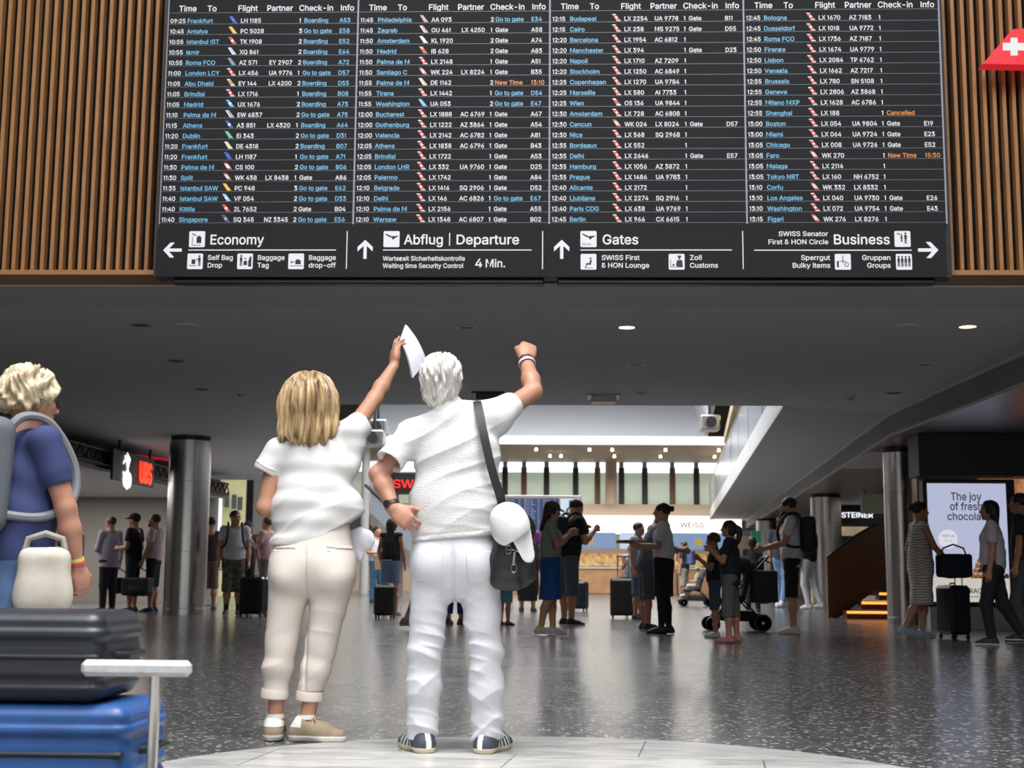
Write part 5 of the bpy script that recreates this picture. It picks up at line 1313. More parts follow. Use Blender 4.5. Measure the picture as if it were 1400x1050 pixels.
L.T('Wartezeit Sicherheitskontrolle', 530.5, 356.5, 6.2, 112.5, .02); L.T('Waiting time Security Control', 530.5, 366.5, 6.2, 110, .02); L.T('4', 656.5, 365.5, 11.6, 9.5, .04); L.T('Min.', 670.5, 365.5, 11, 26.5, .0)
L.Rc('w', 748.3, 316, 749.6, 368); flush(L, p_)
p_ = strip(749, 1020); L = Sign(); L.arrow(775, 341, 'up', 13); L.icon(811.5, 327, 'plane'); L.text('k', 'Gates', bx(802.5), zy(335.5)-ZB0, 3.4*S_, .0); L.T('Gates', 830, 334, 13.2, 48.5); L.Rc('w', 800.5, 341.3, 1006, 342.6)
L.icon(811.5, 358, 'seat', 21.5); L.T('SWISS First', 829, 355.5, 6.6, 51.5, .026); L.T('& HON Lounge', 829, 366, 6.6, 64.5, .026); L.icon(931, 358, 'customs', 21.5); L.T('Zoll', 948.5, 355.5, 6.6, 16, .026); L.T('Customs', 948.5, 366, 6.6, 38, .026)
L.Rc('w', 1020.2, 316, 1021.4, 368); flush(L, p_)
p_ = strip(1020, 1294.5); L = Sign(); L.arrow(1270, 342, 'right', 13.6); L.icon(1236, 327, 'two', 21.5); L.T('SWISS Senator', 1136, 323, 6.4, 66.5, .024, 'R'); L.T('First & HON Circle', 1136, 334, 6.4, 80.5, .024, 'R'); L.T('Business', 1142.5, 334, 13.2, 75); L.Rc('w', 1036, 341.6, 1248, 342.9)
L.T('Sperrgut', 1138, 355.5, 6.6, 39, .026, 'R'); L.T('Bulky items', 1138, 366, 6.6, 50.5, .026, 'R'); L.icon(1155, 358, 'bulky', 21.5); L.T('Gruppen', 1219, 355.5, 6.6, 38, .026, 'R'); L.T('Groups', 1219, 366, 6.6, 31.5, .026, 'R'); L.icon(1237, 358, 'group', 21.5)
flush(L, p_)

# ------------------------------------------------------------------ other signs
def sign_text(parent, name, material, s, o, r, u, n, cap, off=.02, fit=None, depth=.0, align='L'):
    L = Lettering(o, r, u, n, 0); L.text('x', s, 0, 0, cap, off, 1, align, fit); me = L.mb['x']
    if depth:
        vs, fs = list(me.v), list(me.f); d = np.asarray(n, float)*depth
        from collections import Counter
        E = Counter()
        for f in fs:
            for i in range(len(f)): E[tuple(sorted((f[i-1], f[i])))] += 1
        nb = len(vs); me.v = vs+[tuple(np.array(v)+d) for v in vs]; me.f = [tuple(i+nb for i in f) for f in fs]
        for f in fs:
            for i in range(len(f)):
                a_, b_ = f[i-1], f[i]
                if E[tuple(sorted((a_, b_)))] == 1: me.f.append((a_, b_, b_+nb, a_+nb))
        me.mi = [0]*len(me.f); me.sm = [False]*len(me.f)
    return me.obj(name, material, parent)
# red tail fin sign on the slat wall, top corner
fy = 11.1
q = lambda px, py: PY(px, py, fy)
fo_ = empty('tail_fin_sign', q(1385, 87), 0, 'red tail fin sign with white cross on the east slat wall', 'sign')
b = MB(); b.prism([loc(fo_, q(1344, 87)), loc(fo_, q(1470, 90)), loc(fo_, q(1436, 36)), loc(fo_, q(1386, 40)), loc(fo_, q(1379, 46))], (0, .14, 0)); b.obj('fin', glow('fin_red', (212, 32, 44), .75, (.5, .02, .03)), fo_)
b = MB()
b.prism([loc(fo_, q(px, py)+V(0, -.006, 0)) for px, py in ((1381.5, 52), (1391, 52), (1391, 76), (1381.5, 76))], (0, .005, 0)); b.prism([loc(fo_, q(px, py)+V(0, -.005, 0)) for px, py in ((1371, 59), (1402, 59), (1402, 69), (1371, 69))], (0, .004, 0)); b.obj('white_cross', glow('cross_white', (245, 245, 245), .9), fo_)
# bank sign on the fascia, facing into the hall
p0 = np.array([xw+.06, 0, 0]);
def on_x(px, py, X): 
    d = ray(px, py); return CAMPOS+d*((X-CAMPOS[0])/d[0])
u0, u1 = on_x(181.5, 658, xw+.08), on_x(197.5, 663, xw+.08)
us = empty('bank_sign', (xw, u0[1], 2.9), 0, 'lit red and white bank sign hanging on the dark fascia near the left column', 'sign')
hs_ = abs(on_x(189, 632, xw+.08)[2]-on_x(189, 660, xw+.08)[2])
wl = abs(u1[1]-u0[1])
zb_ = on_x(183, 659, xw+.08)[2]
b = MB(); b.bb((.0, -1.6, zb_-2.9-.06), (.05, wl+.3, zb_-2.9+hs_+.12), .01); b.obj('back_plate', M_dark, us)
sign_text(us, 'letters', glow('ubs_red', (250, 60, 30), 1.6), 'UBS', loc(us, (xw+.055, u0[1], zb_)), (0, 1, 0), (0, 0, 1), (1, 0, 0), hs_, .03, wl, .03)
b = MB(); L = Lettering(loc(us, (xw+.055, u0[1]-.75, zb_+hs_*.5)), (0, 1, 0), (0, 0, 1), (1, 0, 0), .01)
for a in (60, 90, 120):
    c_, s_ = math.cos(math.radians(a)), math.sin(math.radians(a)); f = lambda x, y: (x*c_-y*s_, x*s_+y*c_); H2 = hs_*.62
    for sg in (1, -1):
        L.poly('w', [f(-.1*sg, -.05), f(H2*sg, -.05), f(H2*sg, .05), f(-.1*sg, .05)]); L.poly('w', [f(H2*sg*.72, 0), f(H2*sg*.98, 0), f(H2*sg*.98, .22), f(H2*sg*.72, .22)])
    L.disc('w', *f(-H2, 0), .16)
L.mb['w'].obj('key_emblem', glow('ubs_white', (240, 244, 250), 1.2), us)
for y in (-1.2, wl):
    b = MB(); b.tube([(.03, y, zb_-2.9+hs_+.05), (.03, y, CZ-2.9)], .03, 6); b.obj('hanger', M_black, us)
us.location = (us.location[0]+.14, us.location[1], us.location[2])
# ------------------------------------------------------------------ fittings at the sides and back
# curved wooden stair balustrade with lit steps beside the right-hand steel column
sp = PZ(1180, 846, 0); st_ = empty('curved_staircase', (sp[0], sp[1], 0), 0, 'curved wooden staircase with warm lit steps between the steel columns', 'staircase')
Ys = sp[1]
b = MB(); N_ = 14; ins_ = []; out_ = []
for i in range(N_+1):
    t = i/N_; px = 1145+t*92; yy = Ys-.55+1.5*t*t
    top = PY(px, 764-44*(t*1.25 if t < .8 else 1.0)-6*math.sin(t*3.14), yy)[2]
    x = PY(px, 800, yy)[0]; bot = 0 if t < .15 else max(0, (t-.15)*.9)
    ins_.append((x, yy, bot, top))
vs = []
for (x, yy, bo, to) in ins_:
    for dy in (0, .10):
        vs += [loc(st_, (x, yy+dy+0.9, bo)), loc(st_, (x, yy+dy+0.9, to))]
fs = []
for i in range(N_):
    a, c = i*4, (i+1)*4
    fs += [(a, a+1, c+1, c), (a+2, c+2, c+3, a+3), (a+1, a+3, c+3, c+1), (a, c, c+2, a+2)]
fs += [(0, 2, 3, 1), (N_*4, N_*4+1, N_*4+3, N_*4+2)]
b._add(vs, fs, True); b.obj('balustrade', M_oak, st_)
b = MB(); b.tube([loc(st_, (x, yy+.95, to+.02)) for x, yy, bo, to in ins_], .035, 8); b.obj('handrail', M_dark, st_)
warm = glow('step_light', (255, 150, 66), 2.2)
for i, (px, py) in enumerate([(1158, 845), (1178, 829), (1202, 813)]):
    yy = Ys-.1+i*.32; x0 = PY(px, py, yy)[0]; x1 = PY(1226, py, yy)[0]
    b = MB(); b.bb(loc(st_, (x0, yy, i*.17)), loc(st_, (x1, yy+.34, i*.17+.15))); s_ = b.obj('step', M_oak, st_)
    b = MB(); b.bb(loc(st_, (x0, yy-.02, i*.17+.10)), loc(st_, (x1, yy-.005, i*.17+.145))); b.obj('step_light', warm, s_)
# black fascia and chocolate poster light box by the near east column
YP = 21.0
q = lambda px, py, Y=YP: PY(px, py, Y)
b = MB(); b.bb((q(1251, 620)[0], YP-.2, q(1300, 652)[2]), (q(1480, 620)[0], YP+.4, zl-.01)); tag(b.obj('shop_fascia', M_black), 'plain black shop fascia above the chocolate poster screen', 'fascia')
po = empty('poster_screen', (q(1325, 850)[0], YP, 0), 0, 'tall lit poster screen advertising fresh chocolate', 'advertising screen')
x0, x1 = q(1263, 700)[0], q(1389, 700)[0]; zt, zb0 = q(1325, 655)[2], q(1325, 830)[2]
b = MB(); b.bb(loc(po, (x0, YP, zb0)), loc(po, (x1, YP+.25, zt)), .02); b.obj('housing', M_black, po)
b = MB(); b.bb(loc(po, (x0+.05, YP+.02, 0)), loc(po, (x1-.05, YP+.22, zb0))); b.obj('plinth', M_panel, po)
sx0, sx1, sz1, sz0 = q(1268.5, 700)[0], q(1376, 700)[0], q(1325, 661)[2], q(1325, 823)[2]
b = MB(); b.bb(loc(po, (sx0, YP-.012, sz0)), loc(po, (sx1, YP, sz1))); scr = b.obj('screen', glow('poster_lavender', (192, 198, 226), .85), po)
L = Lettering(loc(po, (0, YP-.013, 0)), (1, 0, 0), (0, 0, 1), (0, -1, 0), .002)
def pt(px, py): p = q(px, py, YP-.012); return p[0], p[2]
def Tp(k, t, px, py, cap, al='C', fit=None):
    x, z = pt(px, py); s_ = (sx1-sx0)/107.5; L.text(k, t, x, z, cap*s_, .0, 1, al, fit*s_ if fit else None)
glow('poster_ink', (34, 34, 44), .25); glow('poster_cream', (222, 214, 204), .8); glow('poster_white', (226, 228, 236), .9)
Tp('poster_ink', 'The joy', 1321, 684, 10.5, 'C', 42); Tp('poster_ink', 'of fresh', 1321, 697.5, 10.5, 'C', 44); Tp('poster_ink', 'chocolate', 1324, 711, 10, 'C', 57)
L.disc('poster_white', *pt(1296, 737), .145, None, 28)
Tp('poster_ink', 'Visit us', 1296, 734, 3.4, 'C', 18); Tp('poster_ink', 'here', 1296, 741, 3.4, 'C', 10)
x, z = pt(1268.5, 790); x2, z2 = pt(1376, 790); L.rect('poster_cream', sx0, sz0, sx1, z2-.0, .001)
glow('choc', (98, 52, 30), .5); glow('gold', (190, 126, 50), .55); glow('pink_choc', (170, 92, 96), .45); glow('choc_dark', (50, 28, 22), .4)
rnd = random.Random(4)
for i, (py, w_) in enumerate([(747, 8), (753, 14), (760, 20), (767, 28), (774, 36), (781, 44), (788, 52)]):
    cx = 1350-(3-i)*1.2
    a, z = pt(cx-w_/2, py); c_, _ = pt(cx+w_/2, py); L.rect(('choc_dark', 'pink_choc', 'choc', 'choc_dark', 'choc', 'gold', 'choc_dark')[i], a, z-.028, c_, z+.02, .0012)
    n_ = max(2, int(w_/6))
    for k in range(n_):
        xx = a+(c_-a)*(k+.5)/n_; L.disc(rnd.choice(['gold', 'choc', 'gold', 'choc_dark']), xx, z+.012, .034, .0022+.0002*k, 12)
Tp('poster_ink', 'LÄDERACH'.replace('Ä', 'A'), 1326, 811, 6.4, 'C', 46)
a, z = pt(1309.6, 803); L.disc('poster_ink', a-.008, z, .006, None, 8); L.disc('poster_ink', a+.012, z, .006, None, 8)
Tp('poster_ink', 'Schweiz', 1328, 816.5, 1.9, 'C', 20)
for k, mb in L.mb.items(): mb.obj({'poster_ink': 'lettering', 'poster_cream': 'lower_band', 'poster_white': 'round_badge'}.get(k, 'chocolate_picture'), _mc[k], scr)
# bright shop behind the poster, seen past its edge
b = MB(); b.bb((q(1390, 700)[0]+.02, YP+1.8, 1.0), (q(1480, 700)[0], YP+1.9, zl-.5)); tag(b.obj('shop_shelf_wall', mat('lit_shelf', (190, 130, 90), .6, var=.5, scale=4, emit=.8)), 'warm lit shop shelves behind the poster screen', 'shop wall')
# sign over the shop behind the stair
YS = 42.0; q2 = lambda px, py, Y=YS: PY(px, py, Y)
so = empty('shop', (q2(1182, 700)[0], YS, 0), 0, 'shop with black fascia and white lettering behind the stair', 'shop front')
xa, xc = q2(1146, 700)[0]-.4, q2(1216, 700)[0]+.8
b = MB(); b.bb(loc(so, (xa, YS, q2(1180, 716)[2])), loc(so, (xc, YS+.3, min(zl-.01, q2(1180, 690)[2])))); b.obj('fascia', M_black, so)
p = loc(so, q2(1150, 707.5)); k_ = (q2(1193, 700)[0]-q2(1150, 700)[0])
sign_text(so, 'letters', glow('steiner_white', (236, 240, 250), 1.3), 'STEINER', (p[0], -.02, p[2]), (1, 0, 0), (0, 0, 1), (0, -1, 0), k_*7/43, .03, k_, .02)
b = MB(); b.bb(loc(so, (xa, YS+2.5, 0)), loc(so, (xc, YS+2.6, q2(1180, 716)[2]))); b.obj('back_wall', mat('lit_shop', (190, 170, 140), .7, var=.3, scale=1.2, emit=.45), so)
for i in range(4):
    x = xa+(xc-xa)*(i+.5)/4; b = MB(); b.bb(loc(so, (x-.35, YS+2.2, .2)), loc(so, (x+.35, YS+2.45, 2.0+.1*(i % 2))), .02); b.obj('display_cabinet', M_dark if i % 2 else M_oak, so)
b = MB(); p0_, p1_ = PY(1178, 702, 34), PY(1213, 675, 34); b.bb(p0_, p1_+V(0, .08, 0), .01); hb = tag(empty('hanging_board', p0_), 'pale blank board hanging before the black shop sign', 'board'); b.v = [tuple(np.array(v)-p0_) for v in b.v]; b.obj('board', mat('pale_board', (206, 208, 186), .5, var=.03), hb); b = MB(); b.tube([(.1, .04, p1_[2]-p0_[2]), (.1, .04, zl-p0_[2])], .012, 6); b.tube([(p1_[0]-p0_[0]-.1, .04, p1_[2]-p0_[2]), (p1_[0]-p0_[0]-.1, .04, zl-p0_[2])], .012, 6); b.obj('hanger', M_dark, hb)
b = MB(); p0_, p1_ = PY(1027, 742, 50), PY(1040, 726, 50); b.bb(p0_-p0_+V(0, 0, 0), p1_-p0_+V(0, .08, 0), .01); b.tube([(.15, .04, p1_[2]-p0_[2]), (.15, .04, CZ-p0_[2])], .012, 6); eo = tag(b.obj('exit_sign', glow('exit_green', (30, 110, 70), .6)), 'small green exit sign under the gallery', 'sign'); eo.location = p0_
# flight monitors in the atrium
YM = 42; q3 = lambda px, py: PY(px, py, YM)
mo = empty('flight_monitor', (q3(742, 740)[0], YM, 0), 0, 'row of blue flight monitors on a stand in the atrium, behind the capped girl', 'monitor')
b = MB(); b.bb(loc(mo, (q3(690, 700)[0], YM+.0, q3(742, 737)[2])), loc(mo, (q3(795, 700)[0], YM+.2, q3(742, 677)[2])), .02); b.obj('housing', M_panel, mo)
M_mon = glow('monitor_blue', (40, 62, 120), .55); M_mont = glow('monitor_text', (150, 174, 226), .7)
for a, c_ in ((693, 717), (719, 743), (744, 764)):
    b = MB(); b.bb(loc(mo, (q3(a, 700)[0], YM-.02, q3(742, 733)[2])), loc(mo, (q3(c_, 700)[0], YM, q3(742, 681.5)[2]))); s_ = b.obj('screen', M_mon, mo)
    L = Lettering(loc(mo, (0, YM-.022, 0)), (1, 0, 0), (0, 0, 1), (0, -1, 0), .002)
    for i in range(15):
        z = q3(742, 684+i*3.1)[2]
        for f0, f1 in ((.05, .18), (.24, .24+.25*rnd.random()+.1), (.66, .78)): 
            xx0 = q3(a, 700)[0]; ww = q3(c_, 700)[0]-xx0; L.rect('t', xx0+ww*f0, z-.012, xx0+ww*f1, z+.012)
    L.mb['t'].obj('flight_rows', M_mont, s_)
b = MB(); b.bb(loc(mo, (q3(766, 700)[0], YM-.02, q3(742, 733)[2])), loc(mo, (q3(793, 700)[0], YM, q3(742, 681.5)[2]))); s_ = b.obj('advert_screen', glow('advert_pale', (206, 222, 236), .95), mo)
b = MB(); c_ = loc(mo, q3(781, 700)); L = Lettering((0, c_[1]-.022, 0), (1, 0, 0), (0, 0, 1), (0, -1, 0), .001)
L.disc('k', c_[0], c_[2], .17, .001, 24); L.disc('w', c_[0], c_[2], .11, .002, 24); L.rect('k', c_[0]-.07, c_[2]+.14, c_[0]+.07, c_[2]+.36, .001); L.rect('k', c_[0]-.07, c_[2]-.36, c_[0]+.07, c_[2]-.14, .001); L.rect('k', c_[0]-.01, c_[2], c_[0]+.01, c_[2]+.09, .003)
for k, mm in (('k', glow('watch_dark', (40, 48, 60), .4)), ('w', glow('watch_face', (190, 200, 210), .8))): L.mb[k].obj('watch_picture', mm, s_)
b = MB(); 
for px in (700, 788): b.tube([loc(mo, (q3(px, 700)[0], YM+.1, 0)), loc(mo, (q3(px, 700)[0], YM+.1, q3(742, 737)[2]))], .05, 10)
b.obj('stand', M_panel, mo)
# red airline letters and glass stair between the couple
Yr = 53.5; q4 = lambda px, py, Y=Yr: PY(px, py, Y)
ro = empty('red_sign', q4(537, 667), 0, 'red illuminated letters of an airline sign between the couple', 'sign')
sign_text(ro, 'letters', glow('swiss_red', (240, 36, 36), 1.5), 'SWISS', (0, 0, 0), (1, 0, 0), (0, 0, 1), (0, -1, 0), q4(537, 656)[2]-q4(537, 667)[2], .03, q4(592, 660)[0]-q4(537, 660)[0], .08)
b = MB(); b.bb((-.3, .09, -.25), (2.2, .2, .6)); b.obj('back_panel', M_dark, ro)
for x in (-.2, 2.0):
    b = MB(); b.tube([(x, .15, .6), (x, .15, z_s-ro.location[2])], .03, 6); b.obj('hanger', M_dark, ro)
o = tag(MB().lathe([(.16, 0), (.16, z_s)], n=20).obj('white_pillar', M_trimw), 'slim white pillar between the couple, left of the red sign', 'column'); o.location = (q4(499, 700, 53)[0], 53, 0)
eo = empty('escalator', (q4(545, 700, 46)[0], 46, 0), 0, 'glass sided escalator between the couple, below the red sign', 'escalator')
a0, a1 = q4(578, 760, 46), q4(506, 700, 46)
for dy in (0, 1.1):
    b = MB(); b.prism([loc(eo, (a1[0], 46+dy, a1[2])), loc(eo, (a0[0], 46+dy, a0[2]-.3)), loc(eo, (a0[0], 46+dy, a0[2]+.6)), loc(eo, (a1[0], 46+dy, a1[2]+.9))], (0, .03, 0)); b.obj('glass_side', M_frost, eo)
    b = MB(); b.tube([loc(eo, (a1[0]-.2, 46+dy, a1[2]+.93)), loc(eo, (a0[0], 46+dy, a0[2]+.63))], .05, 8); b.obj('handrail', M_black, eo)
b = MB(); b.prism([loc(eo, (a1[0], 46, a1[2]-.4)), loc(eo, (a0[0], 46, max(.0, a0[2]-.9))), loc(eo, (a0[0], 46, a0[2]-.3)), loc(eo, (a1[0], 46, a1[2]))], (0, 1.1, 0)); b.obj('truss', M_panel, eo)
b = MB(); b.bb((-.2, .3, 0), (0.1, .8, max(.05, a1[2]-.4))); b.obj('support', M_panel, eo)
# glazed west lobby behind the left steel column
YG = 46; q5 = lambda px, py, Y=YG: PY(px, py, Y)
gl = empty('lobby_partition', (q5(330, 800)[0], YG, 0), 0, 'grey and yellow glazed partition behind the man in camouflage shorts', 'partition')
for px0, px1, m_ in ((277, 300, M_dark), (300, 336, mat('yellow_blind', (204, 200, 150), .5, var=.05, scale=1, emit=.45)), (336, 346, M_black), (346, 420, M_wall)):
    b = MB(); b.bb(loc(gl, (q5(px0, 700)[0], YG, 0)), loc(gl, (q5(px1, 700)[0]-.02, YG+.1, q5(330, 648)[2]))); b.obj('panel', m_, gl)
for i, px in enumerate((296, 304, 312, 322, 330)):
    b = MB(); b.bb(loc(gl, (q5(px-3, 700)[0], YG-.3, q5(px, 690+2*i)[2])), loc(gl, (q5(px+3, 700)[0], YG-.2, q5(px, 668+3*i)[2]))); b.obj('hanging_vane', mat('vane_grey', (120, 124, 132), .5), gl)
# food counters under the glowing sign
for i, (p0_, p1_) in enumerate(((690, 770), (771, 850), (851, 925), (926, 1010))):
    yy = 57; co = empty('food_counter', (PY((p0_+p1_)/2, 800, yy)[0], yy, 0), 0, 'warm lit wooden food counter ' + ('behind the flight monitors', 'behind the child in white', 'behind the flight attendant', 'behind the man with the blue backpack')[i], 'counter')
    hw = (PY(p1_, 800, yy)[0]-PY(p0_, 800, yy)[0])/2-.05
    b = MB(); b.bb((-hw, 0, 0), (hw, .9, 1.05), .03); b.obj('cabinet', mat('counter_wood', (190, 146, 104), .5, var=.15, scale=3), co)
    b = MB(); b.bb((-hw, -.05, 1.05), (hw, .95, 1.10), .01); b.obj('worktop', M_trimw, co)
    b = MB(); b.bb((-hw+.1, .1, 1.10), (hw-.1, .14, 1.45)); b.bb((-hw+.1, .1, 1.42), (hw-.1, .5, 1.45)); b.obj('glass_guard', M_glass, co)
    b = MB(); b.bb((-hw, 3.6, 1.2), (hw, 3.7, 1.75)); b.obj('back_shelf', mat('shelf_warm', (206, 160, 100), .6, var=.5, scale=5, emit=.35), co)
    b = MB(); b.bb((-hw, 3.2, 1.95), (hw*.96, 3.3, 2.65)); s_ = b.obj('menu_screen', glow('menu_%d' % (i % 2), ((196, 214, 240), (120, 150, 190))[i % 2], .9), co)
    b = MB(); b.bb((-hw*.16, 3.18, 2.1), (hw*.10, 3.2, 2.4)); b.obj('menu_picture', glow('menu_food%d' % (i % 2), ((150, 190, 120), (220, 190, 60))[i % 2], .6), s_)
    for k in range(4):
        b = MB(); b.lathe([(.0, 0), (.13, 0), (.16, .03), (.10, .09), (0, .11)], (-hw*.75+k*hw*.5, .5, 1.10), 12); b.obj('pastry_dish', mat('pastry', (206, 140, 70), .5, var=.3, scale=12), co)
ps_ = PY(1031, 719, YB-1.1)
sign_text(o_ := empty('sign_letters', (PY(1016, 719, YB-.95)[0]-7.5+5.5, YB-.93, PY(1030, 721, YB-.95)[2]), 0, 'dark letters on the glowing sign beside the flight attendant head', 'lettering'), 'letters', mat('sign_dark', (70, 60, 54), .5), 'WEISS', (0, 0, 0), (1, 0, 0), (0, 0, 1), (0, -1, 0), .22, .02, 1.05)
x_ = PY(930, 719, YB-.95)[0]; o_.location = (x_, YB-.92, PY(930, 721, YB-.95)[2])

# ------------------------------------------------------------------ travellers in the hall
def gp(px, py): return PZ(px, py, 0)
def trav(px, pf, ph, label, **k):
    p = gp(px, pf); H = k.pop('H', None) or float(PY(px, ph, p[1])[2])
    return figure(label, (p[0], p[1]), H=H, h=k.pop('h', .012 if p[1] < 24 else .016), **k)
def armv(u, f): return (V(*u), V(*f))
REL = lambda s: armv((s*.16, .0, -1), (s*.06, .22, -1))
HOLD = lambda s: armv((s*.18, .12, -1), (-s*.50, .85, -.05))
PHONE = lambda s: armv((s*.15, .25, -1), (-s*.25, .8, .7))
WALK = lambda f: ((V(0, f, -1), V(0, f-.35, -1)), (V(0, -f, -1), V(0, -f-.35, -1)))
# queue at the bank
J = trav(86, 836, 710, 'woman with dark hair and beige backpack in the bank queue', face=-75, fem=True, hair=('bob', 'brown'), top=('tee', 'nv', (44, 46, 66)), bottom=('trousers', 'dkred', (56, 34, 44)), arms=(HOLD(-1), HOLD(1)))
backpack(J, 'beige backpack on the back of the woman heading the bank queue', (176, 166, 146), 'bpbeige', 1.0)
J = trav(146, 837, 705, 'man in pale lavender shirt with glasses in the bank queue', face=-50, hair=('short', 'brown'), top=('long', 'lav', (176, 172, 196), -.06), bottom=('trousers', 'dkgrey', (36, 38, 46)), glasses=True, wt=1.12, arms=(HOLD(-1), REL(1)), head=(-18, 0))
p = J['w'](J['palm', 1]); shoulder_bag(p+V(0.02, 0, -.17), .3, 'black bag in the hand of the man in the lavender shirt', (26, 26, 30), (.34, .14, .30), .17, 'bagblk1')
J = trav(179, 838, 701, 'man with black cap, black tee and dark shorts in the bank queue', face=-82, hair=('short', 'black'), cap=('capblk', (24, 24, 26)), top=('tee', 'blk', (22, 22, 25)), bottom=('shorts', 'nvs', (36, 40, 54), .47), arms=(HOLD(-1), armv((.12, -.15, -1), (-.1, .5, -1))), skin='tan', shoes=((60, 62, 70), (210, 210, 206)))
J = trav(207, 838, 702, 'bearded man in pale pink tee holding a black duffel, last in the bank queue', face=-84, hair=('short', 'dark'), beard='dark', top=('tee', 'pink', (214, 190, 192)), bottom=('shorts', 'blks', (26, 26, 30), .5), arms=(armv((-.14, .1, -1), (0, .4, -1)), REL(1)), shoes=((60, 66, 84), (220, 220, 216)))
p = J['w'](J['palm', 0]); shoulder_bag(p+V(-.02, -.05, -.20), -.2, 'black duffel bag carried by the bearded man in pink', (30, 30, 33), (.55, .26, .34), .20, 'bagblk2')
# behind the left column
J = trav(284, 836, 706, 'person in dark clothes half hidden by the left steel column', face=-20, top=('tee', 'brownish', (52, 40, 38)), bottom=('shorts', 'tanp', (110, 96, 84), .55), skin='tan')
suitcase(tuple(gp(283, 833)), 10, 'white hard suitcase standing against the left steel column', (206, 206, 208), (.36, .24, .56), .0)
J = trav(317, 842, 697, 'man in white tee with printed front and camouflage shorts, wearing a backpack', face=165, hair=('short', 'dark'), glasses=True, top=('tee', 'wht', (206, 206, 210)), bottom=('shorts', 'camo', (92, 90, 80), .58), wt=1.14, skin='tan', shoes=((30, 30, 34), (220, 220, 220)), head=(-25, 0), socks=('sockw', .3, (60, 60, 62)))
J['root'].children
for ch in J['root'].children:
    if ch.name.startswith('shorts'):
        m_ = mat('cloth_camouflage', (96, 94, 84), .9, var=.75, scale=16); ch.data.materials[0] = m_
L = Lettering((0, 0, 0), (1, 0, 0), (0, 0, 1), (0, 1, 0), 0)
backpack(J, 'dark backpack on the man in camouflage shorts', (40, 42, 48), 'bpcamo', .9)
J = trav(335, 834, 712, 'man in black with a dark blue cap standing behind the camouflage shorts man', face=150, hair=('short', 'dark'), cap=('capnavy', (34, 44, 70)), top=('tee', 'blk', (22, 22, 25)), bottom=('trousers', 'blkt', (28, 28, 32)), skin='tan')
suitcase(tuple(gp(346, 844)), 15, 'large black ribbed suitcase standing left of the woman in white', (24, 25, 28), (.46, .30, .64), .0)
J = trav(362, 835, 706, 'person in dusty pink top and grey trousers facing the queue, beside the woman in white', face=-70, hair=('short', 'brown'), top=('tee', 'dusty', (168, 136, 138)), bottom=('trousers', 'gry', (86, 84, 86)), arms=(PHONE(-1), PHONE(1)), skin='pink')
# seen between the couple
J = trav(514, 826, 718, 'man in dark vest and white sleeves carrying a brown paper bag', face=150, hair=('short', 'dark'), top=('shirt', 'wsh', (216, 218, 224)), bottom=('trousers', 'blue1', (66, 110, 146)), arms=(REL(-1), HOLD(1)), skin='tan')
po_ = J['w'](J['palm', 1]); pb = empty('paper_bag', (po_[0], po_[1]-.03, po_[2]-.05), .3, 'brown paper bag held by the man in the dark vest', 'bag')
b = MB(); b.prism([(-.15, -.07, -.36), (.15, -.07, -.36), (.16, -.05, 0), (-.16, -.05, 0)], (0, .12, 0)); b.obj('bag_body', mat('kraft', (140, 112, 84), .8, bump=.3), pb)
b = MB(); b.tube([(-.06, 0, -.01), (-.05, 0, .05), (.05, 0, .05), (.06, 0, -.01)], .006, 6); b.obj('handle', mat('kraft', (140, 112, 84)), pb)
J = trav(533, 842, 707, 'woman with long brown hair, black top and denim shorts between the couple', face=15, fem=True, hair=('curtain', 'brown'), top=('tank', 'blkt', (24, 24, 27), .03), bottom=('shorts', 'denim', (116, 140, 170), .36), arms=(armv((-.25, .05, -1), (.05, .5, -1)), armv((.2, .05, -1), (.0, .45, -1))), skin='tan', shoes=((150, 130, 110), (226, 222, 214)))
suitcase(tuple(gp(526, 846)), 10, 'charcoal suitcase with pulled out handle beside the woman in denim shorts', (44, 44, 48), (.36, .24, .52), .42)
J = trav(578, 861, 684, 'person in black walking behind the white-haired man, beige shoes', face=60, top=('tee', 'blk', (22, 22, 25)), bottom=('shorts', 'blks', (26, 26, 30), .5), legs=WALK(.22), feet=(4, 4), skin='tan', socks=('sockw2', .35, (200, 200, 200)), shoes=((150, 140, 118), (214, 210, 200)))
J = trav(622, 856, 690, 'person in blue trousers seen between the legs of the white-haired man', face=20, top=('tee', 'grn', (80, 90, 84)), bottom=('trousers', 'royal', (36, 66, 136), .86), skin='tan', shoes=((110, 80, 64), (200, 196, 190)))
J = trav(690, 856, 742, 'child in teal shorts behind the black shoulder bag', face=40, top=('tee', 'pinkc', (190, 110, 130)), bottom=('shorts', 'teal', (96, 160, 172), .46), skin='tan', shoes=((120, 76, 60), (120, 76, 60)))
J = trav(721, 838, 706, 'woman in purple top and long black skirt standing behind the white cap', face=5, fem=True, hair=('bob', 'dark'), top=('tee', 'purple', (120, 56, 130)), bottom=('skirt', 'blksk', (26, 25, 28), .40, .10), skin='tan', wt=1.1)
J = trav(752, 868, 684, 'girl in olive cap and grey tee with a blue jacket tied round her waist', face=82, fem=True, hair=('long', 'dark'), cap=('olive', (96, 86, 68)), top=('tee', 'sage', (150, 154, 142)), bottom=('wrap', 'bluej', (28, 84, 150), .26, .115), arms=(PHONE(-1), PHONE(1)), legs=((V(-.05, .12, -1), V(0, .0, -1)), (V(.06, -.10, -1), V(0, -.25, -1))), skin='tan', shoes=((196, 192, 186), (226, 222, 216)), socks=('yel', .22, (196, 170, 60)), head=(0, -14), h=.010)
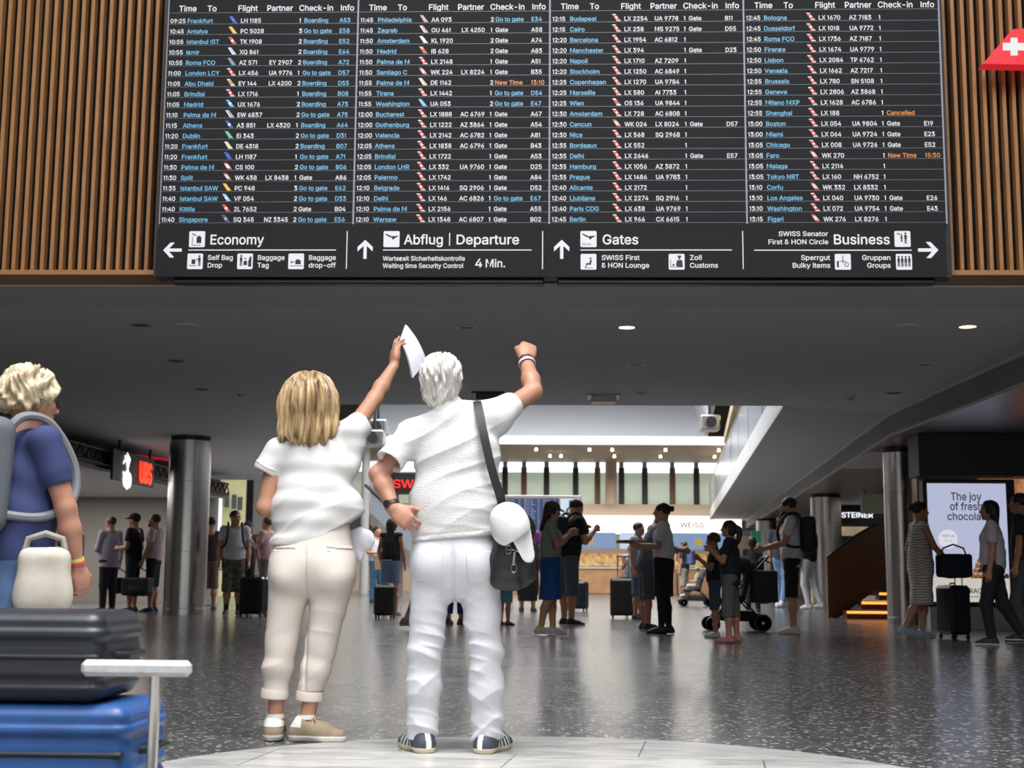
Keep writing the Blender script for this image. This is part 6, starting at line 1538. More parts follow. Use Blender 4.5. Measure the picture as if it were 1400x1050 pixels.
J = trav(777, 856, 680, 'man in black tee with dark backpack standing behind the girl in the olive cap', face=60, lean=8, hair=('short', 'black'), top=('tee', 'blk', (22, 22, 25)), bottom=('shorts', 'slate', (84, 92, 104), .56), arms=(PHONE(-1), PHONE(1)), skin='tan', head=(0, -18), wt=1.1)
backpack(J, 'dark backpack on the man in black behind the olive cap girl', (38, 38, 44), 'bpdark', .85)
J = trav(863, 842, 743, 'child in white sleeveless top with blond ponytail facing the camera', face=175, fem=True, hair=('tail', 'blond'), top=('tank', 'wtk', (212, 214, 222)), bottom=('shorts', 'ltd', (120, 134, 150), .46), arms=(REL(-1), PHONE(1)), skin='light')
suitcase(tuple(gp(852, 846)), 5, 'large dark suitcase with raised handle in front of the blond child', (36, 36, 40), (.46, .28, .66), .40)
suitcase(tuple(gp(790, 836)), 20, 'dark navy suitcase standing beyond the girl with the blue jacket', (30, 36, 52), (.42, .28, .58), .0)
J = trav(884, 862, 688, 'young man in grey tee leaning toward the flight attendant', face=78, lean=17, hair=('tuft', 'black'), top=('tee', 'greyblue', (116, 120, 132)), bottom=('shorts', 'greys', (92, 96, 106), .54), arms=(HOLD(-1), armv((.15, .35, -1), (-.2, .9, -.1))), skin='tan', shoes=((60, 62, 66), (216, 216, 214)), head=(0, -10), h=.010, H=1.80)
J = trav(873, 848, 713, 'boy in pale blue shirt behind the man leaning toward the attendant', face=120, hair=('short', 'brown'), top=('tee', 'pbl', (166, 184, 208)), bottom=('shorts', 'den2', (80, 96, 120), .54), skin='light')
J = trav(908, 867, 686, 'flight attendant in white shirt, black skirt and black tights handing out leaflets', face=-80, fem=True, hair=('bun', 'dark'), top=('shirt', 'uni', (216, 218, 224), .03), bottom=('skirt', 'uniskirt', (22, 22, 27), .24, .085), arms=(armv((-.14, .25, -1), (.15, .95, .1)), armv((.14, .2, -1), (-.25, .95, .05))), skin='tan', shoes=((18, 18, 20), (18, 18, 20)), legs=((V(-.02, .06, -1), V(0, .0, -1)), (V(.02, -.03, -1), V(0, -.10, -1))), h=.010)
r_ = J['root']
for i in (0, 1):
    an, kn, hp = J['ank', i], J['knee', i], J['hip', i]
    sdf_obj('stocking', [cone(hp*.5+kn*.5, kn, .045*1.7, .0365*1.7, .02), cone(kn, kn*.66+an*.34+V(0, -.01, 0), .0365*1.7, .0365*1.7, .02), cone(kn*.66+an*.34+V(0, -.01, 0), an, .0365*1.7, .0235*1.7, .02)], .010, cloth('tights', (26, 24, 26)), r_)
pw = (J['w'](J['palm', 0])+J['w'](J['palm', 1]))/2
lf = empty('leaflet_stack', pw+V(-.03, -.0, .03), .4, 'yellow-brown stack of leaflets in the hands of the flight attendant', 'leaflets')
b = MB()
for i in range(5): b.box((.004*i, 0, .009*i), (.34, .24, .007), rotz(.03*i))
b.obj('sheets', mat('leaflet', (150, 128, 80), .6), lf)
J = trav(936, 823, 739, 'distant man in dark tee, pale shorts and long black socks near the food counters', face=-60, hair=('short', 'brown'), top=('tee', 'dgr', (40, 46, 56)), bottom=('shorts', 'pale', (166, 158, 146), .52), socks=('blksock', .85, (26, 26, 28)), skin='light')
backpack(J, 'bright blue backpack on the distant man in pale shorts', (86, 100, 150), 'bpblue', .9)
# strollers
def stroller(at, face, label, col, hood=True, s=1.0):
    root = empty('stroller', at, -math.radians(face), label, 'stroller'); fm = mat('stroller_frame', (30, 30, 33), .4, .3); fb = cloth('strfab%d' % col[0], col)
    b = MB()
    for q in (-1, 1):
        x = q*.25*s
        b.tube([(x, -.42*s, 1.02*s), (x, -.05*s, .62*s), (x, .34*s, .17*s)], .013, 8); b.tube([(x, -.36*s, .15*s), (x, .02*s, .56*s)], .012, 8); b.tube([(x, -.36*s, .15*s), (x, .34*s, .17*s)], .011, 8)
    b.tube([(-.25*s, -.36*s, .15*s), (.25*s, -.36*s, .15*s)], .011, 8); b.tube([(-.25*s, .34*s, .17*s), (.25*s, .34*s, .17*s)], .011, 8); b.obj('frame', fm, root)
    b = MB(); b.tube([(-.25*s, -.42*s, 1.02*s), (-.2*s, -.46*s, 1.05*s), (.2*s, -.46*s, 1.05*s), (.25*s, -.42*s, 1.02*s)], .018, 10); b.obj('handlebar', M_black, root)
    sdf_obj('seat', [econe((-.12*s, .22*s, .44*s), (.12*s, .22*s, .44*s), .14*s, .14*s, .35, (0, 0, 1), .05), econe((-.12*s, -.02*s, .46*s), (.12*s, -.02*s, .46*s), .12*s, .12*s, .4, (0, 0, 1), .05), econe((-.1*s, -.10*s, .5*s), (-.1*s, -.22*s, .88*s), .12*s, .12*s, .35, (0, 1, .3), .05), econe((.1*s, -.10*s, .5*s), (.1*s, -.22*s, .88*s), .12*s, .12*s, .35, (0, 1, .3), .05)], .014, fb, root)
    if hood:
        F = Field([ell((0, -.05*s, .82*s), (.26*s, .30*s, .26*s), None, .03)], .014); F.cut(ell((0, .02*s, .76*s), (.235*s, .33*s, .25*s), None, .01)); F.half((0, 0, .80*s), (0, -.3, -1)); link_mesh('hood', F.mesh('hood'), fb, root)
    sdf_obj('basket', [rbox((0, -.02*s, .22*s), (.19*s, .22*s, .04*s), .03, None, .02)], .014, fb, root)
    for q in (-1, 1):
        for y, r in ((-.36, .125), (.34, .105)):
            c = (q*.27*s, y*s, r*s); b = MB(); r *= s
            b.lathe([(r*.80, -.016), (r*.95, -.018), (r, -.008), (r, .008), (r*.95, .018), (r*.80, .016), (r*.80, -.016)], c, 28, 'x'); w_ = b.obj('wheel', M_black, root)
            b = MB(); b.lathe([(.02, -.02), (.02, .02)], c, 12, 'x')
            for k in range(6): a_ = k*math.pi/3; b.tube([c, (c[0], c[1]+r*.82*math.cos(a_), c[2]+r*.82*math.sin(a_))], .009, 6)
            b.obj('spokes', M_panel, w_)
    return root
g_ = gp(1008, 864); stroller((g_[0], g_[1]+.25, 0), -90, 'black stroller pushed by the man with the black backpack', (28, 29, 33))
hb_ = gp(1047, 864); shoulder_bag((hb_[0]+.02, hb_[1]+.28, .86), .15, 'grey bag hanging from the handle of the black stroller', (58, 56, 58), (.40, .16, .46), .16, 'baggrey')
g2 = gp(951, 829); stroller((g2[0], g2[1], 0), -90, 'far stroller with a small child seated, near the food counters', (40, 42, 48), False, .95)
J = figure('small child in pale blue cap seated in the far stroller', (g2[0]+.05, g2[1]+.0), H=1.02, face=-90, h=.014, sit=.52, legs=((V(-.1, 1, .0), V(0, .4, -1)), (V(.1, 1, 0), V(0, .4, -1))), top=('tee', 'palegreen', (168, 174, 150)), bottom=('shorts', 'paleyel', (180, 180, 160), .5), hair=('short', 'brown'), cap=('capteal', (120, 160, 168)), arms=(HOLD(-1), HOLD(1)), shoes=((220, 220, 220), (230, 230, 230)), skin='light')
# family group with the near stroller
J = trav(978, 872, 728, 'boy in dark tee and denim shorts behind the girl in grey bermudas', face=-85, hair=('curly', 'brown'), top=('tee', 'blk2', (30, 30, 36)), bottom=('shorts', 'denim2', (66, 78, 100), .5), arms=(PHONE(-1), PHONE(1)), skin='olive', shoes=((206, 206, 206), (226, 226, 224)), head=(0, -10), h=.010)
J = trav(1000, 879, 710, 'girl with dark ponytail, dark tee, grey bermudas and pink sandals', face=-72, fem=True, hair=('tail', 'dark'), top=('tee', 'nvy2', (30, 32, 44), -.06), bottom=('shorts', 'berm', (96, 94, 96), .62), arms=(PHONE(-1), PHONE(1)), skin='olive', shoes=((180, 110, 110), (170, 104, 104)), legs=((V(-.04, .06, -1), V(0, -.02, -1)), (V(.06, -.04, -1), V(0, -.1, -1))), wt=1.05, h=.010)
J = trav(1030, 838, 733, 'woman with long black hair and dark clothes beyond the black stroller', face=10, fem=True, hair=('long', 'black'), top=('long', 'blk3', (26, 26, 32)), bottom=('trousers', 'blkt', (28, 28, 32)), skin='olive')
J = trav(1084, 867, 679, 'bearded man in white tee and black shorts pushing the black stroller', face=-80, hair=('short', 'dark'), beard='dark', top=('tee', 'wht2', (206, 208, 216), -.04), bottom=('shorts', 'blks2', (28, 28, 33), .5), arms=(armv((-.1, .35, -1), (.05, .9, -.25)), armv((.12, .3, -1), (-.05, .9, -.2))), skin='tan', shoes=((206, 204, 198), (226, 222, 206)), head=(0, -10), h=.010)
backpack(J, 'black backpack on the man in white pushing the stroller', (22, 22, 26), 'bpblk', 1.0)
J = trav(1070, 831, 704, 'person in pale jeans behind the man pushing the stroller', face=30, top=('tee', 'den3', (60, 60, 66)), bottom=('trousers', 'jeans', (110, 140, 176)), legs=WALK(.12), skin='tan', shoes=((210, 210, 210), (226, 226, 226)))
J = trav(1107, 833, 708, 'person in white trousers behind the black backpack', face=-40, fem=True, top=('tee', 'blk', (22, 22, 25)), bottom=('trousers', 'whtr', (200, 200, 206)), skin='tan', legs=WALK(.1), shoes=((200, 200, 200), (220, 220, 220)))
# before the poster
J = trav(1262, 873, 683, 'woman in patterned white dress with tied hair walking past the poster screen', face=80, fem=True, hair=('bun', 'dark'), top=('dress', 'printw', (190, 184, 174), .03, .27), bottom=None, legs=WALK(.2), arms=(armv((-.2, -.2, -1), (0, .2, -1)), armv((.15, .4, -1), (0, .7, -.7))), skin='olive', shoes=((150, 160, 180), (200, 204, 210)), h=.010)
for ch in J['root'].children:
    if ch.name.startswith('dress'):
        m_, nt, b_ = _new('cloth_dress_print'); wv = nt.nodes.new('ShaderNodeTexWave'); wv.inputs['Scale'].default_value = 9; wv.inputs['Distortion'].default_value = 6; wv.bands_direction = 'Z'; tc = nt.nodes.new('ShaderNodeTexCoord'); nt.links.new(tc.outputs['Object'], wv.inputs[0])
        rp = nt.nodes.new('ShaderNodeValToRGB'); rp.color_ramp.elements[0].color = (*lin((120, 108, 96)), 1); rp.color_ramp.elements[0].position = .1; rp.color_ramp.elements[1].color = (*lin((206, 200, 190)), 1); rp.color_ramp.elements[1].position = .4; nt.links.new(wv.outputs[0], rp.inputs[0]); nt.links.new(rp.outputs[0], b_.inputs['Base Color']); b_.inputs['Roughness'].default_value = .85; ch.data.materials[0] = m_
g_ = gp(1308, 874); suitcase((g_[0], g_[1]+.1, 0), 80, 'dark blue suitcase rolled by the woman in the patterned dress', (26, 30, 42), (.44, .28, .62), .30)
shoulder_bag((g_[0], g_[1]+.0, 1.08), .1, 'small navy bag lying on the rolled dark suitcase', (28, 34, 52), (.42, .22, .30), .12, 'bagnavy')
J = trav(1362, 882, 681, 'woman in white top and wide black trousers walking before the poster', face=-70, fem=True, hair=('long', 'dark'), top=('shirt', 'wht3', (190, 186, 190)), bottom=('trousers', 'widebl', (30, 30, 34)), legs=WALK(.22), skin='olive', wt=1.08, h=.010)
J = trav(1404, 880, 671, 'tall man in dark shirt at the edge beside the woman in white top', face=-60, hair=('short', 'dark'), top=('tee', 'dkb', (40, 38, 40)), bottom=('trousers', 'dkgr2', (70, 72, 76)), legs=WALK(.2), skin='olive')
# ------------------------------------------------------------------ the couple in white under the board
def stripe_hair(name, a, b_, scale=34):
    m, nt, b = _new(name); N = nt.nodes; L = nt.links
    tc = N.new('ShaderNodeTexCoord'); mp = N.new('ShaderNodeMapping'); mp.inputs['Scale'].default_value = (1, 1, .10); L.new(tc.outputs['Object'], mp.inputs[0])
    nz = N.new('ShaderNodeTexNoise'); nz.inputs['Scale'].default_value = scale; nz.inputs['Detail'].default_value = 4; nz.inputs['Distortion'].default_value = .6; L.new(mp.outputs[0], nz.inputs[0])
    r = N.new('ShaderNodeValToRGB'); e = r.color_ramp.elements; e[0].position = .32; e[0].color = (*lin(a), 1); e[1].position = .66; e[1].color = (*lin(b_), 1); L.new(nz.outputs[0], r.inputs[0]); L.new(r.outputs[0], b.inputs['Base Color'])
    n2 = N.new('ShaderNodeTexNoise'); n2.inputs['Scale'].default_value = 150; n2.inputs['Detail'].default_value = 3; L.new(mp.outputs[0], n2.inputs[0])
    bp = N.new('ShaderNodeBump'); bp.inputs['Strength'].default_value = .6; bp.inputs['Distance'].default_value = .004; L.new(n2.outputs[0], bp.inputs['Height']); L.new(bp.outputs[0], b.inputs['Normal'])
    b.inputs['Roughness'].default_value = .42; return m
def sub_patch(F, box, grow=.003):
    """a raised patch of the surface of F inside an rbox"""
    G = object.__new__(Field); G.__dict__ = dict(F.__dict__); G.A = F.A-np.float32(grow)
    X = [F.ax[0][:, None, None], F.ax[1][None, :, None], F.ax[2][None, None, :]]
    G.A = np.maximum(G.A, _dist(box, X).astype(np.float32)); return G
def knit_mat(name, col, amp=.5, scale=120, stretch=(1, 1, 2.2), rough=.85):
    m, nt, b = _new(name); N = nt.nodes; L = nt.links
    tc = N.new('ShaderNodeTexCoord'); mp = N.new('ShaderNodeMapping'); mp.inputs['Scale'].default_value = stretch; L.new(tc.outputs['Object'], mp.inputs[0])
    v = N.new('ShaderNodeTexVoronoi'); v.inputs['Scale'].default_value = scale; L.new(mp.outputs[0], v.inputs[0])
    bp = N.new('ShaderNodeBump'); bp.inputs['Strength'].default_value = amp; bp.inputs['Distance'].default_value = .003; L.new(v.outputs['Distance'], bp.inputs['Height']); L.new(bp.outputs[0], b.inputs['Normal'])
    b.inputs['Base Color'].default_value = (*lin(col), 1); b.inputs['Roughness'].default_value = rough; return m

def rid(dirv, freq, amp, seed=0, warp=1.6, pw=2.0, dens=.2):
    """sharp cloth creases: narrow ridges across dirv that come and go"""
    d = unit(dirv)
    def fn(x, y, z):
        wv = vnoise(x*6, y*6, z*6, seed)*warp
        mask = np.clip(vnoise(x*9, y*9, z*9, seed+9)+dens, 0, 1)
        s = 1-np.abs(np.sin((x*d[0]+y*d[1]+z*d[2])*freq*.5+wv))
        return amp*mask*s**pw
    return fn
# ---------------- the white-haired man
YM_ = 6.06
HM = .0048
m_root = empty('person', (PY(620, 1033, YM_)[0], YM_, .004), 0, 'white-haired man seen from behind in white shirt and jeans, fist raised, hand on hip', 'person')
mo_ = np.array(m_root.location)
def mw(px, py, dy=0.0): return PY(px, py, YM_+dy)-mo_
k_ = YM_/FPX
shL, shR = mw(564, 594, 0), mw(678, 570, .03)
elL, wrL = mw(518, 648, -.03), mw(538, 695, -.105)
elR, wrR = mw(729, 535, .20), mw(719, 491, .36)
hcM = mw(605, 522, .01); HRM = rotz(math.radians(-9))@rotx(math.radians(14)); hsM = 1.06
hipL, hipR, knL, knR, anL, anR = mw(592, 782), mw(653, 782), mw(581, 888, -.01), mw(664, 888, -.01), mw(577, 1006), mw(666, 1008)
anL[2] = anR[2] = .085
dL = unit(V(.74, -.10, -.66)); dR = unit(wrR-elR)
P = head_prims(hcM, HRM, hsM)+[cone(mw(612, 572), hcM+HRM@V(0, -.02, -.06), .062, .060, .03),
    ell(mw(622, 625), (.165, .10, .17), None, .05), ell(mw(622, 710), (.165, .10, .15), None, .05), ell(mw(622, 768), (.16, .11, .10), None, .05),
    cone(mw(612, 585), shL, .06, .05, .04), cone(mw(620, 580), shR, .06, .05, .04),
    cone(shL, elL, .050, .040, .03), cone(elL, elL*.66+wrL*.34, .040, .043, .02), cone(elL*.66+wrL*.34, wrL, .043, .027, .02),
    cone(shR, elR, .050, .041, .03), cone(elR, elR*.66+wrR*.34, .041, .043, .02), cone(elR*.66+wrR*.34, wrR, .043, .028, .02),
    cone(hipL, knL, .075, .052, .03), cone(knL, anL, .052, .036, .03), cone(hipR, knR, .075, .052, .03), cone(knR, anR, .052, .036, .03),
    cone(anL, anL+V(-.08, .12, -.05), .034, .024, .02), cone(anR, anR+V(.06, .12, -.05), .034, .024, .02), ell(elL+V(-.008, -.012, 0), .03, None, .02)]
P += hand_prims(wrL, dL, V(-.05, 1, -.2), 1, .96, curls=[.32, .48, .64, .8], thumb=(.60, .10), spread=.16, k=.005)
P += hand_prims(wrR, unit(dR+V(.30, .15, .25)), V(-.35, .75, -.55), 1, 1.06, curls=[1.15, 1.25, 1.3, 1.3], thumb=(.1, .9), k=.006)
sdf_obj('body', P, HM, skin_mats('pink'), m_root, cuts=head_cuts(hcM, HRM, hsM), slots=head_slots(hcM, HRM, hsM))
# hair
W = lambda x, y, z: hcM+HRM@(V(x, y, z)*hsM)
F = Field([ell(W(0, -.022, .034), V(.090, .104, .092)*hsM, HRM, .02), ell(W(0, -.055, -.035), V(.074, .062, .075)*hsM, HRM, .03)], .004)
def hairfn(x, y, z):
    a = np.arctan2(x-hcM[0], -(y-hcM[1])); t = z-hcM[2]
    return .0045*np.sin(a*17+3*np.sin(t*32+a*2))+.0035*np.sin(a*31-5*np.sin(t*25+1+a*3))+.003*vnoise(x*90, y*90, z*30, 4)
F.disp(hairfn)
F.cut(ell(W(0, .105, -.035), V(.072, .066, .09)*hsM, HRM, .012)); F.cut(rbox(W(0, .05, -.15), V(.10, .075, .06)*hsM, .01, HRM, .01))
for q_ in (-1, 1): F.cut(ell(W(q_*.086, .004, -.030), V(.020, .030, .040)*hsM, HRM, .008))
link_mesh('hair', F.mesh('hair', relax=0), stripe_hair('hair_white_strands', (150, 144, 138), (232, 228, 222)), m_root)
# shirt
M_shirtM = knit_mat('cloth_textured_white', (206, 204, 204), .55)
slL, slR = mw(536, 628, -.075), mw(700, 554, .10)
D = [ell(mw(624, 622), (.196, .122, .20), None, .06), ell(mw(624, 690), (.200, .132, .19), None, .06), econe(mw(622, 690), mw(621, 752), .198, .200, .66, (0, 1, 0), .05),
     cone(mw(613, 574, -.01), shL+V(.01, 0, 0), .072, .066, .05), cone(mw(617, 570, -.01), shR+V(0, 0, -.01), .072, .070, .05),
     cone(shL, slL, .072, .060, .03), cone(shR, slR, .076, .060, .04)]
F = Field(D, HM)
fa = folds((-.55, .1, .83), 58, .0062, 11, .9); fb = folds((.1, 0, 1), 95, .004, 21, 1.3)
fc = rid((-.5, .1, .86), 60, .010, 13, 1.3); fd_ = rid((.25, .1, .95), 80, .006, 17, 1.5)
F.disp(lambda x, y, z: .4*fa(x, y, z)+fc(x, y, z)+fd_(x, y, z)+fb(x, y, z)*np.clip((mw(600, 690)[2]-z)*6, 0, 1)+.006*vnoise(x*9, y*9, z*9, 3))
a_, b_ = mw(561, 742), mw(682, 731); n_ = unit(V(-(b_-a_)[2], 0, (b_-a_)[0])); F.half((a_+b_)/2, -n_)
F.disp(lambda x, y, z: -.004*np.exp(-((n_[0]*(x-a_[0])+n_[2]*(z-a_[2]))-.022)**2/.000008))
nL, nR = unit(slL-shL), unit(slR-shR)
F.cut(cone(slL+nL*.10, slL+nL*.2, .10, .10, .004)); F.cut(cone(slR+nR*.10, slR+nR*.22, .10, .10, .004))
F.cut(cone(slL+nL*.03, slL-nL*.05, .046, .046, .004)); F.cut(cone(slR+nR*.03, slR-nR*.05, .047, .047, .004))
F.cut(cone(mw(611, 552, .02), mw(608, 535, .04), .060, .062, .01))
sh_o = link_mesh('shirt', F.mesh('shirt'), M_shirtM, m_root)
F = Field([econe(mw(612, 566, -.012), mw(610, 548, .0), .078, .070, .95, (0, 1, 0), .01)], HM); F.cut(cone(mw(613, 580, .0), mw(609, 530, .012), .066, .062, .006)); F.half(mw(610, 545), V(0, .25, 1)); F.half(mw(610, 572), V(0, 0, -1)); F.disp(lambda x, y, z: .0015*vnoise(x*40, y*40, z*40, 2))
link_mesh('collar', F.mesh('collar'), M_shirtM, sh_o)
# jeans
M_jean = mat('cloth_white_denim', (198, 198, 203), .8, var=.03, scale=8, bump=.25, bscale=300)
D = [ell(mw(622, 762), (.192, .128, .115), None, .05), ell(mw(594, 775, -.05), (.095, .085, .095), None, .04), ell(mw(652, 775, -.05), (.095, .085, .095), None, .04), econe(mw(622, 730), mw(622, 765), .182, .19, .66, (0, 1, 0), .04)]
for hp, kn, an, s_ in ((hipL, knL, anL, -1), (hipR, knR, anR, 1)):
    ft = an+V(0, 0, -.005)
    D += [cone(hp+V(s_*.004, 0, 0), kn, .094, .071, .028), cone(kn, kn*.55+ft*.45, .071, .073, .03), cone(kn*.55+ft*.45, ft+V(0, 0, .03), .073, .066, .03), cone(ft+V(0, 0, .03), ft, .067, .063, .01)]
F = Field(D, HM)
f1 = folds((.25, .2, 1), 75, .010, 31, 1.6); f2 = folds((-.5, 0, .8), 48, .009, 41, 1.3); zk = knL[2]; zc = mw(622, 800)[2]
r1 = rid((.2, .1, 1), 112, .013, 33, 1.9, 1.6, .35); r2 = rid((-.55, .1, .8), 66, .013, 35, 1.7, 2.0, .3); r3 = rid((.6, .1, .75), 62, .012, 37, 1.7, 2.0, .3)
def jfold(x, y, z):
    low = np.clip((zk+.06-z)*7, 0, 1); mid = np.exp(-((z-zk)/.10)**2); hi = np.clip((zc+.03-z)*9, 0, 1)*(1-low)
    ank = np.clip((.24-z)*7, 0, 1)
    return f1(x, y, z)*(.2*low+.45*mid+.5*ank)+f2(x, y, z)*(hi*.5+.25*low)+r1(x, y, z)*(.3+.9*mid+.9*ank)*(low+mid+hi*.6)+r2(x, y, z)*(hi*1.2+low*.8)+r3(x, y, z)*(hi+.6*low)
F.disp(jfold)
F.disp(lambda x, y, z: -.010*np.exp(-((x-mw(622, 780)[0])/.007)**2)*np.clip((mw(622, 745)[2]-z)*20, 0, 1)*(y < 0))
F.half((0, 0, .052), (0, 0, -1)); F.half(mw(622, 728), (0, 0, 1))
jo = link_mesh('jeans', F.mesh('jeans'), M_jean, m_root)
for px_ in (587, 657):
    c_ = mw(px_, 775, -.10); G = sub_patch(F, rbox(c_, V(.055, .09, .062), .006, roty(.08 if px_ < 600 else -.08), .01), .004)
    link_mesh('back_pocket', G.mesh('back_pocket'), M_jean, jo)
# shoes: dark trainers with white stripes, heel tab and pale sole
def trainer(an, fd, parent, upper, white, sole, stripes=True, H=1.70, lace=None):
    fd = unit(V(fd[0], fd[1], 0)); Pp, (pt, n), bb_, r = shoe_prims(an, fd, H, 1.12)
    sd = np.cross(fd, (0, 0, 1)); z0 = pt[2]
    def slots(C):
        f = (C-an)@fd; s = (C-an)@sd; z = C[:, 2]-z0; m = np.zeros(len(C), int)
        if stripes:
            m[(np.abs(s) > .012) & (((f+z*.55) % .026) < .010) & (f > .005) & (f < .12)] = 1
            m[(np.abs(s) < .012) & (f < -.02)] = 1
        else: m[(f < -.010) & (z > .062)] = 1
        m[z < .022] = 2; return m
    F = Field(Pp, .0035); F.half(pt, n); F.disp(lambda x, y, z: np.where(z-z0 < .022, .003, 0.))
    F.cut(cone(an+V(0, 0, .03)+fd*.012, an+V(0, 0, .09)+fd*.0, .032, .036, .01))
    o = link_mesh('shoe', F.mesh('shoe', slots), [upper, white, sole], parent)
    mb = MB()
    for i in range(4):
        c = bb_(.022+.014*i, .052-.0065*i); mb.tube([c-sd*.022, c+V(0, 0, .006), c+sd*.022], .0035, 6)
    c = bb_(.02, .056)
    for s in (-1, 1): mb.tube([c, c+sd*s*.02+V(0, 0, .012)+fd*.01, c+sd*s*.034+fd*.022, c+sd*s*.012+V(0, 0, .004)+fd*.012], .003, 6)
    mb.obj('laces', lace or white, o)
    return o
M_navy = mat('trainer_navy', (62, 68, 80), .6, var=.1); M_wl = mat('trainer_white', (226, 224, 218), .5, var=.03); M_cs = mat('trainer_sole', (206, 196, 170), .6, var=.05)
trainer(anL+V(-.005, .0, -.016), V(-.55, 1, 0), m_root, M_navy, M_wl, M_cs, True, 1.80); trainer(anR+V(.006, .0, -.016), V(.42, 1, 0), m_root, M_navy, M_wl, M_cs, True, 1.80)
# watch and bracelets
def band(name, c, ax, r, w_, m_, parent, flat=1.0):
    B = basis(ax); b = MB(); n = 28; vs = []; fs = []
    for (rr, zz) in ((r, -w_/2), (r+.004, -w_/2), (r+.004, w_/2), (r, w_/2)):
        for k in range(n): t = 2*math.pi*k/n; vs.append(c+B@V(rr*math.cos(t), rr*flat*math.sin(t), zz))
    for i in range(4):
        for k in range(n): fs.append((i*n+k, i*n+(k+1) % n, ((i+1) % 4)*n+(k+1) % n, ((i+1) % 4)*n+k))
    b._add(vs, fs, True); return b.obj(name, m_, parent)
wt = band('watch', wrL*.9+elL*.1, wrL-elL, .0315, .018, M_black, m_root)
b = MB(); Bw = basis(wrL-elL); c = wrL*.9+elL*.1+unit(V(-.6, -.8, .1))*.036; b.lathe([(0, -.004), (.017, -.004), (.018, .0), (.016, .005), (0, .005)], (0, 0, 0), 20)
R_ = basis(unit(V(-.6, -.8, .1))); b.v = [tuple(c+R_@np.array(v)) for v in b.v]; b.obj('watch_case', M_dark, wt)
for t_, nm, col_ in ((.96, 'bracelet', (30, 34, 44)), (.89, 'bracelet', (170, 120, 140)), (.84, 'bracelet', (206, 210, 214))):
    band(nm, wrR*t_+elR*(1-t_), wrR-elR, .0325+.001*(.96-t_)*40, .010, mat('bracelet%d' % col_[0], col_, .5, var=.4, scale=90), m_root)
# shoulder bag with strap and the cap hung on it
bagc = mw(704, 752, .02)+mo_
bg = empty('shoulder_bag', bagc, -.10, 'black zipped shoulder bag hanging at the hip of the white-haired man', 'bag')
M_nyl = mat('bag_nylon', (34, 35, 39), .5, var=.12, scale=20, bump=.3, bscale=260)
bo = sdf_obj('bag_body', [rbox((-.01, 0, -.005), (.030, .13, .125), .045, roty(.10), .02), rbox((.045, -.02, -.05), (.012, .09, .06), .035, roty(.10), .02), rbox((-.01, -.155, -.03), (.022, .012, .06), .022, None, .02)], .006, M_nyl, bg, disp=[folds((.2, .3, 1), 50, .006, 7), lambda x, y, z: .004*vnoise(x*20, y*20, z*20, 6)])
for z_, x_ in ((.045, -.012), (-.035, .012)):
    b = MB(); b.tube([(x_-.045, -.185, z_+.03), (x_, -.193, z_+.035), (x_+.05, -.17, z_+.02)], .0045, 6); zo = b.obj('zip', mat('zip_silver', (150, 150, 152), .3, .9), bo)
    b = MB(); b.box((x_+.01, -.198, z_-.005), (.012, .004, .06), roty(.1), .002); b.tube([(x_+.01+.012*math.cos(t), -.199, z_-.045+.02*math.sin(t)) for t in np.linspace(0, 6.283, 13)[:-1]], .0028, 6, closed=True); b.obj('zip_pull', mat('zip_silver', (150, 150, 152)), zo)
pts = [mw(655, 553, .10), mw(652, 549, .02), mw(654, 556, -.07), mw(661, 592, -.135), mw(672, 640, -.135), mw(683, 676, -.10), mw(689, 700, -.06)]
ctr = [p[1] for p in curve(pts, [1]*len(pts), 6)]+[pts[-1]]
b = MB(); vs = []; fs = []
hw_ = [.019]*len(ctr)
for i, p in enumerate(ctr):
    t = unit(ctr[min(i+1, len(ctr)-1)]-ctr[max(i-1, 0)]); nrm = unit(np.array([p[0]*.25, -1 if i > 6 else -.2, .9 if i < 10 else .1])); sd = unit(np.cross(t, nrm)); nrm = np.cross(sd, t)
    for (a, c_) in ((-1, 0), (1, 0), (1, 1), (-1, 1)): vs.append(p+mo_-bagc+sd*hw_[i]*a+nrm*(.004 if c_ else -.003))
for i in range(len(ctr)-1):
    for k in range(4): fs.append((i*4+k, i*4+(k+1) % 4, i*4+4+(k+1) % 4, i*4+4+k))
b._add([tuple(rotz(.10)@v) for v in vs], fs, True); b.obj('strap', mat('strap_black', (30, 31, 34), .6), bg)
cc = mw(700, 720, -.20)+mo_
cp = empty('cap', cc, 0, 'white baseball cap hung over the black shoulder bag', 'cap')
M_cap = mat('cap_white', (214, 214, 214), .8, var=.02, bump=.2)
Rc = basis(unit(V(-.45, -.2, .85)), (0, 1, 0))
F = Field([ell((-.008, 0, .0), (.085, .098, .098), Rc, .02), ell((-.025, -.0, .04), (.055, .08, .055), None, .04)], .0045); F.cut(ell((.012, .035, -.03), (.075, .09, .088), Rc, .01)); F.half((.04, 0, -.04), (.55, 0, -.83))
F.disp(lambda x, y, z: .004*vnoise(x*26, y*26, z*26, 12))
co_ = link_mesh('crown', F.mesh('crown'), M_cap, cp)
F = Field([econe((.035, -.03, -.02), (.068, -.02, -.115), .062, .042, .12, unit(V(.62, -.75, .2)), .01)], .004); link_mesh('brim', F.mesh('brim'), M_cap, cp)
b = MB(); b.lathe([(0, -.004), (.009, -.003), (.010, .002), (0, .006)], (-.055, -.02, .083), 14); b.obj('button', M_cap, cp)

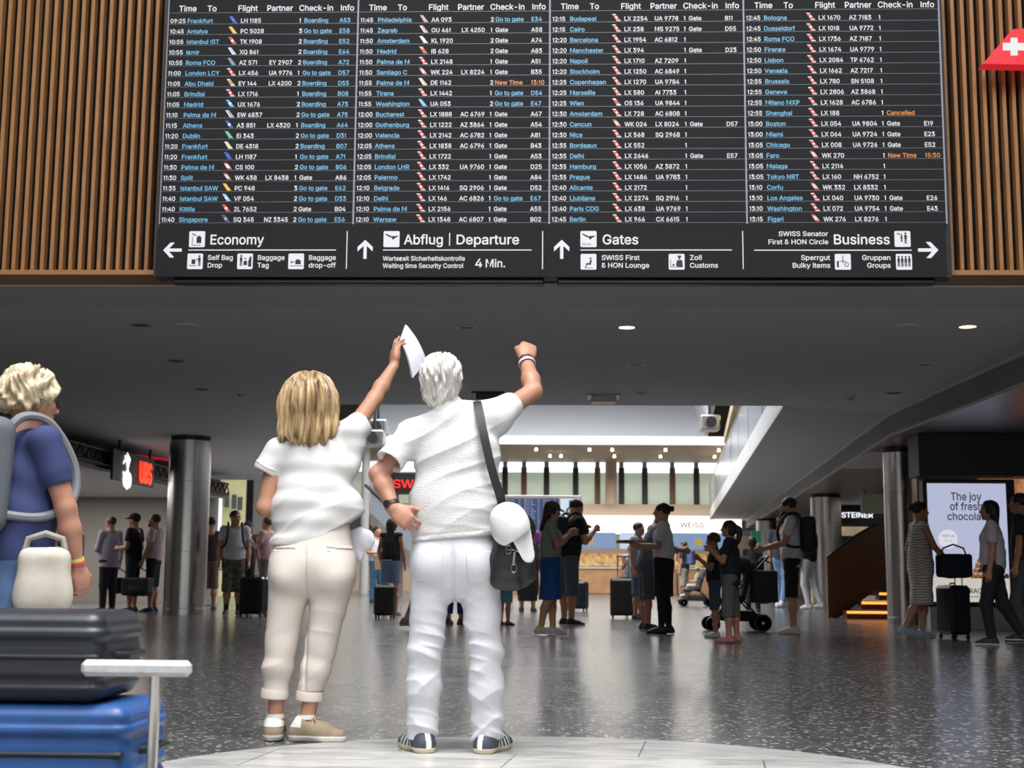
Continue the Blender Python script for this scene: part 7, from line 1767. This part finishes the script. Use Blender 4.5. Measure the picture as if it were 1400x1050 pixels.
# ---------------- the blonde woman
YW_ = 6.42
w_root = empty('person', (PY(400, 1010, YW_)[0], YW_, 0), 0, 'blonde woman seen from behind in white blouse and cream trousers, raising folded papers', 'person')
wo_ = np.array(w_root.location)
def ww(px, py, dy=0.0): return PY(px, py, YW_+dy)-wo_
HW = .0048
wsL, wsR = ww(380, 616, 0), ww(481, 590, .02)
weL, wwL = ww(363, 694, -.02), ww(400, 690, .22)
weR, wwR = ww(512, 545, .20), ww(539, 499, .34)
hcW = ww(424, 556, .01); HRW = rotx(math.radians(16))@rotz(math.radians(-8)); hsW = .98
whL, whR, wkL, wkR, waL, waR = ww(398, 792), ww(455, 792), ww(384, 882, -.01), ww(439, 882, .0), ww(376, 985), ww(419, 985, -.02)
waL[2] = waR[2] = .082
dW = unit(wwR-weR)
P = head_prims(hcW, HRW, hsW)+[cone(ww(426, 605), hcW+HRW@V(0, -.02, -.06), .050, .048, .03),
    ell(ww(428, 640), (.135, .085, .15), None, .05), ell(ww(428, 705), (.14, .09, .13), None, .05), ell(ww(427, 770), (.16, .11, .11), None, .05),
    cone(ww(424, 606), wsL, .05, .046, .04), cone(ww(428, 602), wsR, .05, .046, .04),
    cone(wsL, weL, .047, .041, .03), cone(weL, weL*.66+wwL*.34, .041, .040, .02), cone(weL*.66+wwL*.34, wwL, .040, .024, .02),
    cone(wsR, weR, .046, .037, .03), cone(weR, weR*.66+wwR*.34, .037, .038, .02), cone(weR*.66+wwR*.34, wwR, .038, .024, .02),
    cone(whL, wkL, .08, .055, .03), cone(wkL, waL, .052, .033, .03), cone(whR, wkR, .08, .055, .03), cone(wkR, waR, .052, .033, .03),
    cone(waL, waL+V(-.02, .13, -.05), .032, .024, .02), cone(waR, waR+V(.13, -.01, -.05), .032, .024, .02)]
hdW = unit(V(.02, .25, 1))
P += hand_prims(wwR, hdW, V(.8, .45, .1), 1, .95, curls=[.06, .12, .28, .40], thumb=(.6, .25), k=.006)
P += hand_prims(wwL, unit(wwL-weL), V(0, .2, -1), 1, .9, curl=.6, k=.006)
sdf_obj('body', P, HW, skin_mats('light'), w_root, cuts=head_cuts(hcW, HRW, hsW), slots=head_slots(hcW, HRW, hsW))
# hair: thick bob
F = Field([ell(ww(423, 545, .0), (.126, .140, .130), None, .05), econe(ww(412, 560, -.03), ww(408, 592, -.035), .102, .092, .85, (0, 1, 0), .05), econe(ww(436, 560, -.03), ww(440, 580, -.035), .092, .080, .85, (0, 1, 0), .05), ell(ww(428, 592, -.055), (.095, .065, .085), None, .04)], .0042)
hx, hy = ww(423, 545)[0], ww(423, 545)[1]
def wh(x, y, z):
    a = np.arctan2(x-hx, -(y-hy-.01)); t = z-ww(423, 512)[2]
    return .007*np.sin(a*11+1.5*np.sin(t*9+a*3))+.0045*np.sin(a*27+2*np.sin(t*14+a*2))+.0025*np.sin(a*55+3*np.sin(t*12))-.010*np.exp(-((x-hx+.005)/.008)**2)*np.clip((t+.02)*14, 0, 1)
F.disp(wh)
zc0 = ww(423, 614)[2]
I = np.nonzero(np.abs(F.A) < .2)
xx, yy, zz = F.ax[0][I[0]], F.ax[1][I[1]], F.ax[2][I[2]]
lim = zc0+.010*np.sin((xx-hx)*60)+.012*np.sin((xx-hx)*130+1)+.006*np.sin((xx-hx)*310)+.38*np.abs(xx-hx-.035)**1.15+.05*np.clip(yy-hy, -.2, 1)
F.A[I] = np.maximum(F.A[I], (lim-zz).astype(np.float32))
F.cut(ell(hcW+HRW@V(0, .135, -.05), (.085, .09, .12), HRW, .02))
link_mesh('hair', F.mesh('hair', relax=0), stripe_hair('hair_blond_strands', (78, 56, 34), (206, 174, 128), 34), w_root)
# blouse
M_bl = mat('cloth_white_blouse', (212, 210, 208), .7, var=.015, scale=8, bump=.12, bscale=200)
bsL, bsR = ww(366, 641, -.01), ww(490, 583, .05)
D = [ell(ww(430, 635), (.172, .110, .16), None, .06), ell(ww(430, 690), (.178, .125, .16), None, .06), econe(ww(428, 690), ww(428, 760), .182, .200, .64, (0, 1, 0), .06),
     cone(ww(424, 606, -.01), wsL+V(.01, 0, 0), .060, .058, .05), cone(ww(430, 602, -.01), wsR, .060, .062, .05),
     cone(wsL, bsL, .062, .066, .03), cone(wsR, bsR, .066, .068, .03), cone(ww(478, 640), ww(484, 610, .02), .05, .055, .05), cone(ww(482, 690), ww(486, 710), .045, .04, .06)]
F = Field(D, HW); f1 = folds((-.5, .1, .86), 40, .010, 51, 1.0); f2 = folds((.1, 0, 1), 70, .004, 61)
r1 = rid((-.5, .1, .86), 52, .010, 53, 1.5); r2 = rid((.15, .1, 1), 75, .006, 55, 1.5)
F.disp(lambda x, y, z: r1(x, y, z)*np.clip((ww(430, 640)[2]-z)*6+.35, 0, 1)+r2(x, y, z)*np.clip((ww(430, 640)[2]-z)*6+.2, 0, 1)+.5*f1(x, y, z)*np.clip((ww(430, 630)[2]-z)*6+.25, 0, 1)+f2(x, y, z)*.8+.006*vnoise(x*8, y*8, z*8, 14))
a_, b_ = ww(400, 746), ww(497, 701); n_ = unit(V(-(b_-a_)[2], 0, (b_-a_)[0]))
I = np.nonzero(np.abs(F.A) < .3); xx, zz = F.ax[0][I[0]], F.ax[2][I[2]]
t = np.clip((xx-a_[0])/(b_[0]-a_[0]), -.5, 1.3); hemz = a_[2]+(b_[2]-a_[2])*np.where(t > 0, t*t*(1.5-.5*t), 0)
F.A[I] = np.maximum(F.A[I], (hemz-zz).astype(np.float32)*.9)
nL, nR = unit(bsL-wsL), unit(bsR-wsR)
F.cut(cone(bsL+nL*.10, bsL+nL*.3, .095, .08, .004)); F.cut(cone(bsR+nR*.10, bsR+nR*.3, .095, .09, .004)); F.cut(cone(bsL+nL*.02, bsL-nL*.06, .048, .046, .004)); F.cut(cone(bsR+nR*.02, bsR-nR*.06, .050, .046, .004)); F.cut(cone(ww(426, 590, .03), ww(424, 570, .05), .062, .066, .01))
bl_o = link_mesh('blouse', F.mesh('blouse'), M_bl, w_root)
for c_, n2, r_ in ((bsL, nL, .0595),):
    pts = []
    Bb = basis(n2)
    for k in range(24):
        t = 6.2832*k/24; pts.append(c_-n2*.004+Bb@V(r_*math.cos(t), r_*math.sin(t), .004*math.sin(3*t)))
    b = MB(); b.tube(pts, .010, 8, closed=True); b.obj('sleeve_cuff', M_bl, bl_o)
# trousers, cream, rolled up at the ankle
M_tr = mat('cloth_cream_chino', (212, 201, 192), .8, var=.02, scale=8, bump=.18, bscale=280)
D = [ell(ww(427, 770), (.196, .138, .12), None, .05), ell(ww(398, 787, -.055), (.100, .092, .098), None, .04), ell(ww(455, 787, -.055), (.100, .092, .098), None, .04), econe(ww(428, 718), ww(428, 765), .172, .192, .68, (0, 1, 0), .05)]
cuL, cuR = ww(376, 944), ww(424, 947)
for hp, kn, cu, s_ in ((whL, wkL, cuL, -1), (whR, wkR, cuR, 1)):
    D += [cone(hp+V(s_*.004, 0, 0), kn, .100, .070, .03), cone(kn, kn*.5+cu*.5, .070, .068, .03), cone(kn*.5+cu*.5, cu, .068, .056, .02)]
F = Field(D, HW); f1 = folds((.2, .1, 1), 46, .007, 71, 1.3); f2 = folds((-.45, 0, .85), 36, .006, 81)
zk = wkL[2]
r1 = rid((.25, .1, 1), 62, .007, 73, 1.6); r2 = rid((-.5, 0, .8), 50, .006, 75, 1.6)
F.disp(lambda x, y, z: r1(x, y, z)*np.exp(-((z-zk-.03)/.16)**2)+r2(x, y, z)*np.clip((ww(420, 800)[2]-z)*7, 0, 1)+.5*f1(x, y, z)*np.exp(-((z-zk)/.14)**2)+f2(x, y, z)*np.clip((ww(420, 800)[2]-z)*7, 0, 1)*.9+f2(x, y, z)*.25)
F.disp(lambda x, y, z: -.010*np.exp(-((x-ww(424, 780)[0])/.007)**2)*np.clip((ww(424, 745)[2]-z)*20, 0, 1)*(y < 0))
F.half(cuL, (0, 0, -1)); F.half(ww(427, 716), (0, 0, 1))
tr_o = link_mesh('trousers', F.mesh('trousers'), M_tr, w_root)
for px_ in (388, 464):
    G = sub_patch(F, rbox(ww(px_, 748, -.11), V(.055, .09, .004), .004, roty(.06 if px_ > 420 else -.02), .01), .004); link_mesh('welt_pocket', G.mesh('welt_pocket'), M_tr, tr_o)
    yb_ = -.155; b = MB(); b.sphere(ww(px_-12 if px_ < 420 else px_-14, 753, -.165), (.007, .004, .007), 10); b.obj('button', M_wl, tr_o)
for cu, r_ in ((cuL, .060), (cuR, .060)):
    b = MB(); b.lathe([(r_-.012, -.030), (r_, -.033), (r_+.005, -.028), (r_+.006, .0), (r_+.003, .012), (r_-.008, .012)], (0, 0, 0), 30); o_ = b.obj('trouser_cuff', M_tr, tr_o); o_.location = cu+V(0, 0, -.004); o_.rotation_euler = (.03, .06, 0)
M_tan = mat('suede_tan', (142, 126, 104), .85, var=.08, bump=.2, bscale=300); M_lc = mat('lace_tan', (186, 170, 140), .8)
trainer(waL+V(-.006, .01, -.012), V(-.12, 1, 0), w_root, M_tan, M_wl, M_wl, False, 1.66, M_lc); trainer(waR+V(.0, -.01, -.012), V(1, -.14, 0), w_root, M_tan, M_wl, M_wl, False, 1.66, M_lc)
for an in (waL, waR): band('sock', an+V(0, 0, .030), V(0, 0, 1), .038, .020, M_wl, w_root)
# the papers in her raised hand and the white bag at her side
pc_ = ww(562, 482, .42)+wo_
pp = empty('folded_papers', pc_, 0, 'folded white papers held up in the raised hand of the blonde woman', 'papers')
ed = [ww(546, 466, .40), ww(554, 444, .44), ww(581, 492, .45), ww(562, 516, .40)]
ed = [e+wo_-pc_ for e in ed]
M_pap = mat('paper_white', (224, 226, 236), .6, var=.02)
for j in range(3):
    b = MB(); n = 8; vs = []; fs = []
    nr = unit(np.cross(ed[2]-ed[1], ed[0]-ed[1])); nr = nr*(1 if nr[1] < 0 else -1)
    for i in range(n+1):
        t = i/n; p0_ = ed[0]+(ed[3]-ed[0])*t; p1_ = ed[1]+(ed[2]-ed[1])*t; bow = nr*(.020*math.sin(t*3.14)+.005*j)+V(.002*j, 0, -.004*j)
        vs += [p0_+bow, p1_+bow, p1_+bow+nr*.0022, p0_+bow+nr*.0022]
    for i in range(n):
        for k in range(4): fs.append((i*4+k, i*4+(k+1) % 4, i*4+4+(k+1) % 4, i*4+4+k))
    fs += [(3, 2, 1, 0), (n*4, n*4+1, n*4+2, n*4+3)]; b._add(vs, fs, True); b.obj('sheet', M_pap, pp)
bc = ww(489, 738, .06)+wo_
wb_ = empty('white_bag', bc, -.3, 'crumpled white paper bag at the hip of the blonde woman', 'bag')
sdf_obj('bag_body', [econe((-.07, .0, .03), (.055, -.02, .0), .05, .05, .35, (.2, 1, .2), .02), econe((-.05, .0, .0), (.0, .0, -.07), .055, .035, .35, (.2, 1, .1), .02)], .005, M_pap, wb_, disp=lambda x, y, z: .004*vnoise(x*45, y*45, z*45, 3), halves=[((.0, 0, .055), (-.30, 0, 1))])

# ---------------- blond traveller in blue walking past, and the luggage trolley in front
YC = 5.1
pC = PY(14, 786, YC)
JC = figure('blond traveller in navy tee and jeans walking past with a grey backpack', (pC[0], YC), H=float(PY(30, 500, YC)[2]), face=38, h=.0065, hairk=1.16, skin='pink', lean=3, head=(10, -4), hair=('curly', 'blond'), glasses=True, wt=1.15,
   top=('tee', 'navytee', (46, 56, 98)), bottom=('trousers', 'bluejean', (76, 100, 138)), arms=(armv((-.15, .3, -1), (.15, .5, -1)), armv((.20, .28, -1), (-.02, .30, -1))), legs=WALK(.22), shoes=((60, 60, 66), (210, 210, 206)), curl=.55)
for ch in JC['root'].children:
    if ch.name.startswith('hair'):
        n_v = len(ch.data.vertices); co = np.zeros(n_v*3, np.float32); ch.data.vertices.foreach_get('co', co); co = co.reshape(-1, 3); nn = np.zeros(n_v*3, np.float32); ch.data.vertices.foreach_get('normal', nn); nn = nn.reshape(-1, 3)
        q_ = co-JC['hc']; an_ = np.arctan2(q_[:, 0], -q_[:, 1]); dd = .010*np.sin(an_*9+5*np.sin(q_[:, 2]*22+an_))+.007*np.sin(an_*21-7*np.sin(q_[:, 2]*30+2*an_))+.010*np.clip(-q_[:, 2]*6, 0, 1)
        ch.data.vertices.foreach_set('co', (co+nn*dd[:, None]).ravel().astype(np.float32)); ch.data.update()
        ch.data.materials[0] = stripe_hair('hair_ash_blond', (150, 128, 96), (228, 214, 186), 26)
backpack(JC, 'grey backpack on the blond traveller in the navy tee', (92, 96, 104), 'bpgrey', 1.05, .20, (120, 122, 126))
for t_, col_ in ((.93, (206, 70, 90)), (.88, (206, 190, 90))):
    band('bracelet', JC['wr', 1]*t_+JC['el', 1]*(1-t_), JC['wr', 1]-JC['el', 1], .026, .012, mat('wristband%d' % col_[1], col_, .5), JC['root'])
pt_ = PY(62, 748, YC-.14); shoulder_bag(pt_, .2, 'off-white canvas tote hanging in front of the blond traveller', (188, 180, 168), (.19, .07, .24), .05, 'tote')
# trolley
YT = 3.62
tx0, tx1 = PY(-170, 900, YT)[0], PY(196, 900, YT)[0]
lt = empty('luggage_trolley', ((tx0+tx1)/2, YT+.25, 0), 0, 'metal luggage trolley with a pale bumper bar passing in front of the blond traveller', 'trolley')
hw = (tx1-tx0)/2
b = MB()
for y in (-.22, .22): b.tube([(-hw, y, .62), (-hw, y, .14), (hw-.04, y, .14)], .016, 8)
for x in np.linspace(-hw, hw-.06, 6): b.tube([(x, -.22, .14), (x, .22, .14)], .010, 6)
b.tube([(-hw, -.22, .96), (-hw, -.22, .62)], .016, 8); b.tube([(-hw, .22, .96), (-hw, .22, .62)], .016, 8); b.tube([(-hw, -.22, .96), (-hw, .22, .96)], .018, 8)
b.obj('frame', M_steel, lt)
for x in (-hw+.1, hw-.12):
    for y in (-.2, .2):
        b = MB(); b.lathe([(.02, -.018), (.06, -.018), (.066, -.008), (.066, .008), (.06, .018), (.02, .018)], (x, y, .066), 20, 'y'); b.obj('wheel', M_black, lt)
bp0, bp1 = PY(112, 913, YT-.02), PY(262, 911, YT-.02); cx = loc(lt, bp0); cx1 = loc(lt, bp1)
b = MB(); b.box(((cx[0]+cx1[0])/2, cx[1], cx[2]), (cx1[0]-cx[0], .035, .042), None, .012); bb_ = b.obj('bumper_bar', mat('pale_plastic', (200, 200, 204), .4), lt)
b = MB(); b.tube([(hw-.04, -.22, .14), (hw+.02, -.25, .14), (hw+.04, cx[1], .2), (hw+.04, cx[1]+.005, cx[2])], .014, 8); b.tube([(hw+.04, cx[1]+.005, cx[2]), (hw+.04, cx[1]+.005, cx[2]+.01)], .014, 8); b.obj('bumper_post', M_steel, lt)
def flat_case(z, label, col, w_, d_, h_, dx):
    r = empty('suitcase', (lt.location[0]+dx, YT+.25, z), 0, label, 'suitcase'); m_ = mat('case_%d_%d_%d' % col, col, .45, var=.15, scale=8, bump=.15)
    sdf_obj('shell', [rbox((0, 0, h_/2), (w_/2-.05, d_/2-.05, h_/2-.05), .05, None, .01)], .008, m_, r, disp=lambda x, y, z: np.where((np.abs(z-h_/2) > .03) & (np.abs(z-h_/2) < h_/2-.035), .005*np.tanh(6*np.sin((z-h_/2)*125)), 0))
    b = MB(); b.box((0, 0, h_/2), (w_-.02, d_+.008, .018), None, .006); b.obj('zip_band', M_black, r)
    b = MB(); b.tube([(w_/2-.005, -.08, h_/2), (w_/2+.03, -.07, h_/2), (w_/2+.03, .07, h_/2), (w_/2-.005, .08, h_/2)], .011, 8); b.obj('carry_handle', M_black, r); return r
zA = PY(50, 966, YT)[2]; zB = PY(50, 836, YT)[2]
flat_case(.156, 'blue suitcase lying at the bottom of the luggage trolley', (34, 78, 138), 2*hw-.06, .40, zA-.158, -.02)
flat_case(zA+.002, 'dark grey suitcase lying on top of the blue one on the trolley', (34, 37, 46), 2*hw-.14, .38, zB-zA-.004, -.06)
